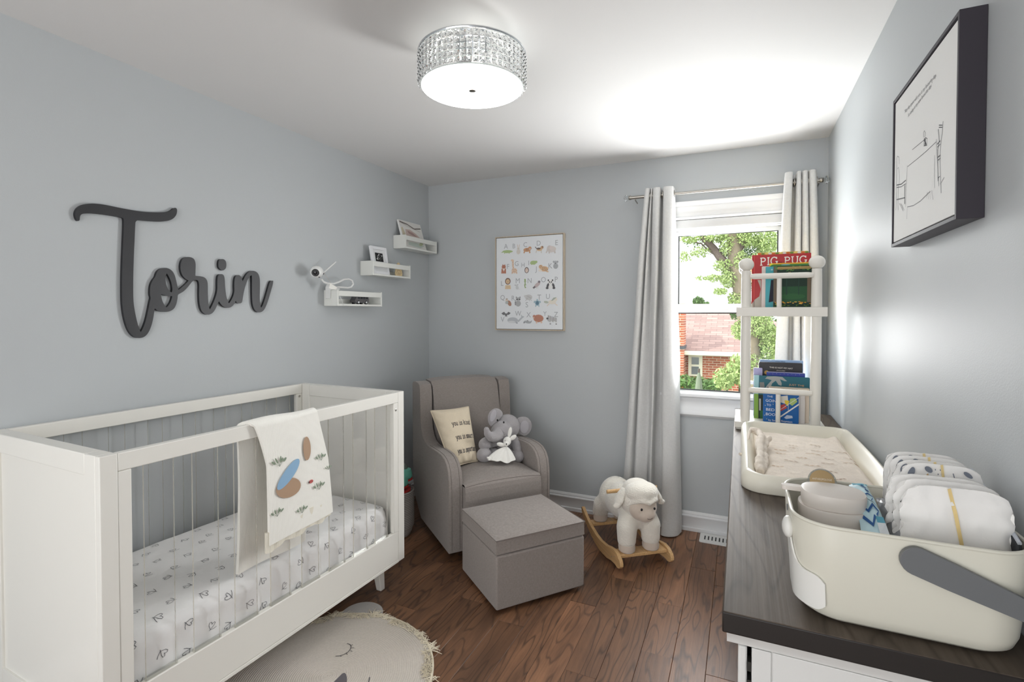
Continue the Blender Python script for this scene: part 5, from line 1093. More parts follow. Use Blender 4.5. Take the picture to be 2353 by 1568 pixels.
# ================================================================== BOOKSHELF TOWER ON THE DRESSER
tw = thing('bookshelf_tower', 'white two-tier bookshelf tower with round posts and ball finials on the dresser', 'bookshelf', (0.168, 2.85, DZ))
TWH = mat('tower_white', (236, 232, 224), 0.3, spec=0.45)
ty0, ty1 = 2.668, 3.01
def tpart(mb, n, **k): return mb.build(n, TWH, tw, world=True, **k)
tpart(MB().box(-0.018, 0.352, ty0 + 0.006, ty1 - 0.005, DZ + 0.0005, DZ + 0.0085), 'plinth', bevel=0.001)
tpart(MB().box(-0.024, 0.358, ty0, ty1, DZ + 0.009, DZ + 0.039), 'bottom_shelf', bevel=0.002)
tpart(MB().box(-0.020, 0.357, ty0, ty1, 1.397, 1.440), 'upper_shelf', bevel=0.002)
zs0 = DZ + 0.0395
for x in (0.022, 0.316):
    for y in (ty0 + 0.030, ty1 - 0.035):
        tpart(MB().lathe([(0.0215, zs0), (0.0225, 1.10), (0.0215, 1.3965)], (x, y, 0), 24), 'post')
        tpart(MB().lathe([(0.0225, 1.4405), (0.0215, 1.56), (0.0205, 1.6165)], (x, y, 0), 24), 'upper_post')
        tpart(MB().ell((x, y, 1.646), (0.034, 0.034, 0.0315), nu=28, nv=18), 'ball_finial')
yb_ = ty0 + 0.018
for z, x0, x1 in ((1.588, 0.042, 0.297), (1.042, 0.038, 0.297)):
    r = 0.0135
    pr3 = [(x0 - 0.004, yb_, z)] + [(x0 - 0.004 + (x1 - x0 + 0.008) * k / 12, yb_, z) for k in range(1, 12)] + [(x1 + 0.004, yb_, z)]
    tpart(MB().tube(pr3, [r * 0.8] + [r] * 11 + [r * 0.8], 16), 'front_bar')
    zb2 = 1.4405 if z > 1.3 else zs0
    tpart(MB().tube([(0.163, yb_, zb2), (0.163, yb_, z - 0.012)], 0.0105, 14), 'spindle')
for z in (1.588, 1.042):
    for x in (0.022, 0.316): tpart(MB().tube([(x, ty0 + 0.050, z), (x, ty1 - 0.055, z)], 0.010, 12), 'side_bar')
    tpart(MB().tube([(0.044, ty1 - 0.03, z), (0.294, ty1 - 0.03, z)], 0.010, 12), 'back_bar')

PAPER = mat('paper_edge', (232, 226, 212), 0.8)
def book(label, pl, pr, pt_, Y, th, z0, col, spine=None, r=0.004, group='picture books in the tower', height=None, name='picture_book', lean=0.0):
    x0 = at(pl, pt_, 1, Y).x; x1 = at(pr, pt_, 1, Y).x; z1 = at((pl + pr) / 2, pt_, 1, Y).z if height is None else z0 + height
    o = thing(name, label, 'book', ((x0 + x1) / 2, Y + th / 2, z0), 0, group)
    cm_ = mat('cover_%d_%d_%d' % col, col, 0.35, spec=0.45)
    MB().prism(rrect(x0, x1, z0, z1, r, 4), Y, Y + 0.002, axis='y').build('front_cover', cm_, o, world=True, smooth=radians(30))
    MB().prism(rrect(x0, x1, z0, z1, r, 4), Y + th - 0.002, Y + th, axis='y').build('back_cover', cm_, o, world=True, smooth=radians(30))
    MB().box(x0 + 0.002, x1 - 0.002, Y + 0.0021, Y + th - 0.0021, z0 + 0.0015, z1 - 0.0025).build('page_block', PAPER, o, world=True, smooth=0)
    MB().box(x0 - 0.0006, x0 + 0.0014, Y + 0.0004, Y + th - 0.0004, z0 + r * 0.4, z1 - r * 0.4).build('spine', mat('cover_%d_%d_%d' % (spine or col), spine or col, 0.35), o, world=True, smooth=0)
    W_, H_ = x1 - x0, z1 - z0
    def PB(name='cover_print'):
        f, n = plane((x0, Y, z0), (1, 0, 0), (0, 0, 1)); return Print(f, n, base=0.0002, step=0.00006)
    return o, W_, H_, PB, x0, z0
def px2(x, y, Y, x0, z0): p = at(x, y, 1, Y); return (p.x - x0, p.z - z0)

# slab-serif stroke letters (thin strokes with small feet)
def arc(cx, cy, rx, ry, a0, a1, n=10): return [(cx + rx * cos(radians(a0 + (a1 - a0) * k / n)), cy + ry * sin(radians(a0 + (a1 - a0) * k / n))) for k in range(n + 1)]
SER = {
 'P': (0.62, [[(0.12, 0), (0.12, 0.7)], [(0.02, 0), (0.24, 0)], [(0.02, 0.7), (0.3, 0.7)] , [(0.12, 0.7)] + arc(0.3, 0.52, 0.2, 0.18, 90, -90) + [(0.12, 0.34)]]),
 'I': (0.34, [[(0.17, 0), (0.17, 0.7)], [(0.06, 0), (0.28, 0)], [(0.06, 0.7), (0.28, 0.7)]]),
 'G': (0.72, [arc(0.38, 0.35, 0.3, 0.36, 50, 330, 18) + [(0.62, 0.28)], [(0.5, 0.28), (0.72, 0.28)], [(0.63, 0.3), (0.63, 0.08)], [(0.6, 0.52), (0.6, 0.72)]]),
 'U': (0.74, [[(0.14, 0.7)] + arc(0.37, 0.24, 0.23, 0.25, 180, 360, 12) + [(0.6, 0.7)], [(0.03, 0.7), (0.26, 0.7)], [(0.5, 0.7), (0.7, 0.7)]]),
 'y': (0.52, [[(0.08, 0.44), (0.26, 0.02)], [(0.46, 0.44), (0.22, -0.14), (0.08, -0.18)], [(0.0, 0.44), (0.17, 0.44)], [(0.36, 0.44), (0.52, 0.44)], [(0.02, -0.18), (0.12, -0.18)]]),
 'o': (0.52, [arc(0.26, 0.22, 0.19, 0.22, 0, 360, 18)]),
 'u': (0.52, [[(0.03, 0.44), (0.10, 0.44)] + arc(0.25, 0.14, 0.15, 0.14, 180, 330, 8), [(0.4, 0.44), (0.4, 0), (0.5, 0)], [(0.32, 0.44), (0.4, 0.44)]]),
 'i': (0.4, [[(0.08, 0.44), (0.22, 0.44), (0.22, 0)], [(0.06, 0), (0.37, 0)], [(0.2, 0.62), (0.24, 0.62)]]),
 's': (0.48, [[(0.40, 0.44), (0.40, 0.33)], arc(0.24, 0.33, 0.15, 0.10, 30, 260, 9) + arc(0.24, 0.115, 0.16, 0.115, 80, -150, 9), [(0.08, 0.0), (0.08, 0.12)]]),
 'k': (0.54, [[(0.03, 0.66), (0.12, 0.66), (0.12, 0)], [(0.03, 0), (0.21, 0)], [(0.12, 0.16), (0.42, 0.44)], [(0.24, 0.27), (0.46, 0)], [(0.33, 0.44), (0.5, 0.44)], [(0.37, 0), (0.54, 0)]]),
 'n': (0.54, [[(0.03, 0.44), (0.12, 0.44), (0.12, 0)], [(0.03, 0), (0.21, 0)], [(0.12, 0.3)] + arc(0.27, 0.29, 0.14, 0.15, 160, 0, 8) + [(0.41, 0)], [(0.33, 0), (0.5, 0)]]),
 'd': (0.54, [[(0.32, 0.66), (0.42, 0.66), (0.42, 0), (0.52, 0)], arc(0.24, 0.22, 0.18, 0.22, 10, 350, 16)]),
 'm': (0.62, [[(0.0, 0.44), (0.08, 0.44), (0.08, 0)], [(0.0, 0), (0.15, 0)], [(0.08, 0.3)] + arc(0.19, 0.33, 0.1, 0.11, 160, 0, 6) + [(0.29, 0)], [(0.25, 0), (0.35, 0)], [(0.29, 0.3)] + arc(0.40, 0.33, 0.1, 0.11, 160, 0, 6) + [(0.50, 0)], [(0.45, 0), (0.57, 0)]]),
 'a': (0.52, [[(0.10, 0.36)] + arc(0.24, 0.31, 0.14, 0.13, 130, 0, 7) + [(0.38, 0.06), (0.42, 0), (0.5, 0)], [(0.38, 0.25)] + arc(0.2, 0.13, 0.13, 0.12, 80, 280, 8) + [(0.38, 0.09)]]),
 'r': (0.5, [[(0.04, 0.44), (0.16, 0.44), (0.16, 0)], [(0.04, 0), (0.32, 0)], [(0.16, 0.27)] + arc(0.34, 0.28, 0.17, 0.16, 150, 40, 6)]),
 't': (0.46, [[(0.18, 0.6), (0.18, 0.1)] + arc(0.28, 0.1, 0.1, 0.1, 180, 320, 6), [(0.04, 0.44), (0.38, 0.44)]]),
 'p': (0.54, [[(0.03, 0.44), (0.12, 0.44), (0.12, -0.2)], [(0.03, -0.2), (0.22, -0.2)], arc(0.29, 0.22, 0.18, 0.22, 170, -170, 16)]),
 ' ': (0.30, [])}
def serif(q, t, x, y, size, c, w=0.06, width=None, slope=0.0):
    tot = sum(SER[ch][0] for ch in t); kx = size if width is None else width / tot; cx = x
    q.step = 0.00001
    for ch in t:
        wd, st = SER[ch]
        for s in st: q.line([(cx + a * kx, y + b * size + slope * (cx + a * kx - x)) for a, b in s], w * size, c)
        cx += wd * kx

zu = 1.4408
# ---- upper tier, back to front
o, W_, H_, PB, x0, z0 = book('orange and green picture book at the very back of the upper tier', 1741, 1858, 579, 2.90, 0.010, zu, (224, 190, 96))
q = PB(); 
for k in range(14): q.ell(W_ * (k + 0.5) / 14, H_ - 0.006, 0.009, 0.005, [(214, 120, 60), (120, 150, 70), (236, 214, 120), (236, 236, 226)][k % 4])
q.build('cover_print', o, world=True)
Y_ = 2.872; o, W_, H_, PB, x0, z0 = book('tall red hardback titled Pig the Pug on the upper tier', 1728, 1864, 584, Y_, 0.012, zu, (178, 40, 44), (200, 52, 54), r=0.0015)
q = PB(); c_ = lambda x, y: px2(1690 + x / 9.5, 570 + y / 9.5, Y_, x0, z0)
a = c_(412, 160); q.rect(a[0] - 0.0012, a[0] + 0.0012, 0.001, H_ - 0.001, (226, 92, 88)); q.build('spine_groove', o, world=True)
q = PB(); a, b = c_(535, 380), c_(905, 330); serif(q, 'PIG', a[0], a[1], (c_(535, 225)[1] - a[1]) / 0.7, (240, 236, 228), 0.10, b[0] - a[0] + 0.004, 0.03)
a, b = c_(1062, 350), c_(1560, 330); serif(q, 'PUG', a[0], a[1], (c_(1062, 205)[1] - a[1]) / 0.7, (240, 236, 228), 0.10, b[0] - a[0], 0.03); a = c_(930, 335); q.text('the', a[0], a[1], 0.014, (90, 24, 26)); q.build('title', o, world=True)
q = PB(); q.poly([c_(480, 700), c_(560, 700), c_(570, 1300), c_(345, 1300), c_(350, 1230), c_(420, 1130), c_(520, 1060), c_(552, 900), c_(520, 800)], (196, 188, 178)); q.build('cover_print', o, world=True)
book('slim white picture book with a pinkish spine on the upper tier', 1751, 1846, 611, 2.842, 0.009, zu, (232, 218, 214))
Y_ = 2.826; o, W_, H_, PB, x0, z0 = book('orange-edged paperback behind the forest book on the upper tier', 1768, 1863, 604, Y_, 0.009, zu, (240, 176, 40))
q = PB(); q.rect(0.004, W_ - 0.002, 0.002, H_ - 0.006, (86, 140, 76)); q.ell(W_ * 0.4, H_ - 0.009, 0.02, 0.003, (120, 176, 190)); q.poly([(0.002, H_ - 0.002), (0.02, H_ - 0.002), (0.004, H_ - 0.012)], (236, 220, 60)); q.build('cover_print', o, world=True)
Y_ = 2.792; o, W_, H_, PB, x0, z0 = book('teal hardback with a small white sunburst on the upper tier', 1760, 1850, 612, Y_, 0.020, zu, (64, 164, 176), (40, 132, 146), r=0.002)
q = PB(); c_ = lambda x, y: px2(1690 + x / 9.5, 570 + y / 9.5, Y_, x0, z0)
s_ = c_(795, 475)
for k in range(12): 
    a = 2 * pi * k / 12; q.line([(s_[0] + 0.0015 * cos(a), s_[1] + 0.0015 * sin(a)), (s_[0] + 0.0045 * cos(a), s_[1] + 0.0045 * sin(a))], 0.0008, (226, 236, 236), keep=True)
q.poly([c_(775, 700), c_(850, 700), c_(850, 1165), c_(725, 1190), c_(745, 1000)], (44, 44, 56)); q.build('cover_print', o, world=True)
Y_ = 2.748; o, W_, H_, PB, x0, z0 = book('forest-scene paperback with a gold name plate at the front of the upper tier', 1778, 1866, 611, Y_, 0.008, zu, (52, 74, 54), (92, 84, 70), r=0.001)
q = PB(); c_ = lambda x, y: px2(1690 + x / 9.5, 570 + y / 9.5, Y_, x0, z0)
q.rect(0.001, W_ - 0.001, 0.001, H_ - 0.001, (36, 58, 48)); q.rect(0.001, W_ - 0.001, H_ * 0.12, H_ * 0.5, (44, 86, 56)); q.ell(W_ * 0.5, H_ * 0.26, W_ * 0.34, H_ * 0.07, (52, 98, 60))
q.rect(c_(845, 0)[0], c_(915, 0)[0], H_ * 0.12, H_ - 0.001, (112, 98, 82)); q.rect(c_(1575, 0)[0], c_(1660, 0)[0], H_ * 0.12, H_ * 0.8, (118, 102, 84)); q.rect(c_(1110, 0)[0], c_(1140, 0)[0], H_ * 0.3, H_ * 0.8, (44, 70, 60)); q.rect(c_(1380, 0)[0], c_(1400, 0)[0], H_ * 0.3, H_ * 0.8, (44, 70, 60))
rq = random.Random(2)
for k in range(26): q.ell(rq.uniform(0.008, W_ - 0.008), H_ - rq.uniform(0.003, 0.022), rq.uniform(0.003, 0.008), 0.0025, rq.choice([(84, 130, 66), (60, 104, 62), (110, 150, 74)]), rq.uniform(-30, 30), 8)
for k in range(20): q.ell(rq.uniform(0.006, W_ - 0.006), rq.uniform(0.014, 0.026), rq.uniform(0.003, 0.007), 0.002, rq.choice([(226, 166, 60), (206, 140, 52), (236, 190, 90)]), 0, 8)
for k in range(16): q.ell(rq.uniform(0.006, W_ - 0.006), rq.uniform(0.003, 0.012), rq.uniform(0.003, 0.008), 0.002, rq.choice([(70, 110, 50), (100, 130, 60)]), 0, 8)
q.build('cover_print', o, world=True)
q = PB(); a, b = c_(915, 475), c_(1650, 395); q.h += 0.0036; q.poly(rrect(a[0], b[0], a[1], b[1], 0.003, 3), (176, 150, 92)); q.text('JULIA DONALDSON \u2022 AXEL SCHEFFLER', a[0] + 0.003, a[1] + 0.0028, 0.0062, (60, 50, 30), width=b[0] - a[0] - 0.006); a = c_(1150, 545); q.text('THE', a[0], a[1], 0.0062, (222, 206, 120)); q.build('title', o, world=True)

# ---- lower tier
zl = DZ + 0.0396
c2_ = lambda Y, x0, z0: (lambda x, y: px2(1680 + x / 8.474, 815 + y / 8.474, Y, x0, z0))
Y_ = 2.895; o, W_, H_, PB, x0, z0 = book('light blue board book at the back of the lower tier', 1746, 1846, 828, Y_, 0.014, zl, (150, 178, 214)); q = PB(); c_ = c2_(Y_, x0, z0); a = c_(870, 145); q.text('Is Your Mama', a[0], a[1], 0.0075, (40, 48, 70)); q.build('title', o, world=True)
Y_ = 2.862; o, W_, H_, PB, x0, z0 = book('black board book titled This Is Not My Hat on the lower tier', 1744, 1844, 834, Y_, 0.016, zl, (46, 46, 50)); q = PB(); c_ = c2_(Y_, x0, z0)
a, b = c_(745, 262), c_(1200, 250); q.text('THIS IS NOT MY HAT', a[0], a[1], 0.0105, (232, 228, 220), width=b[0] - a[0], rot=-1.5); a, b = c_(882, 318), c_(1050, 318); q.text('JON KLASSEN', a[0], a[1], 0.006, (222, 218, 210), width=b[0] - a[0], rot=-1.5); q.build('title', o, world=True)
q = PB(); a = c_(690, 350); q.ell(a[0], a[1], 0.0105, 0.0105, (188, 150, 84), n=24); q.ell(a[0] + 0.002, a[1] + 0.002, 0.005, 0.005, (206, 172, 104), n=16); q.build('cover_print', o, world=True)
book('lavender picture book half hidden behind the left post', 1732, 1752, 846, 2.84, 0.012, zl, (170, 166, 206), group='picture books in the tower')
Y_ = 2.826; o, W_, H_, PB, x0, z0 = book('deep blue board book with a cream edge on the lower tier', 1762, 1850, 856, Y_, 0.012, zl, (52, 66, 150)); q = PB(); c_ = c2_(Y_, x0, z0)
q.rect(0.001, W_ - 0.001, H_ - 0.0022, H_ - 0.0006, (228, 222, 206))
for k in range(9): q.ell(W_ * (k + 0.6) / 10, H_ - 0.008 - 0.003 * (k % 2), 0.001, 0.001, [(150, 190, 110), (230, 220, 150), (200, 210, 230)][k % 3], n=6)
q.build('cover_print', o, world=True)
Y_ = 2.788; o, W_, H_, PB, x0, z0 = book('dark teal board book lettered Just the, with grey leaves on its cover', 1733, 1861, 866, Y_, 0.016, zl, (28, 92, 106), (150, 188, 196)); q = PB(); c_ = c2_(Y_, x0, z0)
q.poly([c_(445, 1240), c_(530, 1260), c_(530, 770), c_(545, 400), c_(450, 400)], (128, 164, 74)); q.poly([c_(445, 760), c_(530, 770), c_(545, 402), c_(450, 400)], (150, 188, 196)); q.poly([c_(530, 780), c_(640, 790), c_(640, 1265), c_(530, 1262)], (40, 50, 44)); q.poly([c_(560, 1080), c_(620, 1090), c_(615, 1265), c_(560, 1262)], (54, 104, 62)); q.poly([c_(545, 860), c_(580, 860), c_(580, 1090), c_(545, 1090)], (172, 172, 170))
q.poly([c_(660, 470), c_(700, 430), c_(860, 425), c_(1000, 440), c_(1090, 520), c_(1040, 520), c_(950, 480), c_(985, 560), c_(980, 610), c_(920, 590), c_(870, 510), c_(800, 560), c_(780, 610), c_(820, 680), c_(640, 680), c_(700, 600), c_(790, 500), c_(720, 480)], (158, 160, 158)); q.poly([c_(555, 540), c_(640, 540), c_(660, 680), c_(560, 680)], (120, 122, 122)); q.build('cover_print', o, world=True)
q = PB(); q.h += 0.0008; a, b = c_(1125, 605), c_(1420, 620); q.text('JUST THE', a[0], a[1], 0.0125, (206, 164, 118), width=b[0] - a[0], rot=-2); q.build('title', o, world=True)
Y_ = 2.760; o, W_, H_, PB, x0, z0 = book('cream board book lettered Everything is, behind the front bar', 1767, 1860, 891, Y_, 0.012, zl, (236, 220, 202)); q = PB(); c_ = c2_(Y_, x0, z0)
a, b = c_(835, 735), c_(1440, 735); q.text('EVERYTHING IS', a[0], a[1] - 0.003, 0.0115, (120, 116, 112), width=b[0] - a[0]); a, b = c_(975, 672), c_(1300, 680); q.text('THE BOOK WHERE', a[0], a[1], 0.0038, (110, 104, 98), width=b[0] - a[0]); q.rect(0.001, W_ - 0.001, H_ - 0.002, H_ - 0.0006, (60, 92, 76)); q.build('title', o, world=True)
book('white board book to the right of the blue bedtime book', 1800, 1850, 905, 2.742, 0.010, zl, (232, 226, 222))
Y_ = 2.716; o, W_, H_, PB, x0, z0 = book('bright blue board book titled The Going to Bed Book at the front', 1754, 1836, 899, Y_, 0.014, zl, (18, 96, 168), r=0.005); q = PB(); c_ = c2_(Y_, x0, z0)
for t, x, y, s, w in (('THE', 700, 830, 0.011, 110), ('GOING', 672, 918, 0.0165, 265), ('TO', 690, 1000, 0.0135, 85), ('BED', 680, 1092, 0.0165, 165), ('BOOK', 675, 1182, 0.0165, 245), ('by Sandra', 725, 1290, 0.0115, 230), ('Boynton', 975, 1312, 0.0125, 215)):
    a, b = c_(x, y), c_(x + w, y); q.text(t, a[0], a[1], s * 1.12, (236, 238, 240), width=b[0] - a[0], rot=-1.5)
q.build('title', o, world=True); q = PB(); q.h += 0.0004
q.poly([c_(960, 815), c_(1100, 800), c_(1110, 900), c_(1050, 960), c_(960, 930)], (226, 222, 214)); q.poly([c_(1040, 890), c_(1130, 900), c_(1110, 1010), c_(1050, 960)], (232, 206, 70)); q.poly([c_(1150, 860), c_(1250, 850), c_(1290, 920), c_(1190, 1000), c_(1130, 960)], (176, 200, 120)); q.poly([c_(960, 985), c_(1040, 965), c_(1090, 1040), c_(960, 1110)], (196, 78, 76))
q.line([c_(955, 1075), c_(1320, 840)], 0.002, (232, 232, 230)); q.line([c_(955, 1215), c_(1328, 965)], 0.006, (232, 230, 226)); q.line([c_(1318, 850), c_(1318, 960)], 0.0014, (232, 232, 230)); q.line([c_(1112, 950), c_(1112, 1085)], 0.0014, (232, 232, 230)); q.poly([c_(1030, 1230), c_(1085, 1180), c_(1190, 1195), c_(1200, 1240), c_(1070, 1255)], (196, 206, 222))
for x, y in ((665, 990), (818, 968), (650, 1180), (692, 1252)): a = c_(x, y); q.ell(a[0], a[1], 0.0018, 0.0018, (236, 226, 150), n=5)
q.build('cover_print', o, world=True)

# ================================================================== CHANGING TRAY, MUSLIN
PADM = mat('tray_cream', (238, 233, 218), 0.35, spec=0.4)
tray = thing('changing_tray', 'cream moulded changing tray with a raised rim on the dresser', 'changing tray', (0.22, 2.15, DZ))
def ring_loft(levels, name, m, par, close_first=True, close_last=True, **k):
    mb = MB(); n = len(levels[0])
    for L in levels[:1]: pass
    vs = [p for L in levels for p in L]; fs = [(a * n + i, a * n + (i + 1) % n, (a + 1) * n + (i + 1) % n, (a + 1) * n + i) for a in range(len(levels) - 1) for i in range(n)]
    if close_first: fs.append(tuple(range(n)))
    if close_last: fs.append(tuple((len(levels) - 1) * n + i for i in range(n)))
    return mb.add(vs, fs).build(name, m, par, world=True, **k)
tx0, tx1, tyA, tyB = 0.004, 0.440, 1.738, 2.640
def lev(inset, z, r, rise=0.0):
    P_ = rrect(tx0 + inset, tx1 - inset, tyA + inset, tyB - inset, r, 10); out = []
    for i, p in enumerate(P_): out.append(Vector((p[0], p[1], z + rise * (0.35 + 0.65 * sin(pi * min(1, max(0, (p[1] - tyA) / (tyB - tyA))))))))
    # add points along straight sides
    res = []
    for i in range(len(out)):
        a, b = out[i], out[(i + 1) % len(out)]; res.append(a)
        if (b - a).length > 0.1:
            for k in range(1, 8):
                c = a + (b - a) * (k / 8); y = c.y; c.z = z + rise * (0.35 + 0.65 * sin(pi * min(1, max(0, (y - tyA) / (tyB - tyA))))); res.append(c)
    return res
TL_ = [lev(0.003, DZ + 0.0008, 0.070), lev(0.0, DZ + 0.004, 0.073), lev(0.002, DZ + 0.035, 0.072, 0.004), lev(0.010, DZ + 0.046, 0.068, 0.014), lev(0.020, DZ + 0.050, 0.060, 0.018), lev(0.032, DZ + 0.046, 0.052, 0.016), lev(0.046, DZ + 0.025, 0.046, 0.004), lev(0.054, DZ + 0.012, 0.044)]
ring_loft(TL_, 'tray_body', PADM, tray, smooth=radians(50))
MUS = mat_fabric('muslin', (232, 220, 206), 260, 0.9, 0.05)
N = MUS.node_tree.nodes; N['Principled BSDF'].inputs['Roughness'].default_value = 1.0
mu_ = thing('muslin_blanket', 'crinkled pale pink muslin cloth spread in the changing tray', 'cloth', (0.22, 2.15, DZ + 0.02))
def muf(u, v):
    # u left..right, v near..far
    yn = 1.792 + 0.006 * sin(u * 9); yf = 2.50 - 0.020 * u
    y = yn + (yf - yn) * v; xl = 0.062 - 0.012 * v; xr = 0.386 - 0.004 * v
    x = xl + (xr - xl) * u
    e = min(u * (xr - xl), (1 - u) * (xr - xl), v * (yf - yn), (1 - v) * (yf - yn))
    h = 0.024 * min(1, e / 0.020) ** 0.5
    cr_ = 0.0035 * noise.noise(Vector((x * 30, y * 11, 0))) + 0.0014 * noise.noise(Vector((x * 130, y * 55, 2))) + 0.004 * max(0, noise.noise(Vector((x * 12 + 3, y * 12, 5))))
    k = 0.012 * math.exp(-((u - 0.93) / 0.06) ** 2) * math.exp(-((v - 0.95) / 0.10) ** 2)
    return Vector((x, y, DZ + 0.0135 + h + cr_ * min(1, e / 0.015) + k))
MB().grid(muf, 90, 130, th=0.0).build('cloth', MUS, mu_, world=True, smooth=radians(80))
# gathered roll along the left side, one end over the rim
gp = [at(*p, 2, z) for p, z in (((1747, 1086), 0.888), ((1745, 1062), 0.902), ((1748, 1042), 0.910), ((1745, 1020), 0.918), ((1750, 1004), 0.926), ((1742, 992), 0.928), ((1733, 992), 0.927))]
gg = MB(); sm = []
for i in range(len(gp) - 1):
    for k in range(5): sm.append(gp[i].lerp(gp[i + 1], k / 5))
sm.append(gp[-1]); rr_ = random.Random(8)
gg.tube([p + Vector((0.002 * sin(i * 1.7), 0, 0.001 * sin(i * 2.3))) for i, p in enumerate(sm)], [0.014 + 0.002 * sin(i * 0.5) + 0.001 * rr_.random() for i in range(len(sm))], 12)
gp2 = [at(*p, 2, z) for p, z in (((1768, 1006), 0.920), ((1755, 1030), 0.905), ((1760, 1060), 0.898), ((1752, 1088), 0.886))]
sm = []
for i in range(len(gp2) - 1):
    for k in range(6): sm.append(gp2[i].lerp(gp2[i + 1], k / 6))
gg.tube([p + Vector((0.003 * sin(i * 2.1), 0, 0.002 * sin(i * 1.3))) for i, p in enumerate(sm)], [0.010 + 0.001 * sin(i * 1.4) for i in range(len(sm))], 10)
gp3 = [at(*p, 2, z) for p, z in (((1742, 992), 0.930), ((1727, 985), 0.936), ((1722, 995), 0.925), ((1714, 1030), 0.900))]
gg.tube([gp3[0], gp3[0].lerp(gp3[1], .5), gp3[1], gp3[2], gp3[2].lerp(gp3[3], .5), gp3[3]], [0.012, 0.010, 0.008, 0.006, 0.004, 0.003], 10)
g_ = gg.build('gathered_edge', MUS, mu_, world=True, smooth=radians(80)); blob(g_, 0.003, 3, 0.5)
g_ = MB().tube([at(1716, 1022, 2, 0.895), at(1706, 1046, 2, 0.885), at(1699, 1043, 2, 0.890)], [0.004, 0.006, 0.005], 8).build('tied_corner', MUS, mu_, world=True)
rm = random.Random(12)
for x, y in [(960, 373), (1258, 370), (785, 432), (1065, 535), (920, 582), (1225, 482), (1295, 445), (1580, 457), (1440, 545), (1415, 617), (1205, 635), (1735, 612), (1730, 552), (735, 648), (1460, 720), (1580, 830), (915, 405), (790, 475)]:
    p = at(1660 + x / 5.8825, 960 + y / 5.8825, 2, DZ + 0.041); u = (p.x - 0.056) / 0.328; v = (p.y - 1.795) / 0.70
    if not (0.03 < u < 0.97 and 0.03 < v < 0.97): continue
    q = Print(muf, Vector((0, 0, 1)), base=0.0022); cdk = rm.choice([(196, 160, 120), (206, 184, 160), (176, 150, 126)]); L_ = rm.uniform(0.012, 0.022) / 0.328
    for k in range(3): q.ell(u + (k - 1) * L_ * 0.8, v + rm.uniform(-.004, .004), L_ * 0.42, 0.0035, cdk, 0, 8)
    q.build('printed_motif', mu_, world=True)

# ================================================================== NAPPY CADDY BASKET AND WHAT IS IN IT
BK = mat('caddy_plastic', (220, 217, 203), 0.28, spec=0.5); BH = mat('caddy_handle', (108, 110, 112), 0.4, spec=0.5)
bk = thing('nappy_caddy', 'off-white plastic caddy basket with a grey carry handle on the dresser', 'basket', (0.27, 1.19, DZ))
kx0, kx1, ky0, ky1, kz = 0.092, 0.4375, 1.046, 1.336, 1.030
def klev(inset, z, r): return [Vector((p[0], p[1], z)) for p in rrect(kx0 + inset, kx1 - inset, ky0 + inset, ky1 - inset, r, 12)]
KL = [klev(0.040, DZ + 0.001, 0.05), klev(0.024, DZ + 0.004, 0.058), klev(0.014, DZ + 0.012, 0.064), klev(0.009, DZ + 0.028, 0.066), klev(0.003, DZ + 0.10, 0.068), klev(0.0, kz - 0.003, 0.070), klev(0.0008, kz, 0.069), klev(0.0035, kz, 0.0665), klev(0.0045, kz - 0.004, 0.066), klev(0.0075, DZ + 0.10, 0.064), klev(0.0135, DZ + 0.028, 0.060), klev(0.03, DZ + 0.008, 0.05)]
ring_loft(KL, 'tub', BK, bk, smooth=radians(40))
MB().tube(klev(0.001, kz, 0.069), 0.0035, 8, closed=True).build('rim', BK, bk, world=True)
# carry handle folded down around the basket's right end
pv_ = at(2105, 1288, 1, ky0 - 0.004)
hx = [pv_, at(2160, 1308, 1, ky0 - 0.005), at(2353, 1393, 1, ky0 - 0.006)]
hpth = [Vector((hx[0].x - 0.012, ky0 - 0.0045, hx[0].z + 0.001)), hx[0], hx[1], hx[2], Vector((0.432, ky0 - 0.006, hx[2].z - 0.014))]
hw = [0.012, 0.0245, 0.0245, 0.0195, 0.018]
hb = MB(); up_ = []; lo_ = []
prof = []
c0v = pv_; e1v = Vector((0.443, ky0, hx[2].z - 0.020))
dv = (e1v - c0v).normalized(); nv_ = Vector((-dv.z, 0, dv.x))
pts = []
for k in range(13): a = pi / 2 + pi * k / 12; pts.append(c0v + dv * cos(a) * 0.0235 + nv_ * sin(a) * 0.0235)
L_ = (e1v - c0v).length
pts += [c0v + dv * 0.05 - nv_ * 0.0225, c0v + dv * L_ - nv_ * 0.015, c0v + dv * L_ + nv_ * 0.015, c0v + dv * 0.05 + nv_ * 0.0225]
hb.prism([(p.x, p.z) for p in pts], ky0 - 0.011, ky0 - 0.0015, axis='y')
hb.box(0.4405, 0.4485, ky0 - 0.006, ky1 + 0.006, e1v.z - 0.014, e1v.z + 0.012)
hb.prism([(p.x, p.z) for p in pts], ky1 + 0.0015, ky1 + 0.011, axis='y')
hb.build('carry_handle', BH, bk, world=True, bevel=0.003, seg=3)
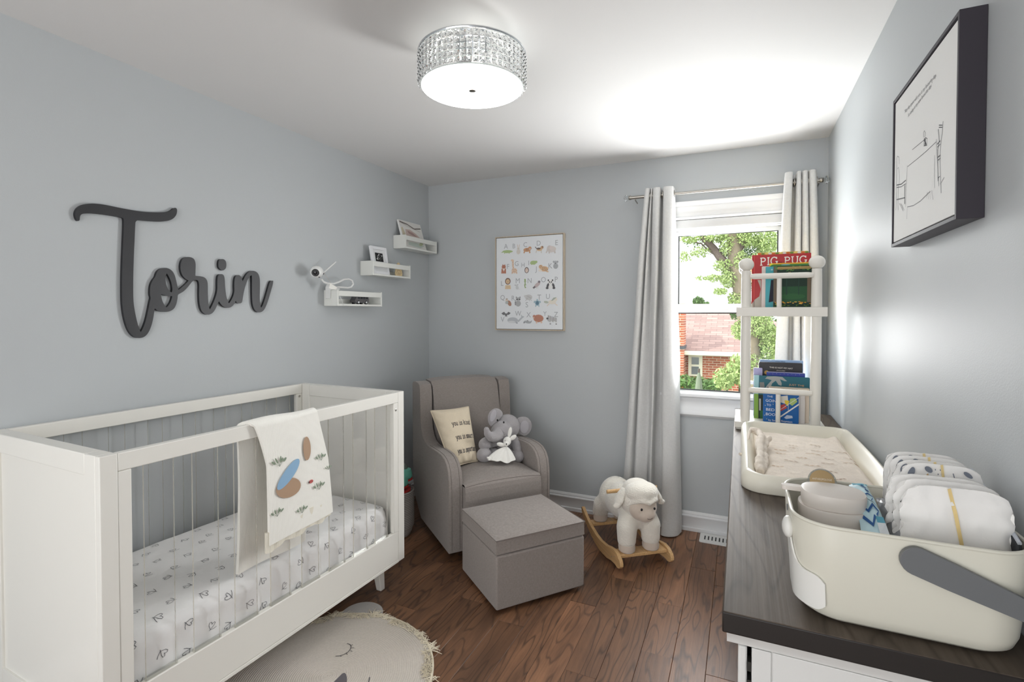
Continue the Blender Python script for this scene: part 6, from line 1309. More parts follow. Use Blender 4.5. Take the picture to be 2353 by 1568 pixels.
# clip-on front plate wrapping the near left corner, and its tab
peri = [Vector((p.x, p.y, 0)) for p in klev(-0.0005, 0, 0.0705)]
npz = len(peri); s_idx = [i for i in range(npz)]
corner = [Vector((kx0 - 0.0005, ky0 + 0.12 - 0.05 * k / 4, 0)) for k in range(4)] + [Vector((kx0 + 0.07 - 0.0705 * cos(radians(a)), ky0 + 0.07 - 0.0705 * sin(radians(a)), 0)) for a in range(0, 91, 9)]
corner = [c for c in corner if c.x < 0.142]
def plate(u, v):
    k = u * (len(corner) - 1); i = min(int(k), len(corner) - 2); p = corner[i].lerp(corner[i + 1], k - i)
    ztop = 0.988 - 0.052 * (1 / (1 + math.exp(-(u - 0.45) * 14))) - 0.012 * max(0, (u - 0.85) / 0.15) ** 2 * 1.0
    zbot = DZ + 0.022 + 0.012 * max(0, (u - 0.85) / 0.15) ** 2
    z = zbot + (ztop - zbot) * v; c = Vector(((kx0 + kx1) / 2, (ky0 + ky1) / 2, 0)); g = max(0, 1 - (z - DZ) / 0.18)
    ins_ = 0.010 * g ** 1.3
    d = (c - p).normalized(); return Vector((p.x, p.y, z)) + d * ins_ - d * 0.0035
MB().grid(plate, 24, 20, th=0.003).build('clip_on_plate', mat('plate_white', (236, 235, 230), 0.2), bk, world=True, smooth=radians(50))
tb_ = at(1812, 1246, 1, 1.13)
g_ = MB().ell((kx0 - 0.004, 1.125, 0.992), (0.011, 0.026, 0.020)).build('clip_tab', mat('plate_white'), bk, world=True)
lg = at(1814, 1182, 0, kx0 - 0.001)
M = Matrix.Translation((kx0 - 0.0004, 1.19, 1.008)) @ Matrix.Rotation(radians(-90), 4, 'Y')
MB().lathe([(0.007, 0), (0.0065, 0.0014), (0.004, 0.0016)], n=16, M=M).build('pivot_button', BH, bk, world=True)

def oval(prof, c, rx, ry, name, m, par, n=48, pw=2.4, **k):
    L = []
    for s, z in prof:
        L.append([Vector((c[0] + math.copysign(abs(cos(2 * pi * i / n)) ** (2 / pw), cos(2 * pi * i / n)) * rx * s, c[1] + math.copysign(abs(sin(2 * pi * i / n)) ** (2 / pw), sin(2 * pi * i / n)) * ry * s, z)) for i in range(n)])
    return ring_loft(L, name, m, par, smooth=radians(40), **k)
DSP = mat('beige_plastic', (222, 214, 206), 0.35)
jc = (0.174, 1.205)
jr = thing('wipes_dispenser', 'pale beige oval lidded tub at the left end of the caddy basket', 'container', (jc[0], jc[1], DZ + 0.009))
oval([(0.86, DZ + 0.010), (0.92, DZ + 0.016), (0.97, DZ + 0.08), (1.0, 1.018), (0.985, 1.0215), (0.90, 1.0215)], jc, 0.0625, 0.056, 'body', DSP, jr)
oval([(0.90, 1.0218), (0.905, 1.024), (0.915, 1.046), (0.89, 1.050), (0.80, 1.0515)], jc, 0.0625, 0.056, 'lid', DSP, jr)
MB().prism(rrect(jc[0] - 0.092, jc[0] - 0.050, jc[1] + 0.010, jc[1] + 0.030, 0.009, 6), 1.036, 1.045, axis='z').build('lid_tab', DSP, jr, world=True, bevel=0.002)
gj = thing('lidded_jar', 'clear round jar with a gold label lid at the far left of the caddy', 'jar', (0.150, 1.298, DZ + 0.009))
lc = at(1889, 1106, 1, 1.285); look = (CC - lc).normalized(); look = (look + Vector((0, 0, 0.25))).normalized(); qm = look.to_track_quat('Z', 'Y').to_matrix()
MB().lathe([(0.020, -0.13), (0.026, -0.125), (0.0275, -0.01), (0.0275, -0.002), (0.025, 0.0)], lc + Vector((0, 0.0, -0.0)), 28, M=qm).build('jar_glass', mat_clear('jar_clear', (238, 238, 232), 0.8, opac=0.25), gj, world=True)
GLD = mat('gold_label', (186, 160, 118), 0.35, metal=0.5)
MB().lathe([(0.0235, 0.0002), (0.0235, 0.002), (0.022, 0.0025)], lc, 32, M=qm).build('gold_lid', GLD, gj, world=True)
ux, uy = Vector(qm.col[0]), Vector(qm.col[1]); rt = Vector((1, 0, 0)); rt = (rt - look * rt.dot(look)).normalized(); upv = look.cross(rt)
f_, n_ = plane(lc + look * 0.0026, rt, upv); q = Print(f_, n_, base=0.0003); q.text('ANTHROPOLOGIE', 0, 0.001, 0.006, (240, 232, 214), width=0.037, align='c'); q.build('lid_lettering', gj, world=True)

# printed pouch pack and clear packet
wp = thing('wipes_pack', 'light blue packet with dark blue print standing beside the beige tub', 'packet', (0.235, 1.22, DZ + 0.01))
c4 = [at(1952, 1118, 1, 1.275), at(1978, 1116, 1, 1.285), at(2036, 1200, 1, 1.14), at(2040, 1262, 1, 1.10), at(1990, 1255, 1, 1.12), at(1975, 1200, 1, 1.16)]
AQ = mat('pack_aqua', (186, 216, 224), 0.3)
def pkf(u, v):
    tA, tB = at(1950, 1115, 1, 1.29), at(1990, 1116, 1, 1.28); mA, mB_ = at(1972, 1160, 1, 1.20), at(2020, 1160, 1, 1.19); bA, bB = at(1980, 1235, 1, 1.11), at(2044, 1235, 1, 1.11)
    a = (tA * (1 - v) ** 2 + mA * 2 * v * (1 - v) + bA * v * v); b = (tB * (1 - v) ** 2 + mB_ * 2 * v * (1 - v) + bB * v * v)
    p = a.lerp(b, u); d = Vector((0.4, -0.6, 0.7)).normalized(); return p + d * (0.010 * sin(pi * u) + 0.0015 * sin(v * 23) * sin(u * 9))
MB().grid(lambda u, v: pkf(u, 1 - v), 20, 30, th=0.010).build('pack_film', AQ, wp, world=True, smooth=radians(60))
q = Print(pkf, Vector((0.4, -0.6, 0.7)).normalized(), base=0.0022)
NV = (36, 84, 140); TQ = (98, 168, 190)
q.line([(0.45, 0.06), (0.62, 0.14), (0.5, 0.18), (0.7, 0.22)], 0.05, NV); q.line([(0.1, 0.0), (0.5, 0.05), (0.95, 0.02)], 0.04, TQ); q.line([(0.3, 0.30), (0.55, 0.27), (0.8, 0.34), (0.6, 0.42)], 0.03, NV); q.line([(0.15, 0.5), (0.3, 0.62), (0.55, 0.5), (0.75, 0.62), (0.6, 0.7)], 0.055, NV); q.line([(0.1, 0.7), (0.35, 0.85), (0.5, 0.7)], 0.06, NV); q.poly([(0.5, 0.72), (0.98, 0.70), (0.98, 0.80), (0.52, 0.82)], TQ); q.poly([(0.5, 0.82), (0.98, 0.80), (0.99, 0.99), (0.5, 0.99)], (226, 232, 236)); q.line([(0.35, 0.36), (0.62, 0.46), (0.85, 0.58)], 0.018, (70, 90, 96)); q.build('pack_print', wp, world=True)
cp = thing('clear_packet', 'crumpled clear plastic packet between the blue packet and the nappies', 'packet', (0.27, 1.2, DZ + 0.01))
def cpf(u, v):
    a = at(2012, 1140, 1, 1.27).lerp(at(2050, 1270, 1, 1.11), v); b = at(2062, 1150, 1, 1.25).lerp(at(2125, 1262, 1, 1.10), v); p = a.lerp(b, u)
    return p + Vector((0, -0.3, 1)) * (0.018 * sin(pi * v * 0.8 + 0.3) * sin(pi * (0.15 + 0.7 * u)) + 0.0025 * noise.noise(Vector((u * 7, v * 9, 1)))) + Vector((0, 0, -0.006))
MB().grid(lambda u, v: cpf(u, 1 - v), 18, 24, th=0.004).build('film', mat_clear('packet_film', (214, 216, 220), 1.0, opac=0.35), cp, world=True, smooth=radians(70))

NAP = mat('nappy_white', (240, 238, 235), 0.9, sheen=0.2, bump=0.15, bscale=40)
def nappy(x0, x1, z0, z1, y, th, label, group, plain, k, tilt=0.0):
    o = thing('nappy', label, 'nappy', ((x0 + x1) / 2, y, z0), 0, group); sd = k * 3.7
    def f(u, v):
        a = 2 * u - 1; t = v; x = (x0 + x1) / 2 + (x1 - x0) / 2 * a * (1 - 2.4 * max(0, t - 0.86) ** 1.6)
        z = z0 + (z1 - z0) * t - 0.012 * abs(a) ** 5 * t
        edge = 1 - abs(a) ** 6
        yy = y - th * 0.5 * (edge * (1 - max(0, t - 0.9) / 0.1 * 0.9) if t > 0.9 else edge)
        w = (0.004 if plain else 0.0022) * noise.noise(Vector((a * 5 + sd, t * 8, sd))) + (0.0045 if plain else 0.003) * abs(a) ** 3 * sin(t * 40 + sd)
        if abs(a) > 0.8: x += (0.005 if plain else 0.002) * noise.noise(Vector((sd, t * 22, a)))
        return Vector((x, yy + w + (t - 0.5) * tilt, z))
    def g(u, v): p = f(u, v); return Vector((p.x, 2 * y - p.y + 2 * (v - 0.5) * tilt, p.z))
    m = MB(); m.grid(f, 28, 28); m.grid(g, 28, 28); tp = [f(i / 28, 1) for i in range(29)]; tg_ = [g(i / 28, 1) for i in range(29)]
    m.add(tp + tg_, [(i, i + 1, i + 30, i + 29) for i in range(28)])
    for s in (0, 1):
        A_ = [f(s, j / 28) for j in range(29)]; B_ = [g(s, j / 28) for j in range(29)]; m.add(A_ + B_, [(i, i + 1, i + 30, i + 29) for i in range(28)])
    m.build('folded_nappy', NAP, o, world=True, smooth=radians(75))
    return o, f
def nprint(o, f, items, plain):
    q = Print(f, Vector((0, -0.75, 0.7)), base=0.0055)
    st = (232, 208, 150) if not plain else (226, 200, 140)
    for it in items:
        if it[0] == 's': q.line(it[1], 0.035, st)
        elif it[0] == 'e': q.ell(*it[1:])
        elif it[0] == 'l': q.line(it[1], it[2], it[3])
    q.build('print', o, world=True)
GYb = (112, 118, 130); SND = (206, 176, 132)
pat = [('s', [(0.50, 0.99), (0.52, 0.8), (0.56, 0.6)]), ('e', 0.12, 0.93, 0.045, 0.035, GYb, 20), ('e', 0.33, 0.95, 0.05, 0.02, GYb, -10), ('l', [(0.31, 0.92), (0.34, 0.86), (0.40, 0.84), (0.45, 0.86)], 0.022, SND), ('l', [(0.62, 0.94), (0.64, 0.88), (0.655, 0.84)], 0.012, GYb), ('e', 0.65, 0.79, 0.042, 0.055, GYb, 70), ('l', [(0.60, 0.74), (0.66, 0.72)], 0.02, GYb), ('e', 0.80, 0.94, 0.05, 0.018, GYb, -10), ('e', 0.95, 0.84, 0.04, 0.04, SND, 40), ('l', [(0.86, 0.80), (0.93, 0.80)], 0.025, SND), ('e', 0.94, 0.85, 0.018, 0.018, (226, 220, 206)), ('e', 0.15, 0.76, 0.045, 0.04, SND, 30), ('l', [(0.10, 0.68), (0.2, 0.68)], 0.022, SND), ('e', 0.14, 0.78, 0.018, 0.018, (226, 220, 206)), ('e', 0.37, 0.70, 0.015, 0.02, SND, 0), ('e', 0.41, 0.95, 0.006, 0.006, GYb), ('e', 0.44, 0.92, 0.006, 0.006, GYb), ('e', 0.47, 0.95, 0.006, 0.006, GYb), ('e', 0.05, 0.55, 0.02, 0.03, GYb), ('e', 0.3, 0.55, 0.03, 0.03, GYb)]
pg = 'folded printed nappies in the caddy'
for k, (y, z1, dx, lb) in enumerate([(1.298, 1.122, 0.0, 'printed folded nappy at the back of the caddy basket'), (1.272, 1.121, 0.002, 'printed folded nappy second from the back of the basket'), (1.246, 1.119, 0.004, 'printed folded nappy third from the back of the basket'), (1.219, 1.121, 0.008, 'printed folded nappy whose sleepy animal pattern shows most')]):
    o, f = nappy(0.278 + dx, 0.412 + dx * 0.6, DZ + 0.012, z1, y, 0.024, lb, pg, False, k)
    nprint(o, f, pat, False)
pg = 'folded plain nappies in the caddy'
for k, (y, z1, dx, lb) in enumerate([(1.178, 1.108, -0.004, 'plain white nappy behind two other plain ones'), (1.150, 1.108, 0.0, 'plain white nappy in the middle of the three plain ones'), (1.120, 1.106, 0.004, 'plain white nappy with a yellow stripe at the front of the basket')]):
    o, f = nappy(0.262 + dx, 0.420 + dx * 0.5, DZ + 0.012, z1, y, 0.026, lb, pg, True, k + 6)
    if k == 2: nprint(o, f, [('s', [(0.42, 0.985), (0.47, 0.82), (0.53, 0.60), (0.57, 0.5)]), ('l', [(0.66, 0.36), (0.72, 0.33), (0.8, 0.34)], 0.01, (150, 176, 200))], True)
zp_ = thing('zip_pouch', 'dark grey pouch with light grey piping along the right side of the caddy', 'pouch', (0.428, 1.2, DZ + 0.01))
MB().prism([(1.10, DZ + 0.02), (1.33 - 0.02, DZ + 0.02), (1.315, 1.02), (1.300, 1.096), (1.22, 1.075), (1.10, 1.030)], 0.4185, 0.4265, axis='x').build('pouch_body', mat('pouch_dark', (52, 54, 58), 0.7), zp_, world=True, bevel=0.003)
MB().tube([(0.4225, 1.10, 1.031), (0.4225, 1.22, 1.077), (0.4225, 1.296, 1.0985), (0.4225, 1.306, 1.085)], 0.0032, 8).build('piping', mat('pouch_piping', (196, 200, 208), 0.5), zp_, world=True)

# ================================================================== ROCKING SHEEP
sa = atan2(0.62, 0.785); So = Vector((-0.463, 2.82, 0)); sh = thing('rocking_sheep', 'cream plush rocking sheep on wooden runners in front of the left curtain', 'rocking toy', So, sa)
PINE = mat_wood('runner_wood', (206, 164, 112), (226, 188, 138), (176, 132, 84), scale=9, rough=0.4, axis=1, lines=0.35)
PLU = mat('plush_cream', (238, 233, 222), 1.0, bump=0.55, bscale=130, sheen=0.6, var=0.04, vscale=40, spec=0.05)
FACE = mat('plush_taupe', (212, 198, 184), 0.95, bump=0.2, bscale=300, sheen=0.5, spec=0.05)
def runp():
    up_ = [(-0.010, 0.050), (0.000, 0.068), (0.030, 0.088), (0.075, 0.095), (0.130, 0.086), (0.20, 0.072), (0.30, 0.066), (0.40, 0.074), (0.50, 0.094), (0.60, 0.125), (0.66, 0.152), (0.69, 0.160)]
    lo_ = [(0.700, 0.150), (0.690, 0.128), (0.62, 0.090), (0.52, 0.047), (0.42, 0.018), (0.32, 0.003), (0.25, 0.001), (0.18, 0.004), (0.11, 0.016), (0.06, 0.020), (0.03, 0.014), (0.005, 0.020), (-0.010, 0.035)]
    return up_ + lo_
for x in (-0.163, 0.145):
    r_ = MB().prism(runp(), x, x + 0.020).build('runner', PINE, sh, bevel=0.004, seg=3)
    for y, z in ((0.065, 0.060), (0.095, 0.045)): 
        M = Matrix.Translation((x - 0.0006 if x < 0 else x + 0.0206, y, z)) @ Matrix.Rotation(radians(90), 4, 'Y')
        MB().lathe([(0.003, -0.0004), (0.003, 0.0004)], n=10, M=M).build('screw', STEEL, r_)
MB().box(-0.1425, 0.1445, 0.030, 0.110, 0.062, 0.080).build('crossbar', PINE, sh, bevel=0.003)
MB().box(-0.1425, 0.1445, 0.500, 0.580, 0.086, 0.104).build('crossbar', PINE, sh, bevel=0.003)
MB().tube([(-0.168, 0.165, 0.392), (0.148, 0.165, 0.392)], 0.0115, 16).build('handle_bar', PINE, sh, bevel=0.002)
b = MB()
b.ell((-0.012, 0.30, 0.290), (0.102, 0.20, 0.105)); b.ell((-0.012, 0.44, 0.288), (0.106, 0.13, 0.115)); b.ell((-0.012, 0.12, 0.285), (0.100, 0.095, 0.105))
for x, y, z, yb in ((-0.085, 0.070, 0.20, 0.070), (0.062, 0.070, 0.20, 0.070), (-0.080, 0.52, 0.22, 0.545), (0.060, 0.52, 0.22, 0.545)):
    zt_ = 0.118 if y < 0.3 else 0.142
    b.tube([(x * 0.6, y + (0.03 if y < 0.3 else -0.06), 0.28 if y < 0.3 else 0.27), (x, y, 0.215), (x, yb, zt_ + 0.02), (x, yb, zt_)], [0.060, 0.058, 0.052, 0.050], 16)
blob(b.build('body', PLU, sh), 0.009, 6)
for x, yb, z in ((-0.085, 0.068, 0.0805), (0.062, 0.068, 0.0805), (-0.080, 0.543, 0.1045), (0.060, 0.543, 0.1045)):
    MB().lathe([(0.036, z), (0.044, z + 0.008), (0.046, z + 0.025), (0.044, z + 0.045)], (x, yb, 0), 22, sy=1.1).build('hoof', FACE, sh)
b = MB(); hcx, hcy, hcz = -0.016, 0.070, 0.372
b.ell((hcx, hcy, hcz), (0.106, 0.098, 0.102)); b.ell((hcx, hcy + 0.01, hcz + 0.040), (0.088, 0.090, 0.068)); b.ell((hcx, hcy - 0.012, hcz - 0.045), (0.082, 0.075, 0.060))
hd = blob(b.build('head', PLU, sh), 0.007, 5)
b = MB(); b.ell((hcx - 0.002, hcy - 0.058, hcz - 0.030), (0.082, 0.052, 0.074)); b.ell((hcx + 0.004, hcy - 0.082, hcz - 0.058), (0.054, 0.040, 0.046))
blob(b.build('face', FACE, sh), 0.006, 5)
# scalloped wool cap over the forehead
b = MB(); b.ell((hcx, hcy - 0.036, hcz + 0.050), (0.098, 0.078, 0.056))
b.tube([(hcx - 0.086, hcy - 0.034, hcz - 0.024), (hcx - 0.066, hcy - 0.074, hcz + 0.008), (hcx - 0.036, hcy - 0.098, hcz + 0.022), (hcx - 0.010, hcy - 0.108, hcz + 0.016), (hcx + 0.010, hcy - 0.111, hcz + 0.005), (hcx + 0.030, hcy - 0.106, hcz + 0.016), (hcx + 0.056, hcy - 0.090, hcz + 0.020), (hcx + 0.078, hcy - 0.060, hcz + 0.004), (hcx + 0.088, hcy - 0.034, hcz - 0.022)], [0.012, 0.014, 0.016, 0.014, 0.012, 0.014, 0.016, 0.014, 0.011], 12)
blob(b.build('woolly_cap', PLU, sh), 0.006, 14)
for x, e0 in ((-1, 0), (1, 0)):
    b = MB(); b.tube([(hcx + x * 0.082, hcy + 0.0, hcz + 0.062), (hcx + x * 0.105, hcy - 0.006, hcz + 0.034), (hcx + x * 0.124, hcy - 0.012, hcz - 0.002), (hcx + x * 0.136, hcy - 0.016, hcz - 0.030)], [0.022, 0.031, 0.033, 0.018], 16, flat=0.5)
    b.ell((hcx + x * 0.136, hcy - 0.016, hcz - 0.026), (0.024, 0.016, 0.016)); blob(b.build('ear', PLU, sh), 0.005, 5)
EYE = mat('bead_black', (16, 16, 18), 0.08)
for x, y in ((-0.036, 0.1085), (0.040, 0.1100)): MB().ell((hcx + x, hcy - y, hcz - 0.022), (0.0062, 0.005, 0.0072)).build('eye', EYE, sh)
MB().tube([(hcx + 0.008 + 0.016 * sin(t), hcy - 0.1225 + 0.004 * abs(sin(t)), hcz - 0.070 - 0.006 * cos(t) + 0.003) for t in [radians(-80 + 16 * k) for k in range(11)]], 0.0010, 6).build('mouth', mat('thread_dark', (70, 60, 58), 0.9), sh)
b = MB(); b.ell((-0.012, 0.575, 0.32), (0.024, 0.028, 0.040)); blob(b.build('tail', PLU, sh), 0.006, 4)

for o in list(sh.children_recursive):
    if o.type == 'MESH':
        for v in o.data.vertices:
            if v.co.y > 0.12: v.co.y = 0.12 + (v.co.y - 0.12) * 0.75

# ================================================================== SOFT TOYS AND CUSHION ON THE ARMCHAIR
def cp_(x, y, d): return atp(x, y, CO + bv_ * (d + 0.085), bv_)
K = 1 / 372.0
ELG = mat('plush_grey', (172, 168, 170), 1.0, bump=0.5, bscale=200, sheen=0.5, var=0.05, vscale=60, spec=0.05); ELI = mat('ear_satin', (178, 175, 180), 0.6, sheen=0.4)
el = thing('plush_elephant', 'grey plush elephant sitting on the armchair', 'soft toy', cp_(1155, 1062, 0.28))
def rotc(c): return Matrix.Rotation(CR, 3, 'Z') if c == 0 else None
RC3 = Matrix.Rotation(CR, 3, 'Z')
def we(mb, x, y, d, rx, ry, rd, tilt=0.0): mb.ell(cp_(x, y, d), (rx * K, rd, ry * K), M=RC3 @ Matrix.Rotation(radians(tilt), 3, 'Y'), nu=24, nv=16)
b = MB(); we(b, 1160, 1036, 0.30, 30, 30, 0.075); we(b, 1161, 1012, 0.30, 24, 22, 0.06)
for (pts_, r_) in (([(1140, 1012, .27), (1125, 1016, .22), (1115, 1021, .19)], [0.040, 0.040, 0.042]), ([(1178, 1008, .26), (1188, 1022, .20), (1189, 1038, .17)], [0.032, 0.034, 0.032])): b.tube([cp_(*p) for p in pts_], r_, 16)
b.ell(cp_(1114, 1022, .185), 0.041); b.ell(cp_(1189, 1039, .17), 0.032)
blob(b.build('body', ELG, el, world=True), 0.006, 6)
for x, y, d, rx, ry in ((1113, 1046, 0.155, 19, 17), (1189, 1049, 0.150, 16, 15)):
    b = MB(); we(b, x, y, d, rx, ry, 0.048); b.tube([cp_(x, y, d), cp_(x + (1155 - x) * 0.6, 1046, 0.27)], [0.040, 0.045], 14); blob(b.build('leg', ELG, el, world=True), 0.006, 5)
b = MB(); we(b, 1165, 981, 0.27, 33, 31, 0.078); we(b, 1152, 992, 0.22, 27, 25, 0.065)
tk = [(1146, 998, .18), (1136, 1004, .155), (1127, 1004, .14), (1120, 997, .132), (1118, 988, .130)]
sm = []
for i in range(len(tk) - 1):
    for k in range(4): a, c = cp_(*tk[i]), cp_(*tk[i + 1]); sm.append(a.lerp(c, k / 4))
sm.append(cp_(*tk[-1])); b.tube(sm, [0.045 - 0.027 * (i / (len(sm) - 1)) ** 0.8 for i in range(len(sm))], 16); b.ell(sm[-1], 0.019)
blob(b.build('head', ELG, el, world=True), 0.006, 5)
def earm(pts_, d, th, name='ear', dz=0.0):
    P_ = smooth_poly(pts_, 2); A_ = [cp_(p[0], p[1], d) for p in P_]; c = sum(A_, Vector()) / len(A_); mb = MB(); n = len(A_)
    F1 = [p - bv_ * th * 0.3 for p in A_]; I1 = [c.lerp(p, 0.8) - bv_ * th for p in A_]; B1_ = [c.lerp(p, 0.8) + bv_ * th for p in A_]; C1 = c - bv_ * th * 0.5; D1 = c + bv_ * th
    vs = F1 + I1 + B1_ + [C1, D1]; fs = []
    for i in range(n):
        j = (i + 1) % n; fs += [(i, j, n + j, n + i), (i, j, 2 * n + j, 2 * n + i), (n + i, n + j, 3 * n), (2 * n + i, 2 * n + j, 3 * n + 1)]
    mb.add(vs, fs); return mb.build(name, ELG, el, world=True, smooth=radians(80)), A_, c
for pts_, d, inn in (([(1153, 944), (1156, 955), (1140, 970), (1128, 981), (1121, 972), (1120, 955), (1128, 942), (1141, 937)], 0.235, (1133, 956, 8, 15, 20)), ([(1186, 962), (1198, 957), (1212, 959), (1221, 970), (1222, 984), (1214, 998), (1203, 1003), (1192, 996), (1187, 982)], 0.26, (1205, 982, 13, 16, 0))):
    e_, A_, c = earm(pts_, d, 0.009)
    mb = MB(); x, y, rx, ry, tl = inn; mb.ell(cp_(x, y, d - 0.011), (rx * K, 0.003, ry * K), M=RC3 @ Matrix.Rotation(radians(tl), 3, 'Y')); mb.build('ear_lining', ELI, e_, world=True)
for x, y, d in ((1157.5, 971, 0.1615), (1143, 966, 0.178)): MB().ell(cp_(x, y, d), (0.0055, 0.005, 0.007)).build('eye', EYE, el, world=True)

LOV = mat('lovey_white', (240, 238, 232), 1.0, bump=0.3, bscale=120, sheen=0.5)
bn = thing('bunny_comforter', 'small white bunny comforter with a cloth skirt lying against the grey elephant', 'soft toy', cp_(1155, 1062, 0.09))
b = MB(); we(b, 1165.5, 1014, 0.115, 9.5, 10.5, 0.026, 10); we(b, 1163, 1020, 0.10, 6.5, 6, 0.022); blob(b.build('head', LOV, bn, world=True), 0.003, 4)
b = MB(); we(b, 1171.5, 994, 0.125, 5, 12.5, 0.007, 12); b.build('ear', LOV, bn, world=True)
b = MB(); we(b, 1179, 1006, 0.115, 9.5, 5.5, 0.007, -25); b.build('ear', LOV, bn, world=True)
b = MB(); we(b, 1151, 1022, 0.105, 11, 5, 0.012, 18); b.build('arm', LOV, bn, world=True)
for x, y in ((1160.5, 1013), (1171, 1016)): MB().ell(cp_(x, y, 0.0905 if x < 1165 else 0.094), 0.0022).build('eye', EYE, bn, world=True)
MB().ell(cp_(1163.5, 1021, 0.0775), (0.0035, 0.003, 0.005)).build('nose', EYE, bn, world=True)
tp_ = cp_(1163, 1026, 0.11)
def skirt(u, v):
    base = [(1119, 1055, .07), (1124, 1060, .05), (1135, 1058, .05), (1147, 1061, .04), (1158, 1064, .03), (1170, 1063, .03), (1183, 1059, .05), (1181, 1050, .08), (1172, 1042, .11)]
    k = u * (len(base) - 1); i = min(int(k), len(base) - 2); bpt = cp_(*base[i]).lerp(cp_(*base[i + 1]), k - i)
    p = tp_.lerp(bpt, v ** 0.85); fold = 0.008 * sin(u * 26) * v
    return p - bv_ * fold + Vector((0, 0, 0.012 * sin(pi * v) + 0.004 * sin(u * 18) * v))
b = MB(); b.grid(skirt, 70, 16, th=0.003); b.build('cloth_skirt', LOV, bn, world=True, smooth=radians(80))
b = MB(); b.ell(cp_(1124, 1055, 0.06), 0.011); b.ell(cp_(1130, 1053, 0.07), 0.010); b.tube([cp_(1124, 1056, .055), cp_(1119, 1052, .06), cp_(1127, 1051, .06), cp_(1129, 1057, .055)], 0.006, 10); blob(b.build('knotted_corner', LOV, bn, world=True), 0.003, 3)

PIL = mat_fabric('pillow_canvas', (226, 212, 188), 700, 0.25, 0.04)
pw = thing('cushion', 'cream cushion printed you is kind, leaning on the left arm of the armchair', 'cushion', CHp(-0.2, 0.3, 0.46))
QA, QB, QC, QD = CHp(-0.300, 0.440, 0.790), CHp(-0.045, 0.430, 0.797), CHp(-0.052, 0.262, 0.482), CHp(-0.236, 0.235, 0.470)
pnn = (QB - QA).cross(QD - QA).normalized(); pnn = pnn if pnn.dot(CC - QA) > 0 else -pnn
def pil(u, v, s=1):
    a = QD.lerp(QC, u); b = QA.lerp(QB, u); c = QD.lerp(QA, 0.5).lerp(QC.lerp(QB, 0.5), 0.5); p = a.lerp(b, v)
    ed = min(u, 1 - u, v, 1 - v)
    d = max(0.0, 16 * u * (1 - u) * v * (1 - v)); pinch = 0.07 * (4 * u * (1 - u) * (1 - 4 * v * (1 - v)) * 0.5 + 4 * v * (1 - v) * (1 - 4 * u * (1 - u)) * 0.5)
    p = p.lerp(c, pinch)
    wr = 0.0022 * noise.noise(Vector((u * 6, v * 6, 2))) + 0.003 * sin(v * 34 + 3 * u) * math.exp(-((u - 0.06) / 0.09) ** 2) + 0.003 * sin(u * 28) * math.exp(-((v - 0.04) / 0.08) ** 2)
    return p + pnn * s * (0.058 * d ** 0.42 + (wr if ed > 0.001 else 0) * min(1, ed * 30))
PBK = brick_mat('patterned_back', (214, 212, 208), (196, 194, 190), (90, 92, 98), bw=0.016, bh=0.008, mort=0.0012)
MB().grid(pil, 44, 56).build('cushion_front', PIL, pw, world=True, smooth=radians(80)); MB().grid(lambda u, v: pil(u, v, -1), 30, 30).build('cushion_back', PBK, pw, world=True, smooth=radians(80))
ring = [(i / 30, 0) for i in range(30)] + [(1, i / 30) for i in range(30)] + [(1 - i / 30, 1) for i in range(30)] + [(0, 1 - i / 30) for i in range(30)]
MB().tube([pil(a, b_, 0.0) for a, b_ in ring], 0.0035, 8, closed=True).build('piping', PIL, pw, world=True)
for t, u0, v0, w_ in (('you is kind', 0.36, 0.640, 0.56), ('you is smart', 0.36, 0.395, 0.59), ('you is important', 0.30, 0.165, 0.68)):
    q = Print(pil, pnn, base=0.0006); serif(q, t, u0, v0, 0.125, (78, 74, 74), 0.115, w_, 0.0); q.build('printed_line', pw, world=True)

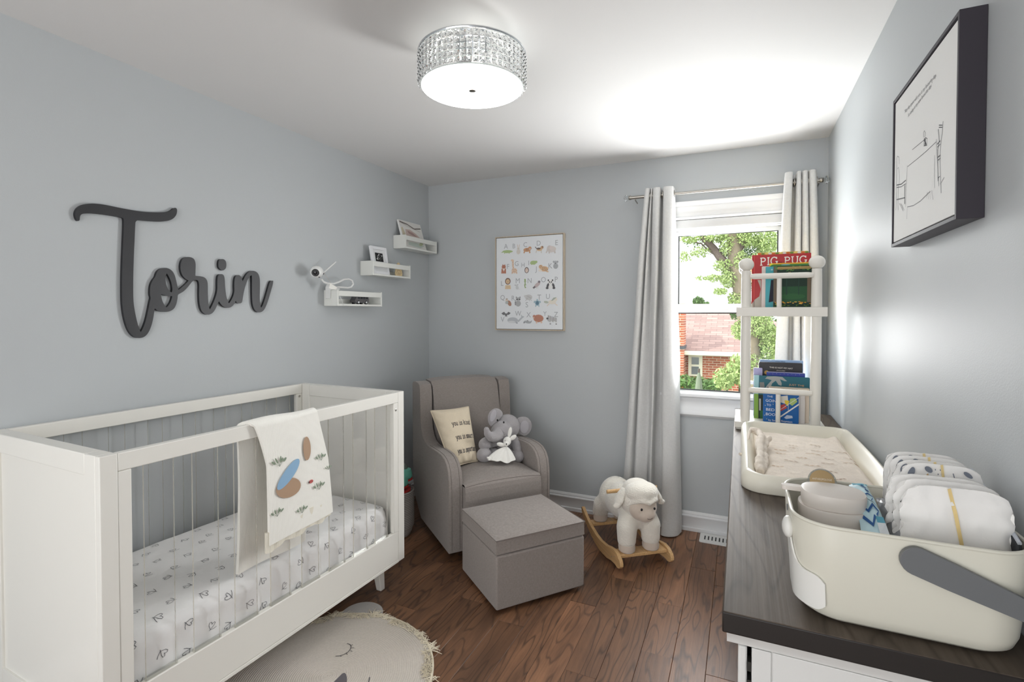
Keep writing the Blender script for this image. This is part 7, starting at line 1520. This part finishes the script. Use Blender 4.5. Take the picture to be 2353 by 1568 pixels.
# ================================================================== TOY BASKET IN THE CORNER
tbk = thing('toy_basket', 'tall grey and white coiled rope basket between crib and armchair', 'basket', (-1.99, 2.66, 0))
ROP = brick_mat('rope_coil', (214, 210, 206), (198, 194, 190), (150, 146, 142), bw=3.0, bh=0.011, rot=(radians(90), 0, 0), mort=0.0025)
pf_ = []
for k in range(26):
    z = 0.002 + k * 0.011; r = 0.098 + 0.022 * min(1, z / 0.06) - 0.0 * k
    pf_ += [(r, z), (r + 0.0028, z + 0.0055)]
pf_ += [(0.118, 0.288), (0.112, 0.284), (0.108, 0.02), (0.0, 0.018)]
BCx, BCy = -2.01, 2.62
MB().lathe([(0.0, 0.0012)] + pf_, (BCx, BCy, 0), 40).build('coiled_rope', ROP, tbk, world=True, smooth=radians(60))
ty = thing('musical_toy', 'teal and red plastic ball-popper toy standing in the rope basket', 'toy', (BCx, BCy, 0.02))
TEAL = mat('toy_teal', (112, 190, 170), 0.35); TRED = mat('toy_red', (196, 52, 48), 0.35); TBL = mat('toy_blue', (30, 104, 160), 0.35); SMK = mat_clear('toy_clear', (190, 196, 190), 0.8, opac=0.3)
MB().lathe([(0.09, 0.020), (0.10, 0.285), (0.06, 0.292)], (BCx, BCy, 0), 28).build('toy_base', TRED, ty, world=True)
for i, (dx, dy, z, r) in enumerate(((0.035, -0.055, 0.335, 0.052), (0.042, 0.000, 0.362, 0.050), (0.034, 0.050, 0.392, 0.052), (-0.04, 0.03, 0.40, 0.05), (-0.045, -0.04, 0.36, 0.05))):
    c = (BCx + dx, BCy + dy, 0)
    s_ = MB().lathe([(r * 0.9, z - 0.045), (r * 1.02, z - 0.036), (r, z - 0.01), (r * 0.86, z + 0.012), (r * 0.5, z + 0.018)], c, 24).build('cup', TEAL, ty, world=True)
    MB().lathe([(r * 1.05, z - 0.054), (r * 1.07, z - 0.050), (r * 1.03, z - 0.0455)], c, 24).build('cup_rim', TRED, s_, world=True)
    MB().ell((c[0], c[1], z + 0.024), (r * 0.48, r * 0.48, 0.026)).build('clear_dome', SMK, s_, world=True)
MB().box(BCx + 0.030, BCx + 0.075, BCy - 0.03, BCy - 0.01, 0.372, 0.395).build('blue_panel', TBL, ty, world=True, bevel=0.003)
MB().tube([(BCx, BCy, 0.29), (BCx, BCy, 0.44)], 0.03, 14).build('column', TBL, ty, world=True)
